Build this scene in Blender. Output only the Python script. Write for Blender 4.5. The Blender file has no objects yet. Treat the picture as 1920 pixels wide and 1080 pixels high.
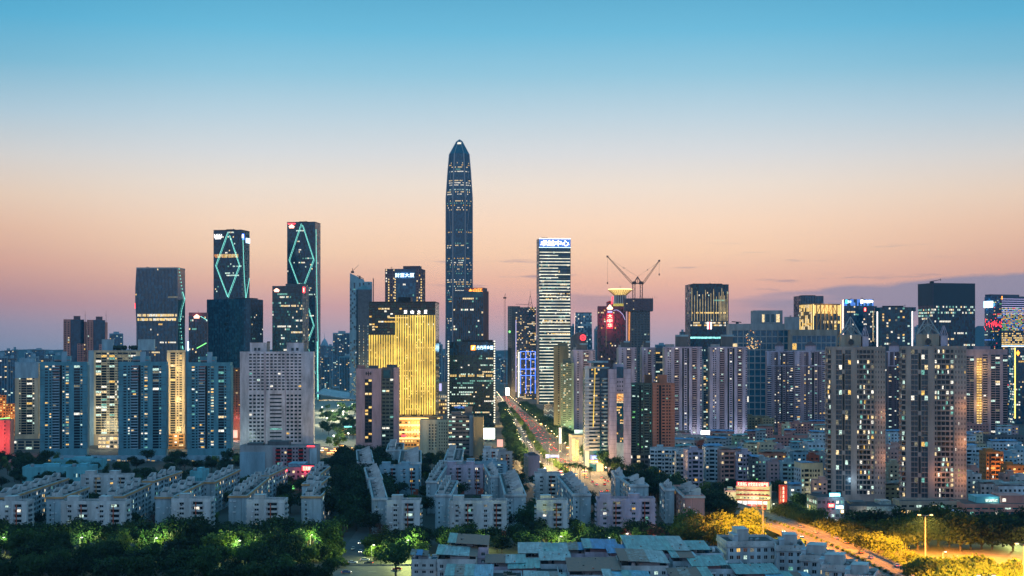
import bpy, math, random
from mathutils import Vector, Matrix
SC = bpy.context.scene
COL = SC.collection
R = math.radians
rnd = random.Random(7)
# ------------------------------------------------------------------ camera, sky, sun, exposure
FPX, CAMZ, HOR = 2667.0, 105.0, 655.0
cam = bpy.data.cameras.new("camera")
cam.sensor_width = 36.0
cam.lens = 36.0 * FPX / 1920.0
cam.shift_y = (HOR - 540.0) / 1920.0
cam.clip_start, cam.clip_end = 1.0, 40000.0
camo = bpy.data.objects.new("camera", cam)
COL.objects.link(camo)
camo.location = (0, 0, CAMZ)
camo.rotation_euler = (R(90), 0, 0)
SC.camera = camo
SC.view_settings.view_transform = 'Standard'
SC.view_settings.look = 'None'
SC.view_settings.exposure = 0.0
SC.view_settings.gamma = 1.0
SC.render.engine = 'CYCLES'
SC.cycles.use_denoising = True
SC.cycles.max_bounces = 5
SC.cycles.diffuse_bounces = 2
SC.cycles.glossy_bounces = 2
SC.cycles.transparent_max_bounces = 6
SC.cycles.volume_bounces = 0
SC.cycles.sample_clamp_indirect = 2.0
SC.cycles.sample_clamp_direct = 8.0
SC.cycles.use_light_tree = True

def s2l(c):
    return tuple(x / 12.92 if x <= 0.04045 else ((x + 0.055) / 1.055) ** 2.4 for x in c)
def hexl(h):
    h = h.lstrip('#')
    return s2l(tuple(int(h[i:i + 2], 16) / 255 for i in (0, 2, 4)))
def rgb(r, g, b):
    return s2l((r / 255, g / 255, b / 255)) + (1,)

SUN_EL, SUN_AZ = R(0.6), R(4.0)          # the sun has just gone down beyond the towers
w = bpy.data.worlds.new("World"); SC.world = w; w.use_nodes = True
nt = w.node_tree; N = nt.nodes; L = nt.links; N.clear()
def nd(t, **k):
    n = N.new(t)
    for a, v in k.items(): setattr(n, a, v)
    return n
def mth(op, a, b=None, clamp=False):
    n = nd('ShaderNodeMath', operation=op); n.use_clamp = clamp
    for i, v in enumerate((a, b)):
        if v is None: continue
        if isinstance(v, (int, float)): n.inputs[i].default_value = v
        else: L.new(v, n.inputs[i])
    return n.outputs[0]
def ramp(fac, stops, interp='B_SPLINE'):
    n = nd('ShaderNodeValToRGB'); cr = n.color_ramp; cr.interpolation = interp
    while len(cr.elements) < len(stops): cr.elements.new(0.5)
    for e, (p, c) in zip(cr.elements, stops): e.position = p; e.color = c
    L.new(fac, n.inputs[0]); return n.outputs[0]
def mixc(f, a, b, mode='MIX'):
    n = nd('ShaderNodeMix', data_type='RGBA', blend_type=mode)
    if isinstance(f, (int, float)): n.inputs[0].default_value = f
    else: L.new(f, n.inputs[0])
    for i, v in ((6, a), (7, b)):
        if isinstance(v, tuple): n.inputs[i].default_value = v
        else: L.new(v, n.inputs[i])
    return n.outputs[2]
tc = nd('ShaderNodeTexCoord')
sx = nd('ShaderNodeSeparateXYZ'); L.new(tc.outputs['Generated'], sx.inputs[0])
dx, dy, dz = sx.outputs
def smooth(v, a, b):
    n = nd('ShaderNodeMapRange', interpolation_type='SMOOTHSTEP')
    n.inputs[1].default_value = a; n.inputs[2].default_value = b; L.new(v, n.inputs[0]); return n.outputs[0]
AIR = 3.2e-5                              # thin dusk haze, per metre
zq = mth('DIVIDE', mth('MAXIMUM', dz, 0.0), 0.30, True)
def st(rows):
    out = []
    for py, c in rows:
        t = (655 - py) / FPX; s_ = t / math.sqrt(1 + t * t); T_ = math.exp(-AIR * min(7900, 530 / max(s_, .01))); c = rgb(*c)
        out.append((min(1, s_ / 0.30), tuple((c[i] - (1 - T_) * (.17, .27, .35)[i]) / T_ for i in range(3)) + (1,)))   # the air in front dims and tints it
    return out
west = ramp(zq, st([(656, (146, 158, 180)), (620, (166, 158, 174)), (575, (194, 160, 164)), (530, (221, 179, 162)), (475, (238, 204, 175)),
                    (420, (242, 214, 189)), (350, (232, 221, 208)), (290, (212, 217, 219)), (220, (184, 209, 221)), (140, (143, 197, 219)),
                    (60, (106, 185, 216)), (-140, (48, 142, 184))]), 'LINEAR')
west_l = ramp(zq, st([(656, (120, 140, 165)), (610, (138, 143, 165)), (560, (170, 140, 148)), (500, (206, 160, 146)), (440, (220, 180, 157)),
                      (380, (225, 199, 177)), (310, (208, 205, 201)), (230, (170, 197, 211)), (140, (118, 180, 206)),
                      (60, (88, 171, 206)), (-140, (40, 132, 174))]), 'LINEAR')
az = mth('ARCTAN2', dx, dy)
gl = mixc(smooth(az, -0.16, -0.42), west, west_l)
gl = mixc(mth('MULTIPLY', smooth(az, 0.12, 0.40), 0.75), gl, west_l)
# thin cloud bars and the mauve bank low on the right
cv = nd('ShaderNodeCombineXYZ'); L.new(mth('MULTIPLY', az, 9.0), cv.inputs[0]); L.new(mth('MULTIPLY', dz, 95.0), cv.inputs[1])
nz = nd('ShaderNodeTexNoise'); nz.inputs['Scale'].default_value = 1.6; nz.inputs['Detail'].default_value = 5; L.new(cv.outputs[0], nz.inputs['Vector'])
band = mth('MULTIPLY', smooth(dz, 0.030, 0.048), smooth(dz, 0.082, 0.058))
bars = mth('MULTIPLY', mth('MULTIPLY', smooth(nz.outputs[0], 0.57, 0.72), band), smooth(az, -0.12, 0.0))
gl = mixc(mth('MULTIPLY', bars, 0.75), gl, rgb(150, 138, 156))
cv2 = nd('ShaderNodeCombineXYZ'); L.new(mth('MULTIPLY', az, 14.0), cv2.inputs[0]); L.new(mth('MULTIPLY', dz, 30.0), cv2.inputs[1])
nz2 = nd('ShaderNodeTexNoise'); nz2.inputs['Scale'].default_value = 1.3; nz2.inputs['Detail'].default_value = 6; L.new(cv2.outputs[0], nz2.inputs['Vector'])
edge = mth('ADD', mth('ADD', 0.0385, mth('MULTIPLY', mth('SUBTRACT', az, 0.17), 0.075)), mth('MULTIPLY', mth('SUBTRACT', nz2.outputs[0], 0.5), 0.012))
under = smooth(mth('SUBTRACT', edge, dz), -0.0012, 0.0025)
bank = mth('MULTIPLY', mth('MULTIPLY', under, smooth(az, 0.125, 0.19)), smooth(dz, 0.004, 0.026))
pk = nd('ShaderNodeTexNoise'); pk.inputs['Scale'].default_value = 0.9; pk.inputs['Detail'].default_value = 4; L.new(cv.outputs[0], pk.inputs['Vector'])
bankc = mixc(smooth(pk.outputs[0], 0.5, 0.66), rgb(142, 142, 166), rgb(176, 155, 168))
gl = mixc(mth('MULTIPLY', bank, 0.9), gl, bankc)
edge2 = mth('ADD', 0.0405, mth('MULTIPLY', mth('SUBTRACT', nz2.outputs[0], 0.5), 0.014))
bank2 = mth('MULTIPLY', mth('MULTIPLY', smooth(mth('SUBTRACT', edge2, dz), -0.001, 0.003), smooth(dz, 0.022, 0.033)), mth('MULTIPLY', smooth(az, 0.028, 0.05), smooth(az, 0.10, 0.065)))
gl = mixc(mth('MULTIPLY', bank2, 0.7), gl, rgb(165, 146, 160))
# the eastern half of the dome, behind the camera: belt of dusk under deep blue
zb = mth('MAXIMUM', dz, 0.0)
east = ramp(zb, [(0.0, (0.32, 0.42, 0.60, 1)), (0.10, (0.58, 0.58, 0.76, 1)), (0.25, (0.52, 0.68, 0.94, 1)), (0.55, (0.28, 0.64, 0.92, 1)), (1.0, (0.13, 0.50, 0.78, 1))], 'LINEAR')
hi = ramp(zb, [(0.0, (0.1, 0.4, 0.6, 1)), (0.3, (0.03, 0.22, 0.37, 1)), (1.0, (0.13, 0.50, 0.78, 1))], 'LINEAR')
gl = mixc(smooth(dz, 0.27, 0.36), gl, hi)
dome = mixc(smooth(dy, -0.1, 0.45), east, gl)
sky = nd('ShaderNodeTexSky', sky_type='NISHITA'); sky.sun_disc = False
sky.sun_elevation = SUN_EL; sky.sun_rotation = SUN_AZ; sky.air_density = 1.0; sky.dust_density = 1.5; sky.ozone_density = 3.0
skym = mixc(1.0, sky.outputs[0], (0.02, 0.02, 0.02, 1), 'MULTIPLY')
tot = mixc(1.0, dome, skym, 'ADD')
bg = nd('ShaderNodeBackground'); L.new(tot, bg.inputs[0]); bg.inputs[1].default_value = 1.0
wo = nd('ShaderNodeOutputWorld'); L.new(bg.outputs[0], wo.inputs[0])
sl = bpy.data.lights.new("sun", 'SUN'); sl.energy = 0.12; sl.color = (1.0, 0.66, 0.5); sl.angle = R(12)
so = bpy.data.objects.new("sun", sl); COL.objects.link(so); so.rotation_euler = (R(90) - SUN_EL, 0, R(180) - SUN_AZ)

# ------------------------------------------------------------------ materials
MATS = {}
def _new(name):
    m = bpy.data.materials.new(name); m.use_nodes = True; t = m.node_tree; t.nodes.clear()
    o = t.nodes.new('ShaderNodeOutputMaterial'); b = t.nodes.new('ShaderNodeBsdfPrincipled'); t.links.new(b.outputs[0], o.inputs[0])
    return m, t, b
def surf(key, c, rough=0.8, var=0.24, scale=0.16, metal=0.0, streak=True, ior=None, spec=None):
    """painted / rendered / metal surface, tint broken up by dirt with a shape of its own"""
    if key in MATS: return key
    m, t, b = _new(key); n = t.nodes; l = t.links
    if isinstance(c, str): c = hexl(c)
    g = n.new('ShaderNodeTexCoord'); mp = n.new('ShaderNodeMapping'); mp.inputs['Scale'].default_value = (1, 1, 0.22 if streak else 1)
    l.new(g.outputs['Object'], mp.inputs[0])
    a = n.new('ShaderNodeTexNoise'); a.inputs['Scale'].default_value = scale; a.inputs['Detail'].default_value = 6; a.inputs['Roughness'].default_value = 0.65
    l.new(mp.outputs[0], a.inputs['Vector'])
    r = n.new('ShaderNodeValToRGB'); r.color_ramp.elements[0].position = 0.32; r.color_ramp.elements[1].position = 0.68
    r.color_ramp.elements[0].color = tuple(x * (1 - var * 1.4) for x in c[:3]) + (1,)
    r.color_ramp.elements[1].color = tuple(min(1, x * (1 + var * .6)) for x in c[:3]) + (1,)
    l.new(a.outputs[0], r.inputs[0]); l.new(r.outputs[0], b.inputs['Base Color'])
    b.inputs['Roughness'].default_value = rough; b.inputs['Metallic'].default_value = metal
    if ior: b.inputs['IOR'].default_value = ior
    if spec is not None: b.inputs['Specular IOR Level'].default_value = spec
    MATS[key] = m; return key
def glass(key, c, rough=0.12, ior=1.6):
    if key in MATS: return key
    m, t, b = _new(key); n = t.nodes; l = t.links
    g = n.new('ShaderNodeTexCoord'); a = n.new('ShaderNodeTexNoise'); a.inputs['Scale'].default_value = 0.25; a.inputs['Detail'].default_value = 3
    l.new(g.outputs['Object'], a.inputs['Vector'])
    r = n.new('ShaderNodeValToRGB'); r.color_ramp.elements[0].position = .35; r.color_ramp.elements[1].position = .65
    r.color_ramp.elements[0].color = tuple(x * .6 for x in c) + (1,); r.color_ramp.elements[1].color = tuple(x * 1.3 for x in c) + (1,)
    l.new(a.outputs[0], r.inputs[0]); l.new(r.outputs[0], b.inputs['Base Color'])
    b.inputs['Roughness'].default_value = rough; b.inputs['IOR'].default_value = ior
    MATS[key] = m; return key
def lamp_mat(key, c, s, var=0.0, scale=1.1, sampled=False):
    """something that gives off light: a lit room (uneven: curtains, furniture), neon, a lamp"""
    if key in MATS: return key
    m, t, b = _new(key); n = t.nodes; l = t.links
    b.inputs['Base Color'].default_value = (0.02, 0.02, 0.02, 1); b.inputs['Roughness'].default_value = 0.4
    b.inputs['Emission Color'].default_value = tuple(c) + (1,); b.inputs['Emission Strength'].default_value = s
    if var:
        g = n.new('ShaderNodeNewGeometry'); a = n.new('ShaderNodeTexNoise'); a.inputs['Scale'].default_value = scale; a.inputs['Detail'].default_value = 3
        l.new(g.outputs['Position'], a.inputs['Vector'])
        r = n.new('ShaderNodeMapRange'); r.inputs[1].default_value = .34; r.inputs[2].default_value = .62
        r.inputs[3].default_value = s * (1 - var); r.inputs[4].default_value = s * (1 + var * .5)
        l.new(a.outputs[0], r.inputs[0]); l.new(r.outputs[0], b.inputs['Emission Strength'])
    m.cycles.emission_sampling = 'AUTO' if sampled else 'NONE'
    MATS[key] = m; return key
lamp_mat('l_warm', (1, .74, .38), 1.25, .8); lamp_mat('l_yel', (1, .58, .13), 1.15, .8); lamp_mat('l_cool', (.72, 1, .86), 1.0, .8)
lamp_mat('l_white', (1, .93, .78), 1.3, .7); lamp_mat('l_teal', (.25, .75, .62), .65, .8); lamp_mat('l_dim', (.55, .5, .32), .35, .8)
lamp_mat('l_org', (1, .36, .08), 1.0, .7); lamp_mat('l_gold', (1, .66, .2), 1.35, .5); lamp_mat('l_green', (.3, 1, .3), .7, .7); lamp_mat('l_red', (1, .06, .05), 1.2, .4)
lamp_mat('l_blue', (.1, .3, 1), .9, .5)
lamp_mat('n_red', (1, .035, .05), 4.5); lamp_mat('n_redw', (1, .45, .3), 4.0); lamp_mat('n_cyan', (.26, .95, .82), 1.8); lamp_mat('n_white', (1, .97, .95), 4.0)
lamp_mat('n_blue', (.08, .22, 1), 3.0); lamp_mat('n_iceblue', (.5, .75, 1), 3.5); lamp_mat('n_orange', (1, .3, .03), 4.0); lamp_mat('n_yel', (1, .66, .10), 1.25, .4, .06)
lamp_mat('n_green', (.25, 1, .25), 2.0); lamp_mat('n_gold', (1, .68, .22), 2.2); lamp_mat('n_pale', (1, .96, .72), 1.6); lamp_mat('n_pink', (1, .3, .6), 2.0)
lamp_mat('n_sodium', (1, .52, .12), 25.0); lamp_mat('n_lampwhite', (1, .95, .8), 14.0); lamp_mat('n_head', (1, .9, .65), 9.0); lamp_mat('n_tail', (1, .05, .02), 6.0)
lamp_mat('n_pinkwarm', (1, .5, .4), 1.2); lamp_mat('n_aqua', (.1, .75, 1), 2.2); lamp_mat('n_lav', (.6, .55, 1), 1.2)
glass('g_navy', (.003, .042, .085)); glass('g_teal', (.003, .062, .085)); glass('g_black', (.005, .018, .028)); glass('g_blue', (.012, .085, .15))
glass('g_slate', (.03, .05, .07), .2); glass('g_pane', (.012, .02, .028), .1, 1.5); glass('g_green', (.012, .04, .032)); glass('g_brown', (.02, .016, .01))
glass('g_pang', (.008, .075, .14), .25)
for k, c in dict(w_white='#b0b6bb', w_cool='#a9b9c6', w_teal='#528b9d', w_bluegrey='#7b9db0', w_beige='#b5a78f', w_cream='#c8bb9c', w_grey='#8d9298', w_dgrey='#55595f',
                 w_mauve='#9b8590', w_pink='#b98d86', w_rose='#a5736e', w_brick='#b06f58', w_brown='#6b4a3b', w_orange='#b9763c', w_tan='#a98255', w_olive='#77725a',
                 w_slab='#c4bcc6', w_tower='#968784', w_stone='#91887f', w_dkgreen='#55645d', w_terra='#9c4a33', w_trim='#b08a62', w_conc='#77787a', w_black='#1d2024', w_lilac='#aca0b4',
                 w_red='#a01e22', w_greenwall='#7f927c', w_dkmauve='#5b4a55', w_bluewash='#98aebb').items():
    surf(k, c, var=.36 if k in ('w_white', 'w_bluewash', 'w_cool', 'w_slab', 'w_lilac') else .26)
surf('metal_dark', (.02, .025, .03), .45, .1, 1, .6); surf('metal_grey', (.25, .27, .3), .4, .1, 1, .5); surf('metal_white', '#c4ccd4', .5, .08, 1)
surf('crane_steel', (.10, .045, .035), .6, .2, .5)
surf('roof_flat', (.045, .052, .06), .9, .35, .2, streak=False); surf('roof_dark', (.035, .04, .05), .9, .3, .2, streak=False)
def tin(key, c, rust=0.0):
    surf(key, c, .45, .12, .25, .0, False)
    m = MATS[key]; t = m.node_tree; n = t.nodes; l = t.links
    b = [x for x in n if x.type == 'BSDF_PRINCIPLED'][0]; g = n.new('ShaderNodeTexCoord')
    wv = n.new('ShaderNodeTexWave'); wv.inputs['Scale'].default_value = .9; wv.inputs['Distortion'].default_value = .4; l.new(g.outputs['Object'], wv.inputs['Vector'])
    bp = n.new('ShaderNodeBump'); bp.inputs['Strength'].default_value = .5; bp.inputs['Distance'].default_value = .08; l.new(wv.outputs[0], bp.inputs['Height']); l.new(bp.outputs[0], b.inputs['Normal'])
    old = b.inputs['Base Color'].links[0].from_socket
    mp = n.new('ShaderNodeMapping'); mp.inputs['Scale'].default_value = (1.1, .07, 1); l.new(g.outputs['Object'], mp.inputs[0]); sn = n.new('ShaderNodeTexNoise'); sn.inputs['Scale'].default_value = 1.0; sn.inputs['Detail'].default_value = 5; l.new(mp.outputs[0], sn.inputs['Vector']); sr = n.new('ShaderNodeMapRange'); sr.inputs[1].default_value = .35; sr.inputs[2].default_value = .65; sr.inputs[3].default_value = .5; sr.inputs[4].default_value = 1.15; l.new(sn.outputs[0], sr.inputs[0]); sm = n.new('ShaderNodeMix'); sm.data_type = 'RGBA'; sm.blend_type = 'MULTIPLY'; sm.inputs[0].default_value = 1; l.new(old, sm.inputs[6]); l.new(sr.outputs[0], sm.inputs[7]); old = sm.outputs[2]
    a = n.new('ShaderNodeTexNoise'); a.inputs['Scale'].default_value = .5; a.inputs['Detail'].default_value = 8; l.new(g.outputs['Object'], a.inputs['Vector'])
    r = n.new('ShaderNodeMapRange'); r.inputs[1].default_value = .53 - rust; r.inputs[2].default_value = .70 - rust; l.new(a.outputs[0], r.inputs[0])
    x = n.new('ShaderNodeMix'); x.data_type = 'RGBA'; l.new(r.outputs[0], x.inputs[0]); l.new(old, x.inputs[6]); x.inputs[7].default_value = (.12, .05, .03, 1) if rust > .05 else (c[0] * .5, c[1] * .5, c[2] * .5, 1)
    l.new(x.outputs[2], b.inputs['Base Color'])
tin('tin_teal', (.13, .33, .35), .04); tin('tin_blue', (.04, .20, .44)); tin('tin_pale', (.27, .38, .41), .04); tin('tin_rust', (.10, .05, .04), .16); tin('tin_grey', (.20, .22, .22), .1)
tin('tin_sky', (.13, .33, .46)); tin('tin_green', (.12, .33, .33))

# ------------------------------------------------------------------ geometry helpers
def PX(px, Y): return (px - 960.0) / FPX * Y
def PZ(py, Y): return CAMZ + (HOR - py) / FPX * Y
def PY(py, z=0.0): return (CAMZ - z) * FPX / (py - HOR)
class Face:
    """a wall plane: u to the right, v up (metres), n outward"""
    def __init__(s, A, B, C, D):
        s.A, s.B, s.C, s.D = map(Vector, (A, B, C, D)); s.u = (s.B - s.A).normalized()
        s.n = (s.B - s.A).cross(s.D - s.A).normalized(); s.W = (s.B - s.A).length; s.H = (s.D - s.A).length
        s.ang = math.atan2(s.u.y, s.u.x)
    def p(s, u, v, n=0.0):
        a, b = u / s.W, v / s.H
        return (s.A * (1 - a) + s.B * a) * (1 - b) + (s.D * (1 - a) + s.C * a) * b + s.n * n
class MB:
    def __init__(s): s.v = []; s.f = []; s.m = []
    def quad(s, *p, m='w_grey'):
        i = len(s.v); s.v.extend(tuple(q) for q in p); s.f.append(tuple(range(i, i + len(p)))); s.m.append(m)
    def hexa(s, b, t, m, tm=None, bottom=True):
        """b, t: bottom and top rings counter-clockwise seen from above"""
        i = len(s.v); k = len(b); s.v.extend(tuple(q) for q in b); s.v.extend(tuple(q) for q in t)
        for j in range(k):
            j2 = (j + 1) % k; s.f.append((i + j, i + j2, i + k + j2, i + k + j)); s.m.append(m)
        s.f.append(tuple(i + k + j for j in range(k))); s.m.append(tm or m)
        if bottom: s.f.append(tuple(i + j for j in reversed(range(k)))); s.m.append(m)
    def box(s, x0, x1, y0, y1, z0, z1, m, tm=None):
        r = [(x0, y0), (x1, y0), (x1, y1), (x0, y1)]
        s.hexa([(a, b, z0) for a, b in r], [(a, b, z1) for a, b in r], m, tm)
    def prism(s, poly, z0, z1, m, tm=None): s.hexa([(a, b, z0) for a, b in poly], [(a, b, z1) for a, b in poly], m, tm)
    def fb(s, F, u0, u1, v0, v1, n0, n1, m):
        P = F.p
        s.hexa([P(u0, v0, n1), P(u1, v0, n1), P(u1, v0, n0), P(u0, v0, n0)], [P(u0, v1, n1), P(u1, v1, n1), P(u1, v1, n0), P(u0, v1, n0)], m)
    def fq(s, F, u0, u1, v0, v1, n, m): s.quad(F.p(u0, v0, n), F.p(u1, v0, n), F.p(u1, v1, n), F.p(u0, v1, n), m=m)
    def tube(s, p, q, r, m, k=6, r2=None):
        p, q = Vector(p), Vector(q); d = (q - p).normalized(); a = d.orthogonal().normalized(); b = d.cross(a); r2 = r if r2 is None else r2
        ring = lambda c, rr: [c + (a * math.cos(2 * math.pi * i / k) + b * math.sin(2 * math.pi * i / k)) * rr for i in range(k)]
        s.hexa(ring(p, r), ring(q, r2), m)
    def lathe(s, prof, m, k=16, cx=0, cy=0):
        rings = [[(cx + r * math.cos(2 * math.pi * i / k), cy + r * math.sin(2 * math.pi * i / k), z) for i in range(k)] for r, z in prof]
        for a, b in zip(rings, rings[1:]):
            for i in range(k): s.quad(a[i], a[(i + 1) % k], b[(i + 1) % k], b[i], m=m)
        s.quad(*rings[-1], m=m)
    def mesh(s, name):
        me = bpy.data.meshes.new(name); me.from_pydata(s.v, [], s.f)
        ks = list(dict.fromkeys(s.m))
        for k in ks: me.materials.append(MATS[k])
        ix = {k: i for i, k in enumerate(ks)}; me.polygons.foreach_set('material_index', [ix[k] for k in s.m]); me.update(); return me
    def build(s, name, parent=None, **props):
        if not s.f: return None
        o = bpy.data.objects.new(name, s.mesh(name)); COL.objects.link(o); o.parent = parent
        for k, v in props.items(): o[k] = v
        return o
FOOT = []
def spotlight(parent, p, e, c, size=.6, ang=152):
    li = bpy.data.lights.new('lamp_light', 'SPOT'); li.energy = e; li.color = c; li.shadow_soft_size = size; li.spot_size = R(ang); li.spot_blend = .3
    o = bpy.data.objects.new('lamp_light', li); COL.objects.link(o); o.parent = parent; o.location = p
def tag(o, label, cat, group=None):
    o['label'] = label; o['category'] = cat
    if group: o['group'] = group
    return o
def empty(name, loc, rz=0.0):
    o = bpy.data.objects.new(name, None); COL.objects.link(o); o.location = loc; o.rotation_euler = (0, 0, rz); o.empty_display_size = 1; return o
TXT = {}
def text_geo(body):
    if body not in TXT:
        c = bpy.data.curves.new('t', 'FONT'); c.body = body; c.resolution_u = 2; c.extrude = 0.03; c.offset = 0.012
        o = bpy.data.objects.new('t', c); COL.objects.link(o); bpy.context.view_layer.update()
        me = bpy.data.meshes.new_from_object(o.evaluated_get(bpy.context.evaluated_depsgraph_get()))
        vs = [tuple(v.co) for v in me.vertices]; fs = [tuple(p.vertices) for p in me.polygons]
        bpy.data.objects.remove(o); bpy.data.curves.remove(c); bpy.data.meshes.remove(me)
        xs = [v[0] for v in vs]; ys = [v[1] for v in vs]; x0, x1, y0, y1 = min(xs), max(xs), min(ys), max(ys)
        TXT[body] = ([((x - x0) / (y1 - y0), (y - y0) / (y1 - y0), z) for x, y, z in vs], fs, (x1 - x0) / (y1 - y0))
    return TXT[body]
def sign_mb(F, body, u0, u1, v0, v1, m, n=0.6, vertical=False):
    """lettering fitted into a rectangle of a wall plane"""
    mb = MB()
    lets = list(body)[::-1] if vertical else [body]
    for i, t in enumerate(lets):
        vs, fs, asp = text_geo(t); a, b = (v0 + (v1 - v0) * (i + .06) / len(lets), v0 + (v1 - v0) * (i + .94) / len(lets)) if vertical else (v0, v1)
        k = len(mb.v); mb.v.extend(tuple(F.p(u0 + x / asp * (u1 - u0), a + y * (b - a), n + z * 3)) for x, y, z in vs)
        for f in fs: mb.f.append(tuple(k + j for j in f)); mb.m.append(m)
    return mb
QM = {}
def pane_mesh(wd, ht, m, frame):
    key = (round(wd, 1), round(ht, 1), m, frame)
    if key not in QM:
        wd, ht = key[0], key[1]; mb = MB(); a, b = wd / 2, ht / 2
        if frame:
            t = min(.1, wd * .09)
            for x0, x1, z0, z1 in ((-a, a, -b, -b + t), (-a, a, b - t, b), (-a, -a + t, -b + t, b - t), (a - t, a, -b + t, b - t), (-t / 2, t / 2, -b + t, b - t)): mb.box(x0, x1, -.07, 0, z0, z1, frame)
        if frame: QM[key] = mb.mesh('window'); mb = MB()
        mb.quad((-a, -.03, -b), (a, -.03, -b), (a, -.03, b), (-a, -.03, b), m=m)
        me = mb.mesh('window')
        if frame: QM[key, 'pane'] = me
        else: QM[key] = me
    return QM[key]
def box_mesh(wd, dp, ht, m):
    key = (round(wd, 1), round(dp, 1), round(ht, 1), m)
    if key not in QM:
        mb = MB(); mb.box(-key[0] / 2, key[0] / 2, -key[1], 0, 0, key[2], m); mb.box(-key[0] / 2 + .1, key[0] / 2 - .1, -key[1] - .06, -key[1], key[2] - .12, key[2] + .02, m); QM[key] = mb.mesh('balcony')
    return QM[key]
PAL = dict(mix=[('l_warm', 4), ('l_cool', 4), ('l_white', 3), ('l_yel', 2), ('l_teal', 2), ('l_dim', 4)], office=[('l_cool', 4), ('l_white', 4), ('l_teal', 4), ('l_warm', 3)],
           warm=[('l_warm', 5), ('l_yel', 3), ('l_white', 2), ('l_dim', 2)], gold=[('l_gold', 4), ('l_yel', 2), ('l_warm', 2)], green=[('l_green', 3), ('l_teal', 4), ('l_cool', 3)],
           led=[('l_yel', 6), ('l_green', 2), ('l_blue', 4), ('l_red', 1), ('l_cool', 2)])
def pick(pal, r=rnd):
    p = PAL[pal]; t = r.uniform(0, sum(x[1] for x in p))
    for k, wt in p:
        t -= wt
        if t <= 0: return k
    return p[-1][0]

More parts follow.
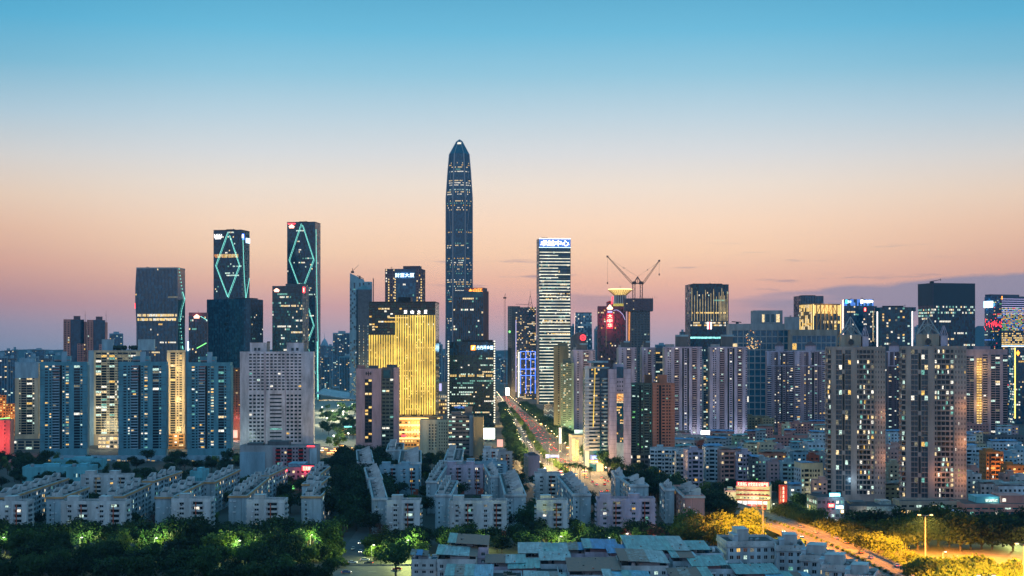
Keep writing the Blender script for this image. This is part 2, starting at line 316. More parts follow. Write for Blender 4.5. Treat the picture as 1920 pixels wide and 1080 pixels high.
class Bld:
    """one building: Empty at the middle of its footprint, local x along the front, y away from the camera"""
    def __init__(s, name, label, cat, xl, xr, Y, top, d=30.0, side=None, rz=None, group=None, frame=None, h=None, cap=100, base=0.0):
        if frame: cx, cy, s.w, s.d, s.rz = frame
        else:
            x0, x1 = (xl - 960) / FPX, (xr - 960) / FPX; s.d = d
            if rz is not None: s.rz = R(rz)
            elif side:
                k = min(.95, side[1] * Y / (FPX * d)); s.rz = -(math.asin(k) + x1) if side[0] == 'R' else math.asin(k) - x0
            else: s.rz = 0.0
            ux, uy = math.cos(s.rz), math.sin(s.rz); e = Y * (x1 - x0) * uy / (2 * ux - (x1 + x0) * uy)
            P0 = Vector((x0 * (Y - e), Y - e)); P1 = Vector((x1 * (Y + e), Y + e)); s.w = (P1 - P0).length; c = (P0 + P1) / 2
            cx, cy = c.x - uy * s.d / 2, c.y + ux * s.d / 2
        FOOT.append((cx, cy, s.rz, s.w / 2, s.d / 2)); s.Y = Y; s.h = h if h is not None else PZ(top, Y)
        s.root = empty(name, (cx, cy, base), s.rz); tag(s.root, label, cat, group); s.parts = {}; s.panes = []; s.cap = cap; s.seed = random.Random(int(abs(s.root.location.x) * 13 + abs(s.root.location.y) * 7 + s.h * 3) & 0xffff); s.bals = []
        a, b = s.w / 2, s.d / 2; s.a, s.b = a, b
        s.F = Face((-a, -b, 0), (a, -b, 0), (a, -b, s.h), (-a, -b, s.h)); s.Rt = Face((a, -b, 0), (a, b, 0), (a, b, s.h), (a, -b, s.h))
        s.Lf = Face((-a, b, 0), (-a, -b, 0), (-a, -b, s.h), (-a, b, s.h)); s.Bk = Face((a, b, 0), (-a, b, 0), (-a, b, s.h), (a, b, s.h))
    def zof(s, py): return PZ(py, s.Y)
    def uof(s, px):
        """front-face u under picture column px"""
        t = (px - 960) / FPX; c, sn = math.cos(s.rz), math.sin(s.rz); P0 = s.root.location.to_2d() + Vector((c * -s.a + sn * s.b, sn * -s.a - c * s.b))
        return (t * P0.y - P0.x) / (c - t * sn)
    def part(s, name, key=None):
        k = key or name
        if k not in s.parts: s.parts[k] = (name, MB())
        return s.parts[k][1]
    def body(s, m, z0=0, z1=None, x0=0, x1=0, tm='roof_flat', part='wall'):
        s.part(part).box(-s.a + x0, s.a - x1, -s.b, s.b, z0, s.h if z1 is None else z1, m, tm)
    def parapet(s, m, hh=1.2, t=.4, out=.15, part='parapet', z=None):
        z = s.h if z is None else z; a, b, mb = s.a + out, s.b + out, s.part(part)
        mb.box(-a, a, -b, -b + t, z - .6, z + hh, m); mb.box(-a, a, b - t, b, z - .6, z + hh, m); mb.box(-a, -a + t, -b + t, b - t, z - .6, z + hh, m); mb.box(a - t, a, -b + t, b - t, z - .6, z + hh, m)
    def hut(s, x0, x1, y0, y1, hh, m, name='roof_hut', z=None):
        z = s.h if z is None else z; mb = MB(); mb.box(x0, x1, y0, y1, z, z + hh, m, 'roof_flat'); mb.box(x0 - .15, x1 + .15, y0 - .15, y1 + .15, z + hh, z + hh + .3, m); s.parts[len(s.parts), name] = (name, mb)
    def curtain(s, F, u0, u1, v0, v1, nc, nr, gl=('g_navy', 'g_navy', 'g_teal'), row=.25, run=.5, lone=.03, pal='office', mull=None, mw=.25, md=.35, slab=None, part='curtain_wall', fill=.8, hot=()):
        """a glazed wall: panels that differ a little, lit offices in runs along a storey, mullions"""
        mb = s.part(part); r = s.seed; cw, ch = (u1 - u0) / nc, (v1 - v0) / nr
        for j in range(nr):
            p_row = row; hv = [h for h in hot if h[0] <= (j + .5) / nr <= h[1]]
            lit = [None] * nc
            if hv:
                for i in range(nc):
                    if r.random() < hv[0][2]: lit[i] = pick(hv[0][3], r)
            elif r.random() < p_row:
                k = pick(pal, r); i = r.randrange(nc); n = max(1, int(nc * run * r.random()))
                for q in range(i, min(nc, i + n)):
                    if r.random() < .85: lit[q] = k if r.random() < .8 else pick(pal, r)
            for i in range(nc):
                if lit[i] is None and r.random() < lone: lit[i] = pick(pal, r)
                a, b = u0 + i * cw, v0 + j * ch; mb.fq(F, a, a + cw, b, b + ch, .02, r.choice(gl))
                if lit[i]: mb.fq(F, a + cw * (.5 - fill / 2), a + cw * (.5 + fill / 2), b + ch * .28, b + ch * .86, .06, lit[i])
        if mull:
            for i in range(nc + 1): mb.fb(F, u0 + i * cw - mw / 2, u0 + i * cw + mw / 2, v0, v1, .02, md, mull)
        if slab:
            for j in range(nr + 1): mb.fb(F, u0, u1, v0 + j * ch - .25, v0 + j * ch + .25, .02, .2, slab)
    def grid(s, F, u0, u1, v0, v1, nc, nr, fw=.6, fh=.5, dep=.35, wall='w_white', lit=.12, pal='mix', gl='g_pane', part='wall', frame=None, sill=.3, pier=True):
        """a masonry wall with real reveals: piers and spandrels stand proud of the panes"""
        mb = s.part(part); r = s.seed; cw, ch = (u1 - u0) / nc, (v1 - v0) / nr; g = (1 - fw) * cw / 2
        for j in range(nr):
            b0 = v0 + j * ch; mb.fb(F, u0, u1, b0 - (1 - fh - sill) * ch if j else b0, b0 + sill * ch, 0, dep, wall)
        mb.fb(F, u0, u1, v1 - (1 - fh - sill) * ch, v1, 0, dep, wall)
        if pier and g > .05:
            for i in range(nc + 1):
                a, b = max(u0, u0 + i * cw - g), min(u1, u0 + i * cw + g); mb.fb(F, a, b, v0, v1, 0, dep + .02, wall)
        for j in range(nr):
            for i in range(nc):
                m = pick(pal, r) if r.random() < lit else gl
                s.panes.append((F, u0 + (i + .5) * cw, v0 + (j + sill + fh / 2) * ch, cw * fw, ch * fh, m, frame))
    def balconies(s, F, u0, u1, v0, v1, nr, proj=1.2, m='w_white', lit=.2, pal='mix', hh=1.05, gl='g_pane', pw=.8, cols=1):
        ch = (v1 - v0) / nr; r = s.seed; cw = (u1 - u0) / cols
        for j in range(nr):
            s.bals.append((F, (u0 + u1) / 2, v0 + j * ch, u1 - u0, proj, hh, m))
            for i in range(cols):
                k = pick(pal, r) if r.random() < lit else gl; sp = r.uniform(.35, .7) if k != gl and cw > 2.2 else 1; of = r.uniform(-.5, .5) * (1 - sp) * pw * cw
                if sp < 1: s.part('wall').fq(F, u0 + (i + .5 - pw / 2) * cw, u0 + (i + .5 + pw / 2) * cw, v0 + (j + .25) * ch, v0 + (j + .91) * ch, .015, gl)
                s.panes.append((F, u0 + (i + .5) * cw + of, v0 + (j + .58) * ch, cw * pw * sp, ch * .66, k, None))
    def cols(s, F, spec, v0, v1, nr, wall='w_white', lit=.12, pal='mix', u0=0, u1=None, dep=.5, acc=None, bal=None, frame=None, gl='g_pane', fh=.5):
        """spec: letters across the wall. W pier, w window, n narrow window, B balcony, G glazed bay, D recess with its shade painted black, A accent pier, s slim pier"""
        u1 = F.W if u1 is None else u1; wd = dict(W=2.2, w=2.6, n=1.5, B=4.2, G=3.4, D=1.4, A=1.2, s=.6); tot = sum(wd[c] for c in spec); u = u0; k = (u1 - u0) / tot
        for c in spec:
            a, b = u, u + wd[c] * k; u = b
            if c in 'Ws': s.part('wall').fb(F, a, b, v0, v1, 0, dep + .25, wall)
            elif c == 'A': s.part('wall').fb(F, a, b, v0, v1, 0, dep + .3, acc or wall)
            elif c in 'wn': s.grid(F, a, b, v0, v1, 1, nr, .62, fh, dep, wall, lit, pal, frame=frame, gl=gl)
            elif c == 'G': s.grid(F, a, b, v0, v1, 1, nr, .94, .78, dep * .6, wall, lit, pal, sill=.12, frame=frame, gl=gl)
            elif c == 'B': s.balconies(F, a, b, v0, v1, nr, 1.1, bal or wall, lit * 1.3, pal, gl=gl)
            elif c == 'D': s.part('wall').fb(F, a, b, v0, v1, 0, .06, 'w_black')  # black strip paints the shade of the recess
    def sign(s, F, body, u0, u1, v0, v1, m, n=.7, vertical=False, glow=None):
        mb = sign_mb(F, body, u0, u1, v0, v1, m, n, vertical); s.parts[len(s.parts), 'sign'] = ('sign', mb)
        if glow: s.lamp(F.p((u0 + u1) / 2, (v0 + v1) / 2, max(4.0, (v1 - v0) * .6)), glow[0], glow[1], max(1.5, (u1 - u0) / 4))
    def lamp(s, p, energy, color, size=1.0, spot=None):
        li = bpy.data.lights.new('lamp_light', 'POINT'); li.energy = energy; li.color = color; li.shadow_soft_size = size
        o = bpy.data.objects.new('lamp_light', li); COL.objects.link(o); o.parent = s.root; o.location = p
    def spot(s, p, energy, color):
        o = spotlight(s.root, p, energy, color)
    def strip(s, p, q, r, m, name='light_strip'):
        mb = MB(); mb.tube(p, q, r, m, 5); s.parts[len(s.parts), name] = (name, mb)
    def mast(s, x, y, z0, z1, r=.25, m='metal_dark', name='antenna'):
        mb = MB(); mb.tube((x, y, z0), (x, y, z1), r, m, 5, r * .4); mb.tube((x - r * 4, y, z0 + (z1 - z0) * .6), (x + r * 4, y, z0 + (z1 - z0) * .6), r * .5, m, 4); s.parts[len(s.parts), name] = (name, mb)
    def done(s):
        boards, signs = [], []
        for k, (name, mb) in s.parts.items():
            o = mb.build(name, s.root)
            if o and name == 'sign_board': boards.append(o)
            elif o and name == 'sign': signs.append(o)
        if boards and len(boards) <= len(signs):
            for p, q in zip(boards, signs): q.name = 'lettering'; q.parent = p
        c, sn = math.cos(s.rz), math.sin(s.rz)
        def facing(F):
            q = F.p(F.W / 2, F.H / 2); wx = Vector((c * q.x - sn * q.y, sn * q.x + c * q.y)) + s.root.location.to_2d(); wn = Vector((c * F.n.x - sn * F.n.y, sn * F.n.x + c * F.n.y)); return -wx.normalized().dot(wn)
        fc = {}
        for it in s.panes + s.bals:
            if id(it[0]) not in fc: fc[id(it[0])] = facing(it[0])
        ps = sorted(s.panes, key=lambda q: -q[3] * q[4] * max(0.02, fc[id(q[0])]) * (1.0 if q[5] != 'g_pane' else .8)); bs = sorted(s.bals, key=lambda q: -q[3] * max(.02, fc[id(q[0])]))
        for F, u, v, wd, ht, m, fr in ps[:s.cap]:
            o = bpy.data.objects.new('window', pane_mesh(wd, ht, m, fr)); COL.objects.link(o); o.parent = s.root; o.location = F.p(u, v, .03); o.rotation_euler = (0, 0, F.ang)
            if fr: q = bpy.data.objects.new('pane', QM[(round(wd, 1), round(ht, 1), m, fr), 'pane']); COL.objects.link(q); q.parent = o
        mb = MB()
        for F, u, v, wd, ht, m, fr in ps[s.cap:]: mb.fq(F, u - wd / 2, u + wd / 2, v - ht / 2, v + ht / 2, .05, m)
        mb.build('window', s.root, kind='stuff')
        for F, u, v, wd, pj, hh, m in bs[:s.cap]:
            o = bpy.data.objects.new('balcony', box_mesh(wd, pj, hh, m)); COL.objects.link(o); o.parent = s.root; o.location = F.p(u, v, 0); o.rotation_euler = (0, 0, F.ang)
        mb = MB()
        for F, u, v, wd, pj, hh, m in bs[s.cap:]: mb.fb(F, u - wd / 2, u + wd / 2, v, v + hh, 0, pj, m)
        mb.build('balcony', s.root, kind='stuff')
        return s
# ------------------------------------------------------------------ setting: ground, hills
g = MB(); g.quad((-7000, -260, 0), (7000, -260, 0), (7000, 7600, 0), (-7000, 7600, 0), m=surf('ground_mat', (.035, .042, .040), .9, .5, .02, streak=False))
g.build('ground', kind='structure')
surf('hill_mat', (.05, .09, .11), .95, .3, .004, streak=False)
def hills(pts, Y, dep):
    mb = MB(); pr = random.Random(3); n = 90; x0, x1 = pts[0][0], pts[-1][0]; top = []
    for i in range(n + 1):
        px = x0 + (x1 - x0) * i / n
        for (a, ya), (b, yb) in zip(pts, pts[1:]):
            if a <= px <= b: py = ya + (yb - ya) * (px - a) / (b - a); break
        top.append((PX(px, Y), PZ(py, Y) + pr.uniform(-6, 6)))
    for (xa, za), (xb, zb) in zip(top, top[1:]):
        mb.quad((xa, Y - dep, 0), (xb, Y - dep, 0), (xb, Y - dep * .35, zb * .7), (xa, Y - dep * .35, za * .7), m='hill_mat')
        mb.quad((xa, Y - dep * .35, za * .7), (xb, Y - dep * .35, zb * .7), (xb, Y, zb), (xa, Y, za), m='hill_mat')
        mb.quad((xa, Y, za), (xb, Y, zb), (xb, Y + dep, 0), (xa, Y + dep, 0), m='hill_mat')
    mb.build('hills', kind='structure')
hills([(-500, 657), (200, 656), (600, 657), (960, 656), (1240, 656), (1500, 652), (1790, 640), (1828, 612), (1850, 606), (1900, 618), (2050, 600), (2500, 640)], 7000, 500)

TW = 'office tower'
# ------------------------------------------------------------------ far skyline, faded by the air
FAR = [(-12, 14, 668, 2600), (14, 30, 672, 2500), (34, 50, 676, 2600), (52, 72, 668, 2700), (76, 96, 672, 2600), (98, 118, 666, 2800), (-30, 8, 660, 3300), (8, 22, 657, 3500), (22, 32, 655, 3200), (46, 60, 660, 4200), (60, 84, 656, 4300), (86, 104, 661, 4000), (205, 229, 625, 4400), (600, 611, 648, 5200), (613, 624, 648, 5000),
       (624, 656, 624, 3900), (602, 618, 670, 3600), (636, 668, 668, 3500), (818, 828, 645, 3800), (828, 838, 666, 4600), (930, 941, 667, 4800), (938, 950, 672, 4300), (1000, 1010, 640, 4200), (1072, 1080, 611, 3600),
       (1116, 1123, 616, 3300), (1276, 1285, 622, 3300), (1230, 1252, 646, 4400), (1372, 1392, 640, 4200), (1640, 1662, 625, 4600), (1700, 1722, 640, 4400), (1716, 1728, 612, 5000)]
for i, (xl, xr, top, Y) in enumerate(FAR):
    big = (xl, xr) == (624, 656)
    b = Bld('far_tower', ['hazy grey apartment tower low on the far skyline', 'faded blue slab tower low on the far skyline'][i % 2] if not big else 'hazy flat topped office tower left of the sloping topped grey tower',
            'tower', xl, xr, Y, top, d=28, side=('R' if xl < 960 else 'L', 2), group=None if big else 'faded towers along the far skyline')
    b.body(['w_bluegrey', 'w_dgrey', 'w_teal'][i % 3]); F = b.F
    for G in (b.F, b.Rt if xl < 960 else b.Lf):
        b.curtain(G, 1, G.W - 1, 4, b.h - 3, max(3, int(G.W / 4)), max(8, int(b.h / 4)), ('g_slate', 'g_blue'), .0, 0, .10 if big or top > 650 else .05, 'mix', 'w_bluegrey', .5, .3, part='facade')
    b.hut(-b.a * .4, b.a * .4, -b.b * .4, b.b * .4, 5, 'w_bluegrey'); b.done()
mb = MB(); x, y, z = PX(608.5, 6300), 6300, PZ(633, 6300)
t = empty('needle_tower', (x, y, 0)); tag(t, 'distant pale tower with a needle spire seen between the towers', 'tower')
mb.lathe([(22, 0), (20, z * .75), (12, z * .88), (3, z * .96), (.4, z)], 'w_bluegrey', 12); mb.build('shaft', t); m2 = MB(); m2.tube((0, 0, z), (0, 0, z + 26), .8, 'metal_grey', 5, .2); m2.build('spire', t)

# ------------------------------------------------------------------ the two small towers far left
for xl, xr, xm, top, lab in ((119, 161, 134, 603, 'brown apartment tower with rounded glass bay and mast, leftmost on the skyline'), (163, 200, 181, 604, 'dark stepped apartment tower with a mast beside the brown one')):
    b = Bld('apartment_tower', lab, 'apartment tower', xl, xr, 2050, top, 28, ('R', 2)); b.body('w_rose'); F = b.F; h = b.h; uw = F.W
    b.grid(F, 0, uw * .3, 0, h, 2, 46, .4, .5, .5, 'w_rose', .05)
    b.curtain(F, uw * .32, uw * .92, h * .55, h, 6, 20, ('g_navy', 'g_teal'), .08, .6, .02, 'warm', None)
    b.part('glass_bay').prism([(-b.a + uw * .32, -b.b), (-b.a + uw * .5, -b.b - 3), (-b.a + uw * .75, -b.b - 3), (-b.a + uw * .92, -b.b)], h * .4, h + 3, 'g_navy')
    b.grid(F, uw * .62, uw, 0, h * .78, 3, 36, .6, .45, 3.3, 'w_rose', .22, 'warm'); b.hut(-2, 7, -4, 4, 8, 'w_dkmauve', 'roof_crown'); b.hut(-b.a, b.a * .3, -b.b, b.b, 3, 'w_rose', 'roof_step')
    b.mast(b.a - 1.5, 0, h, PZ(582, 2050), .3); b.done()

# ------------------------------------------------------------------ waisted glass tower with bright storeys
Y = 2420
b = Bld('glass_tower', 'grey blue finned glass tower with two bright storeys and cyan dotted edge', TW, 256, 333, Y, 503, 44, ('R', 14))
zs = [0, b.zof(640), b.zof(606), b.zof(565), b.zof(540), b.zof(508), b.h]; gr = [0, 0, 0, 1.9, 1.8, .3, 0]; a, bb = b.a, b.b
rings = [[(-a - q, -bb - q * .3, z), (a + q * .2, -bb - q * .3, z), (a + q * .2, bb, z), (-a - q, bb, z)] for z, q in zip(zs, gr)]
mb = b.part('core')
for r0, r1 in zip(rings, rings[1:]):
    mb.hexa(r0, r1, 'g_navy', 'roof_dark', False)
    F = Face(r0[0], r0[1], r1[1], r1[0]); nr = max(1, int(F.H / 4.2)); mid = .58 * b.h < r0[0][2] + 30 and r0[0][2] < b.zof(590)
    b.curtain(F, 0, F.W, 0, F.H, 30, nr, ('g_blue', 'g_navy', 'g_slate'), .22 if r0[0][2] < b.zof(560) else .03, .5, .004, 'warm', 'metal_grey', .3, .5)
    G = Face(r0[1], r0[2], r1[2], r1[1]); b.curtain(G, 0, G.W, 0, G.H, 12, nr, ('g_teal', 'g_green'), .05, .5, .01, 'office', None, slab=None)
F = b.F
for py in (591, 599):
    m = MB(); z = b.zof(py)
    for i in range(40):
        if rnd.random() < .86: m.fb(Face((-a - 1, -bb - .9, 0), (a + 1, -bb - .9, 0), (a + 1, -bb - .9, b.h), (-a - 1, -bb - .9, b.h)), 3 + i * F.W / 41.5, 3 + i * F.W / 41.5 + 1.3, z - 2.2, z + 2.0, 0, .1, rnd.choice(['l_warm', 'l_white', 'l_warm', 'l_gold']))
    b.parts[len(b.parts), 'lit_storey'] = ('lit_storey', m)
m = MB()
for (u0, p0), (u1, p1) in zip([(2, 505), (13, 548), (20, 560), (10, 582), (5, 603), (12, 650)], [(13, 548), (20, 562), (10, 582), (5, 603), (12, 650), (14, 656)]):
    for k in range(7):
        t = k / 7; z = b.zof(p0 + (p1 - p0) * t); y = -bb + (u0 + (u1 - u0) * t) * 1.9; m.box(a + 1.2, a + 1.7, y, y + 1.2, z, z + 1.8, 'n_cyan')
b.parts['dots'] = ('light_strip', m); m = MB(); m.box(-a - 2.6, -a - 1.7, -bb - 1, -bb + 3, b.zof(578), b.zof(568), 'n_red'); b.parts['rs'] = ('sign', m); b.mast(-a + 12, 0, b.h, b.h + 5, .6); b.parapet('metal_grey', 1.5, .5, .3); b.done()

# red logo tower left of the dark block
b = Bld('office_tower', 'low dark office tower with a glowing red roof logo and green light bar', TW, 354, 389, 2300, 586, 30, ('R', 1)); b.body('w_dkmauve'); F = b.F
b.curtain(F, 0, F.W, 0, b.h - 6, 12, 34, ('g_black', 'g_navy'), .35, .3, .04, 'office', 'w_dkmauve', .4)
m = MB(); u, z = b.uof(369), b.zof(594); m.fq(F, u - 4, u + 4, z - 2.4, z, .8, 'n_redw'); m.quad(F.p(u - 5.5, z, .8), F.p(u + 5.5, z, .8), F.p(u, z + 4.4, .8), m='n_redw'); b.parts['lg'] = ('sign', m); b.lamp(F.p(u, z, 5), 6000, (1, .1, .1), 3)
b.strip(F.p(b.uof(369), b.zof(653), 1), F.p(b.uof(387), b.zof(643), 1), .7, 'n_green'); b.strip(F.p(b.uof(376), b.zof(593), 1), F.p(b.uof(388), b.zof(600), 1), .4, 'n_cyan'); b.strip(F.p(-1, b.zof(658), 2), F.p(-1, b.zof(640), 2), 1.1, 'n_iceblue'); b.mast(0, 0, b.h, b.h + 5); b.done()

# ------------------------------------------------------------------ twin towers with neon diamonds
def diamond(label, xl, xr, top, Y, side, mids, right_pts, logo, second=None):
    b = Bld('glass_tower', label, TW, xl, xr, Y, top, 42, ('R', side)); b.body('g_navy', tm='roof_dark', part='core'); F, G = b.F, b.Rt
    b.curtain(F, 0, F.W, 0, b.h - 2, 22, int(b.h / 4.4), ('g_navy', 'g_teal', 'g_black'), .22, .5, .015, 'office', 'metal_dark', .2, .25)
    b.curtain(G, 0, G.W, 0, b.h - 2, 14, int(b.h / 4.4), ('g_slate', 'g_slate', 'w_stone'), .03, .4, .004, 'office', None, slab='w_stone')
    for pts in mids:
        for (x0, y0), (x1, y1) in zip(pts, pts[1:]):
            b.strip(F.p(b.uof(x0), b.zof(y0), .9), F.p(b.uof(x1), b.zof(y1), .9), .36, 'n_cyan')
            b.strip(F.p(b.uof(x0) + 1.9, b.zof(y0) - 1, .6), F.p(b.uof(x1) + 1.9, b.zof(y1) - 1, .6), .22, 'n_cyan')
    for (x0, y0), (x1, y1) in zip(right_pts, right_pts[1:]): b.strip(G.p(x0 * G.W, b.zof(y0), .6), G.p(x1 * G.W, b.zof(y1), .6), .35, 'n_cyan')
    b.parapet('metal_dark', 1.2); b.hut(-8, 8, -8, 8, 3, 'metal_dark', 'roof_plant'); b.mast(4, 0, b.h, b.h + 6, .5)
    return b
b = diamond('glass tower with a complete cyan neon diamond and a white logo', 400.5, 453, 432, 2760, 15, [[(427, 436), (404.5, 498), (427, 557), (449, 498), (430, 441)]], [(.12, 440), (.3, 520), (.5, 560), (.95, 520)], 0)
F = b.F; m = MB(); u, z, k = b.uof(409), b.zof(443.5), 1.04
for q in (-6, -3, 0, 3, 6): m.quad(F.p(u + q * k - 1.6, z - 1, .8), F.p(u + q * k + 1.6, z - 1, .8), F.p(u + q * 1.25 * k, z + 6 - abs(q) * .1, .8), m='n_white')
m.fq(F, u - 6, u + 6, z - 4.5, z - .5, .8, 'n_white'); b.parts['lg'] = ('sign', m); m = MB(); G = b.Rt
m.fq(G, G.W * .06, G.W * .3, b.zof(449), b.zof(438), .6, 'n_blue'); m.fq(G, G.W * .5, G.W, b.zof(454), b.zof(445), .7, 'n_iceblue'); m.fq(G, G.W * .02, G.W * .2, b.zof(446), b.zof(440), .8, 'n_white'); b.parts['bs'] = ('sign', m)
m = MB()
for i in range(26): m.fq(F, b.uof(402) + i * 1.9, b.uof(402) + i * 1.9 + 1.3, b.zof(483 if i % 7 else 481), b.zof(476.5), .1, rnd.choice(['l_yel', 'l_gold', 'l_warm', 'l_org']))
b.parts['ls'] = ('lit_storey', m); b.done()
b = diamond('tallest neon diamond tower with a red roof logo', 538.5, 591, 417, 2950, 10, [[(565, 419), (542, 487), (560, 536)], [(567, 422), (588, 487), (569, 536), (572, 560), (588, 610), (575, 645), (590, 700)]], [(.1, 430), (.3, 560), (.5, 640), (.4, 745)], 0)
F = b.F; m = MB(); u, z = b.uof(547), b.zof(424); m.fq(F, u - 5, u + 5, z - 4, z - 1, .8, 'n_redw'); m.quad(F.p(u - 7, z - 1, .8), F.p(u + 7, z - 1, .8), F.p(u, z + 4, .8), m='n_redw'); m.fq(F, u - 8, u + 8, z + 4.2, z + 6.5, .7, 'n_red'); b.parts['lg'] = ('sign', m); b.lamp(F.p(u, z, 6), 9000, (1, .1, .1), 3)
for zz in (745, 790): b.strip(b.Rt.p(b.Rt.W * .3, b.zof(640), 1), b.Rt.p(b.Rt.W * .5, b.zof(zz), 1), .5, 'n_cyan')
b.done()
b = Bld('office_block', 'broad dark blue glass block in front of the white logo diamond tower', TW, 388, 470, 2520, 561, 46, ('R', 23)); b.body('g_navy', tm='roof_dark', part='core'); F = b.F
b.curtain(F, 0, F.W, 0, b.h - 1, 26, 46, ('g_navy', 'g_blue', 'g_navy'), .01, .1, .0, 'office', 'metal_dark', .3, .4); b.curtain(b.Rt, 0, b.Rt.W, 0, b.h - 1, 14, 46, ('g_black', 'g_navy'), .1, .4, .02, 'office', 'metal_dark', .3)
for px, py in ((427, 592), (426, 619), (424, 607)): m = MB(); m.fq(F, b.uof(px) - 3.6, b.uof(px) + 3.6, b.zof(py + 2.5), b.zof(py - 2.5), .5, 'g_black'); b.parts[len(b.parts), 'vent'] = ('vent_panel', m)
b.hut(b.a * .1, b.a * .9, -10, 12, 2, 'metal_dark', 'roof_plant'); b.done()
b = Bld('office_tower', 'dark office tower with two red roof signs before the tallest diamond tower', TW, 510.5, 567, 2450, 536, 40, ('R', 12)); b.body('g_black', tm='roof_dark', part='core'); F, G = b.F, b.Rt
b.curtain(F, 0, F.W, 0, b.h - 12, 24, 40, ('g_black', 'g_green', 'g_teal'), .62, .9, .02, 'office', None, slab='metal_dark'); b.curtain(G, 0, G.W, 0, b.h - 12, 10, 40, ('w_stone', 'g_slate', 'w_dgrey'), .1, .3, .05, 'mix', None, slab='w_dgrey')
m = MB(); u, z = b.uof(519), b.zof(544); m.fq(F, u - 4, u + 4, z - 3, z - .6, .8, 'n_redw'); m.quad(F.p(u - 6, z - .6, .8), F.p(u + 6, z - .6, .8), F.p(u, z + 3.6, .8), m='n_redw'); b.parts['lg'] = ('sign', m); b.lamp(F.p(u, z, 5), 7000, (1, .1, .1), 3)
m = MB(); m.fq(G, .5, G.W * .35, b.zof(549), b.zof(538), .7, 'n_red'); m.fq(G, 2, G.W * .2, b.zof(547), b.zof(540), .9, 'n_redw'); b.parts['l2'] = ('sign', m); b.hut(-6, b.a, -10, 10, b.zof(532) - b.h, 'w_dgrey', 'roof_plant'); b.done()

# ------------------------------------------------------------------ grey tower with a sloping roof, crane on it
Y = 2900
b = Bld('office_tower', 'unlit blue grey tower with a sloping roof line and pointed glass front', TW, 656, 697, Y, 528, 42, ('R', 1)); a, bb = b.a, b.b; b.body('w_bluegrey', part='wall')
zl, zm, zr = b.zof(512), b.zof(524), b.zof(545); xm = b.uof(682) - a; mb = b.part('roof_wedge')
mb.hexa([(-a, -bb, b.zof(528)), (xm, -bb, b.zof(528)), (xm, bb, b.zof(528)), (-a, bb, b.zof(528))], [(-a, -bb, zl), (xm, -bb, zm), (xm, bb, zm), (-a, bb, zl)], 'w_bluegrey')
F = b.F; b.curtain(F, 0, F.W, 0, b.zof(530), 12, 60, ('w_bluegrey', 'g_slate', 'w_bluegrey'), .03, .5, .008, 'office', 'w_bluegrey', .5, .4, part='facade')
x0, x1 = b.uof(668) - a, b.uof(697) - a; xc = (x0 + x1) / 2; mb = b.part('glass_front'); mb.prism([(x0, -bb), (x0 + 4, -bb - 5), (x1 - 4, -bb - 5), (x1, -bb)], 0, b.zof(543), 'g_slate', 'w_bluegrey')
mb.hexa([(x0, -bb - .1, b.zof(543)), (x1, -bb - 5, b.zof(543)), (x1, -bb + 8, b.zof(543)), (x0, -bb + 8, b.zof(543))], [(xc, -bb - 2, b.zof(534)), (xc + .3, -bb - 2, b.zof(534)), (xc + .3, -bb + 8, b.zof(534)), (xc, -bb + 8, b.zof(534))], 'w_teal')
m = MB()
for i in range(34):
    for u in (674, 682, 690): m.box(b.uof(u) - a - .5, b.uof(u) - a + .5, -bb - 5.3, -bb - 5.1, b.zof(612) - i * 5.5, b.zof(612) - i * 5.5 + 2.2, rnd.choice(['l_warm', 'l_cool', 'l_dim', 'l_dim']))
b.parts['ls'] = ('light_strip', m); b.done()
t = empty('roof_crane', (PX(661, Y), Y, zl)); tag(t, 'small crane on the peak of the sloping grey tower', 'crane'); m = MB(); m.box(-3, 3, -2, 2, 0, 4, 'crane_steel'); m.tube((0, 0, 4), (0, 0, 10), .6, 'crane_steel'); m.build('cab', t); m = MB(); m.tube((0, 0, 4), (13, 0, 17), .5, 'crane_steel', 5, .25); m.build('jib', t)
t = empty('roof_gondola', (PX(675, Y), Y, b.zof(520))); tag(t, 'window cleaning arm on the slope of the grey tower', 'roof machine'); m = MB(); m.tube((-6, 0, 4), (8, 0, -3), .6, 'crane_steel'); m.box(-2, 1, -1, 1, -3, 3, 'crane_steel'); m.build('arm', t)
t = MB(); t.tube((0, 0, 0), (0, 0, PZ(522, 2000)), .9, 'w_dkmauve', 6, .7); t = t.build('mast'); t.location = (PX(700, 2000), 2000, 0); tag(t, 'bare dark mast standing right of the sloping grey tower', 'mast')

# ------------------------------------------------------------------ blue sign tower
Y = 2350
b = Bld('office_tower', 'dark blue tower with a white and blue rooftop sign above a recessed glass panel', TW, 722, 789, Y, 504, 40, ('R', 8)); b.body('g_navy', tm='roof_dark', part='core'); F = b.F
b.grid(F, 0, b.uof(741), 0, b.h, 4, 52, .5, .5, .5, 'w_dkmauve', .12, 'warm', part='wall'); b.grid(F, b.uof(780), F.W, 0, b.h, 2, 52, .5, .5, .5, 'w_dkmauve', .15, 'warm'); b.grid(b.Rt, 0, b.Rt.W, 0, b.h, 5, 52, .5, .5, .5, 'w_dkmauve', .1, 'warm')
b.curtain(F, b.uof(742), b.uof(779), 0, b.h - 24, 14, 48, ('g_navy', 'g_blue'), .3, .6, .03, 'office', None); b.hut(-2, b.a - 4, -8, 10, 5, 'w_dkmauve', 'roof_plant'); b.mast(-b.a + 7, 0, b.h, b.h + 5, .5)
b.sign(F, '财富大厦', b.uof(741), b.uof(777), b.zof(520), b.zof(512), 'n_iceblue', 1.2, glow=(9000, (.25, .5, 1))); m = MB(); m.fq(F, b.uof(741), b.uof(778), b.zof(523), b.zof(509.5), .9, 'g_blue'); b.parts['sb'] = ('sign_board', m)
m = MB()
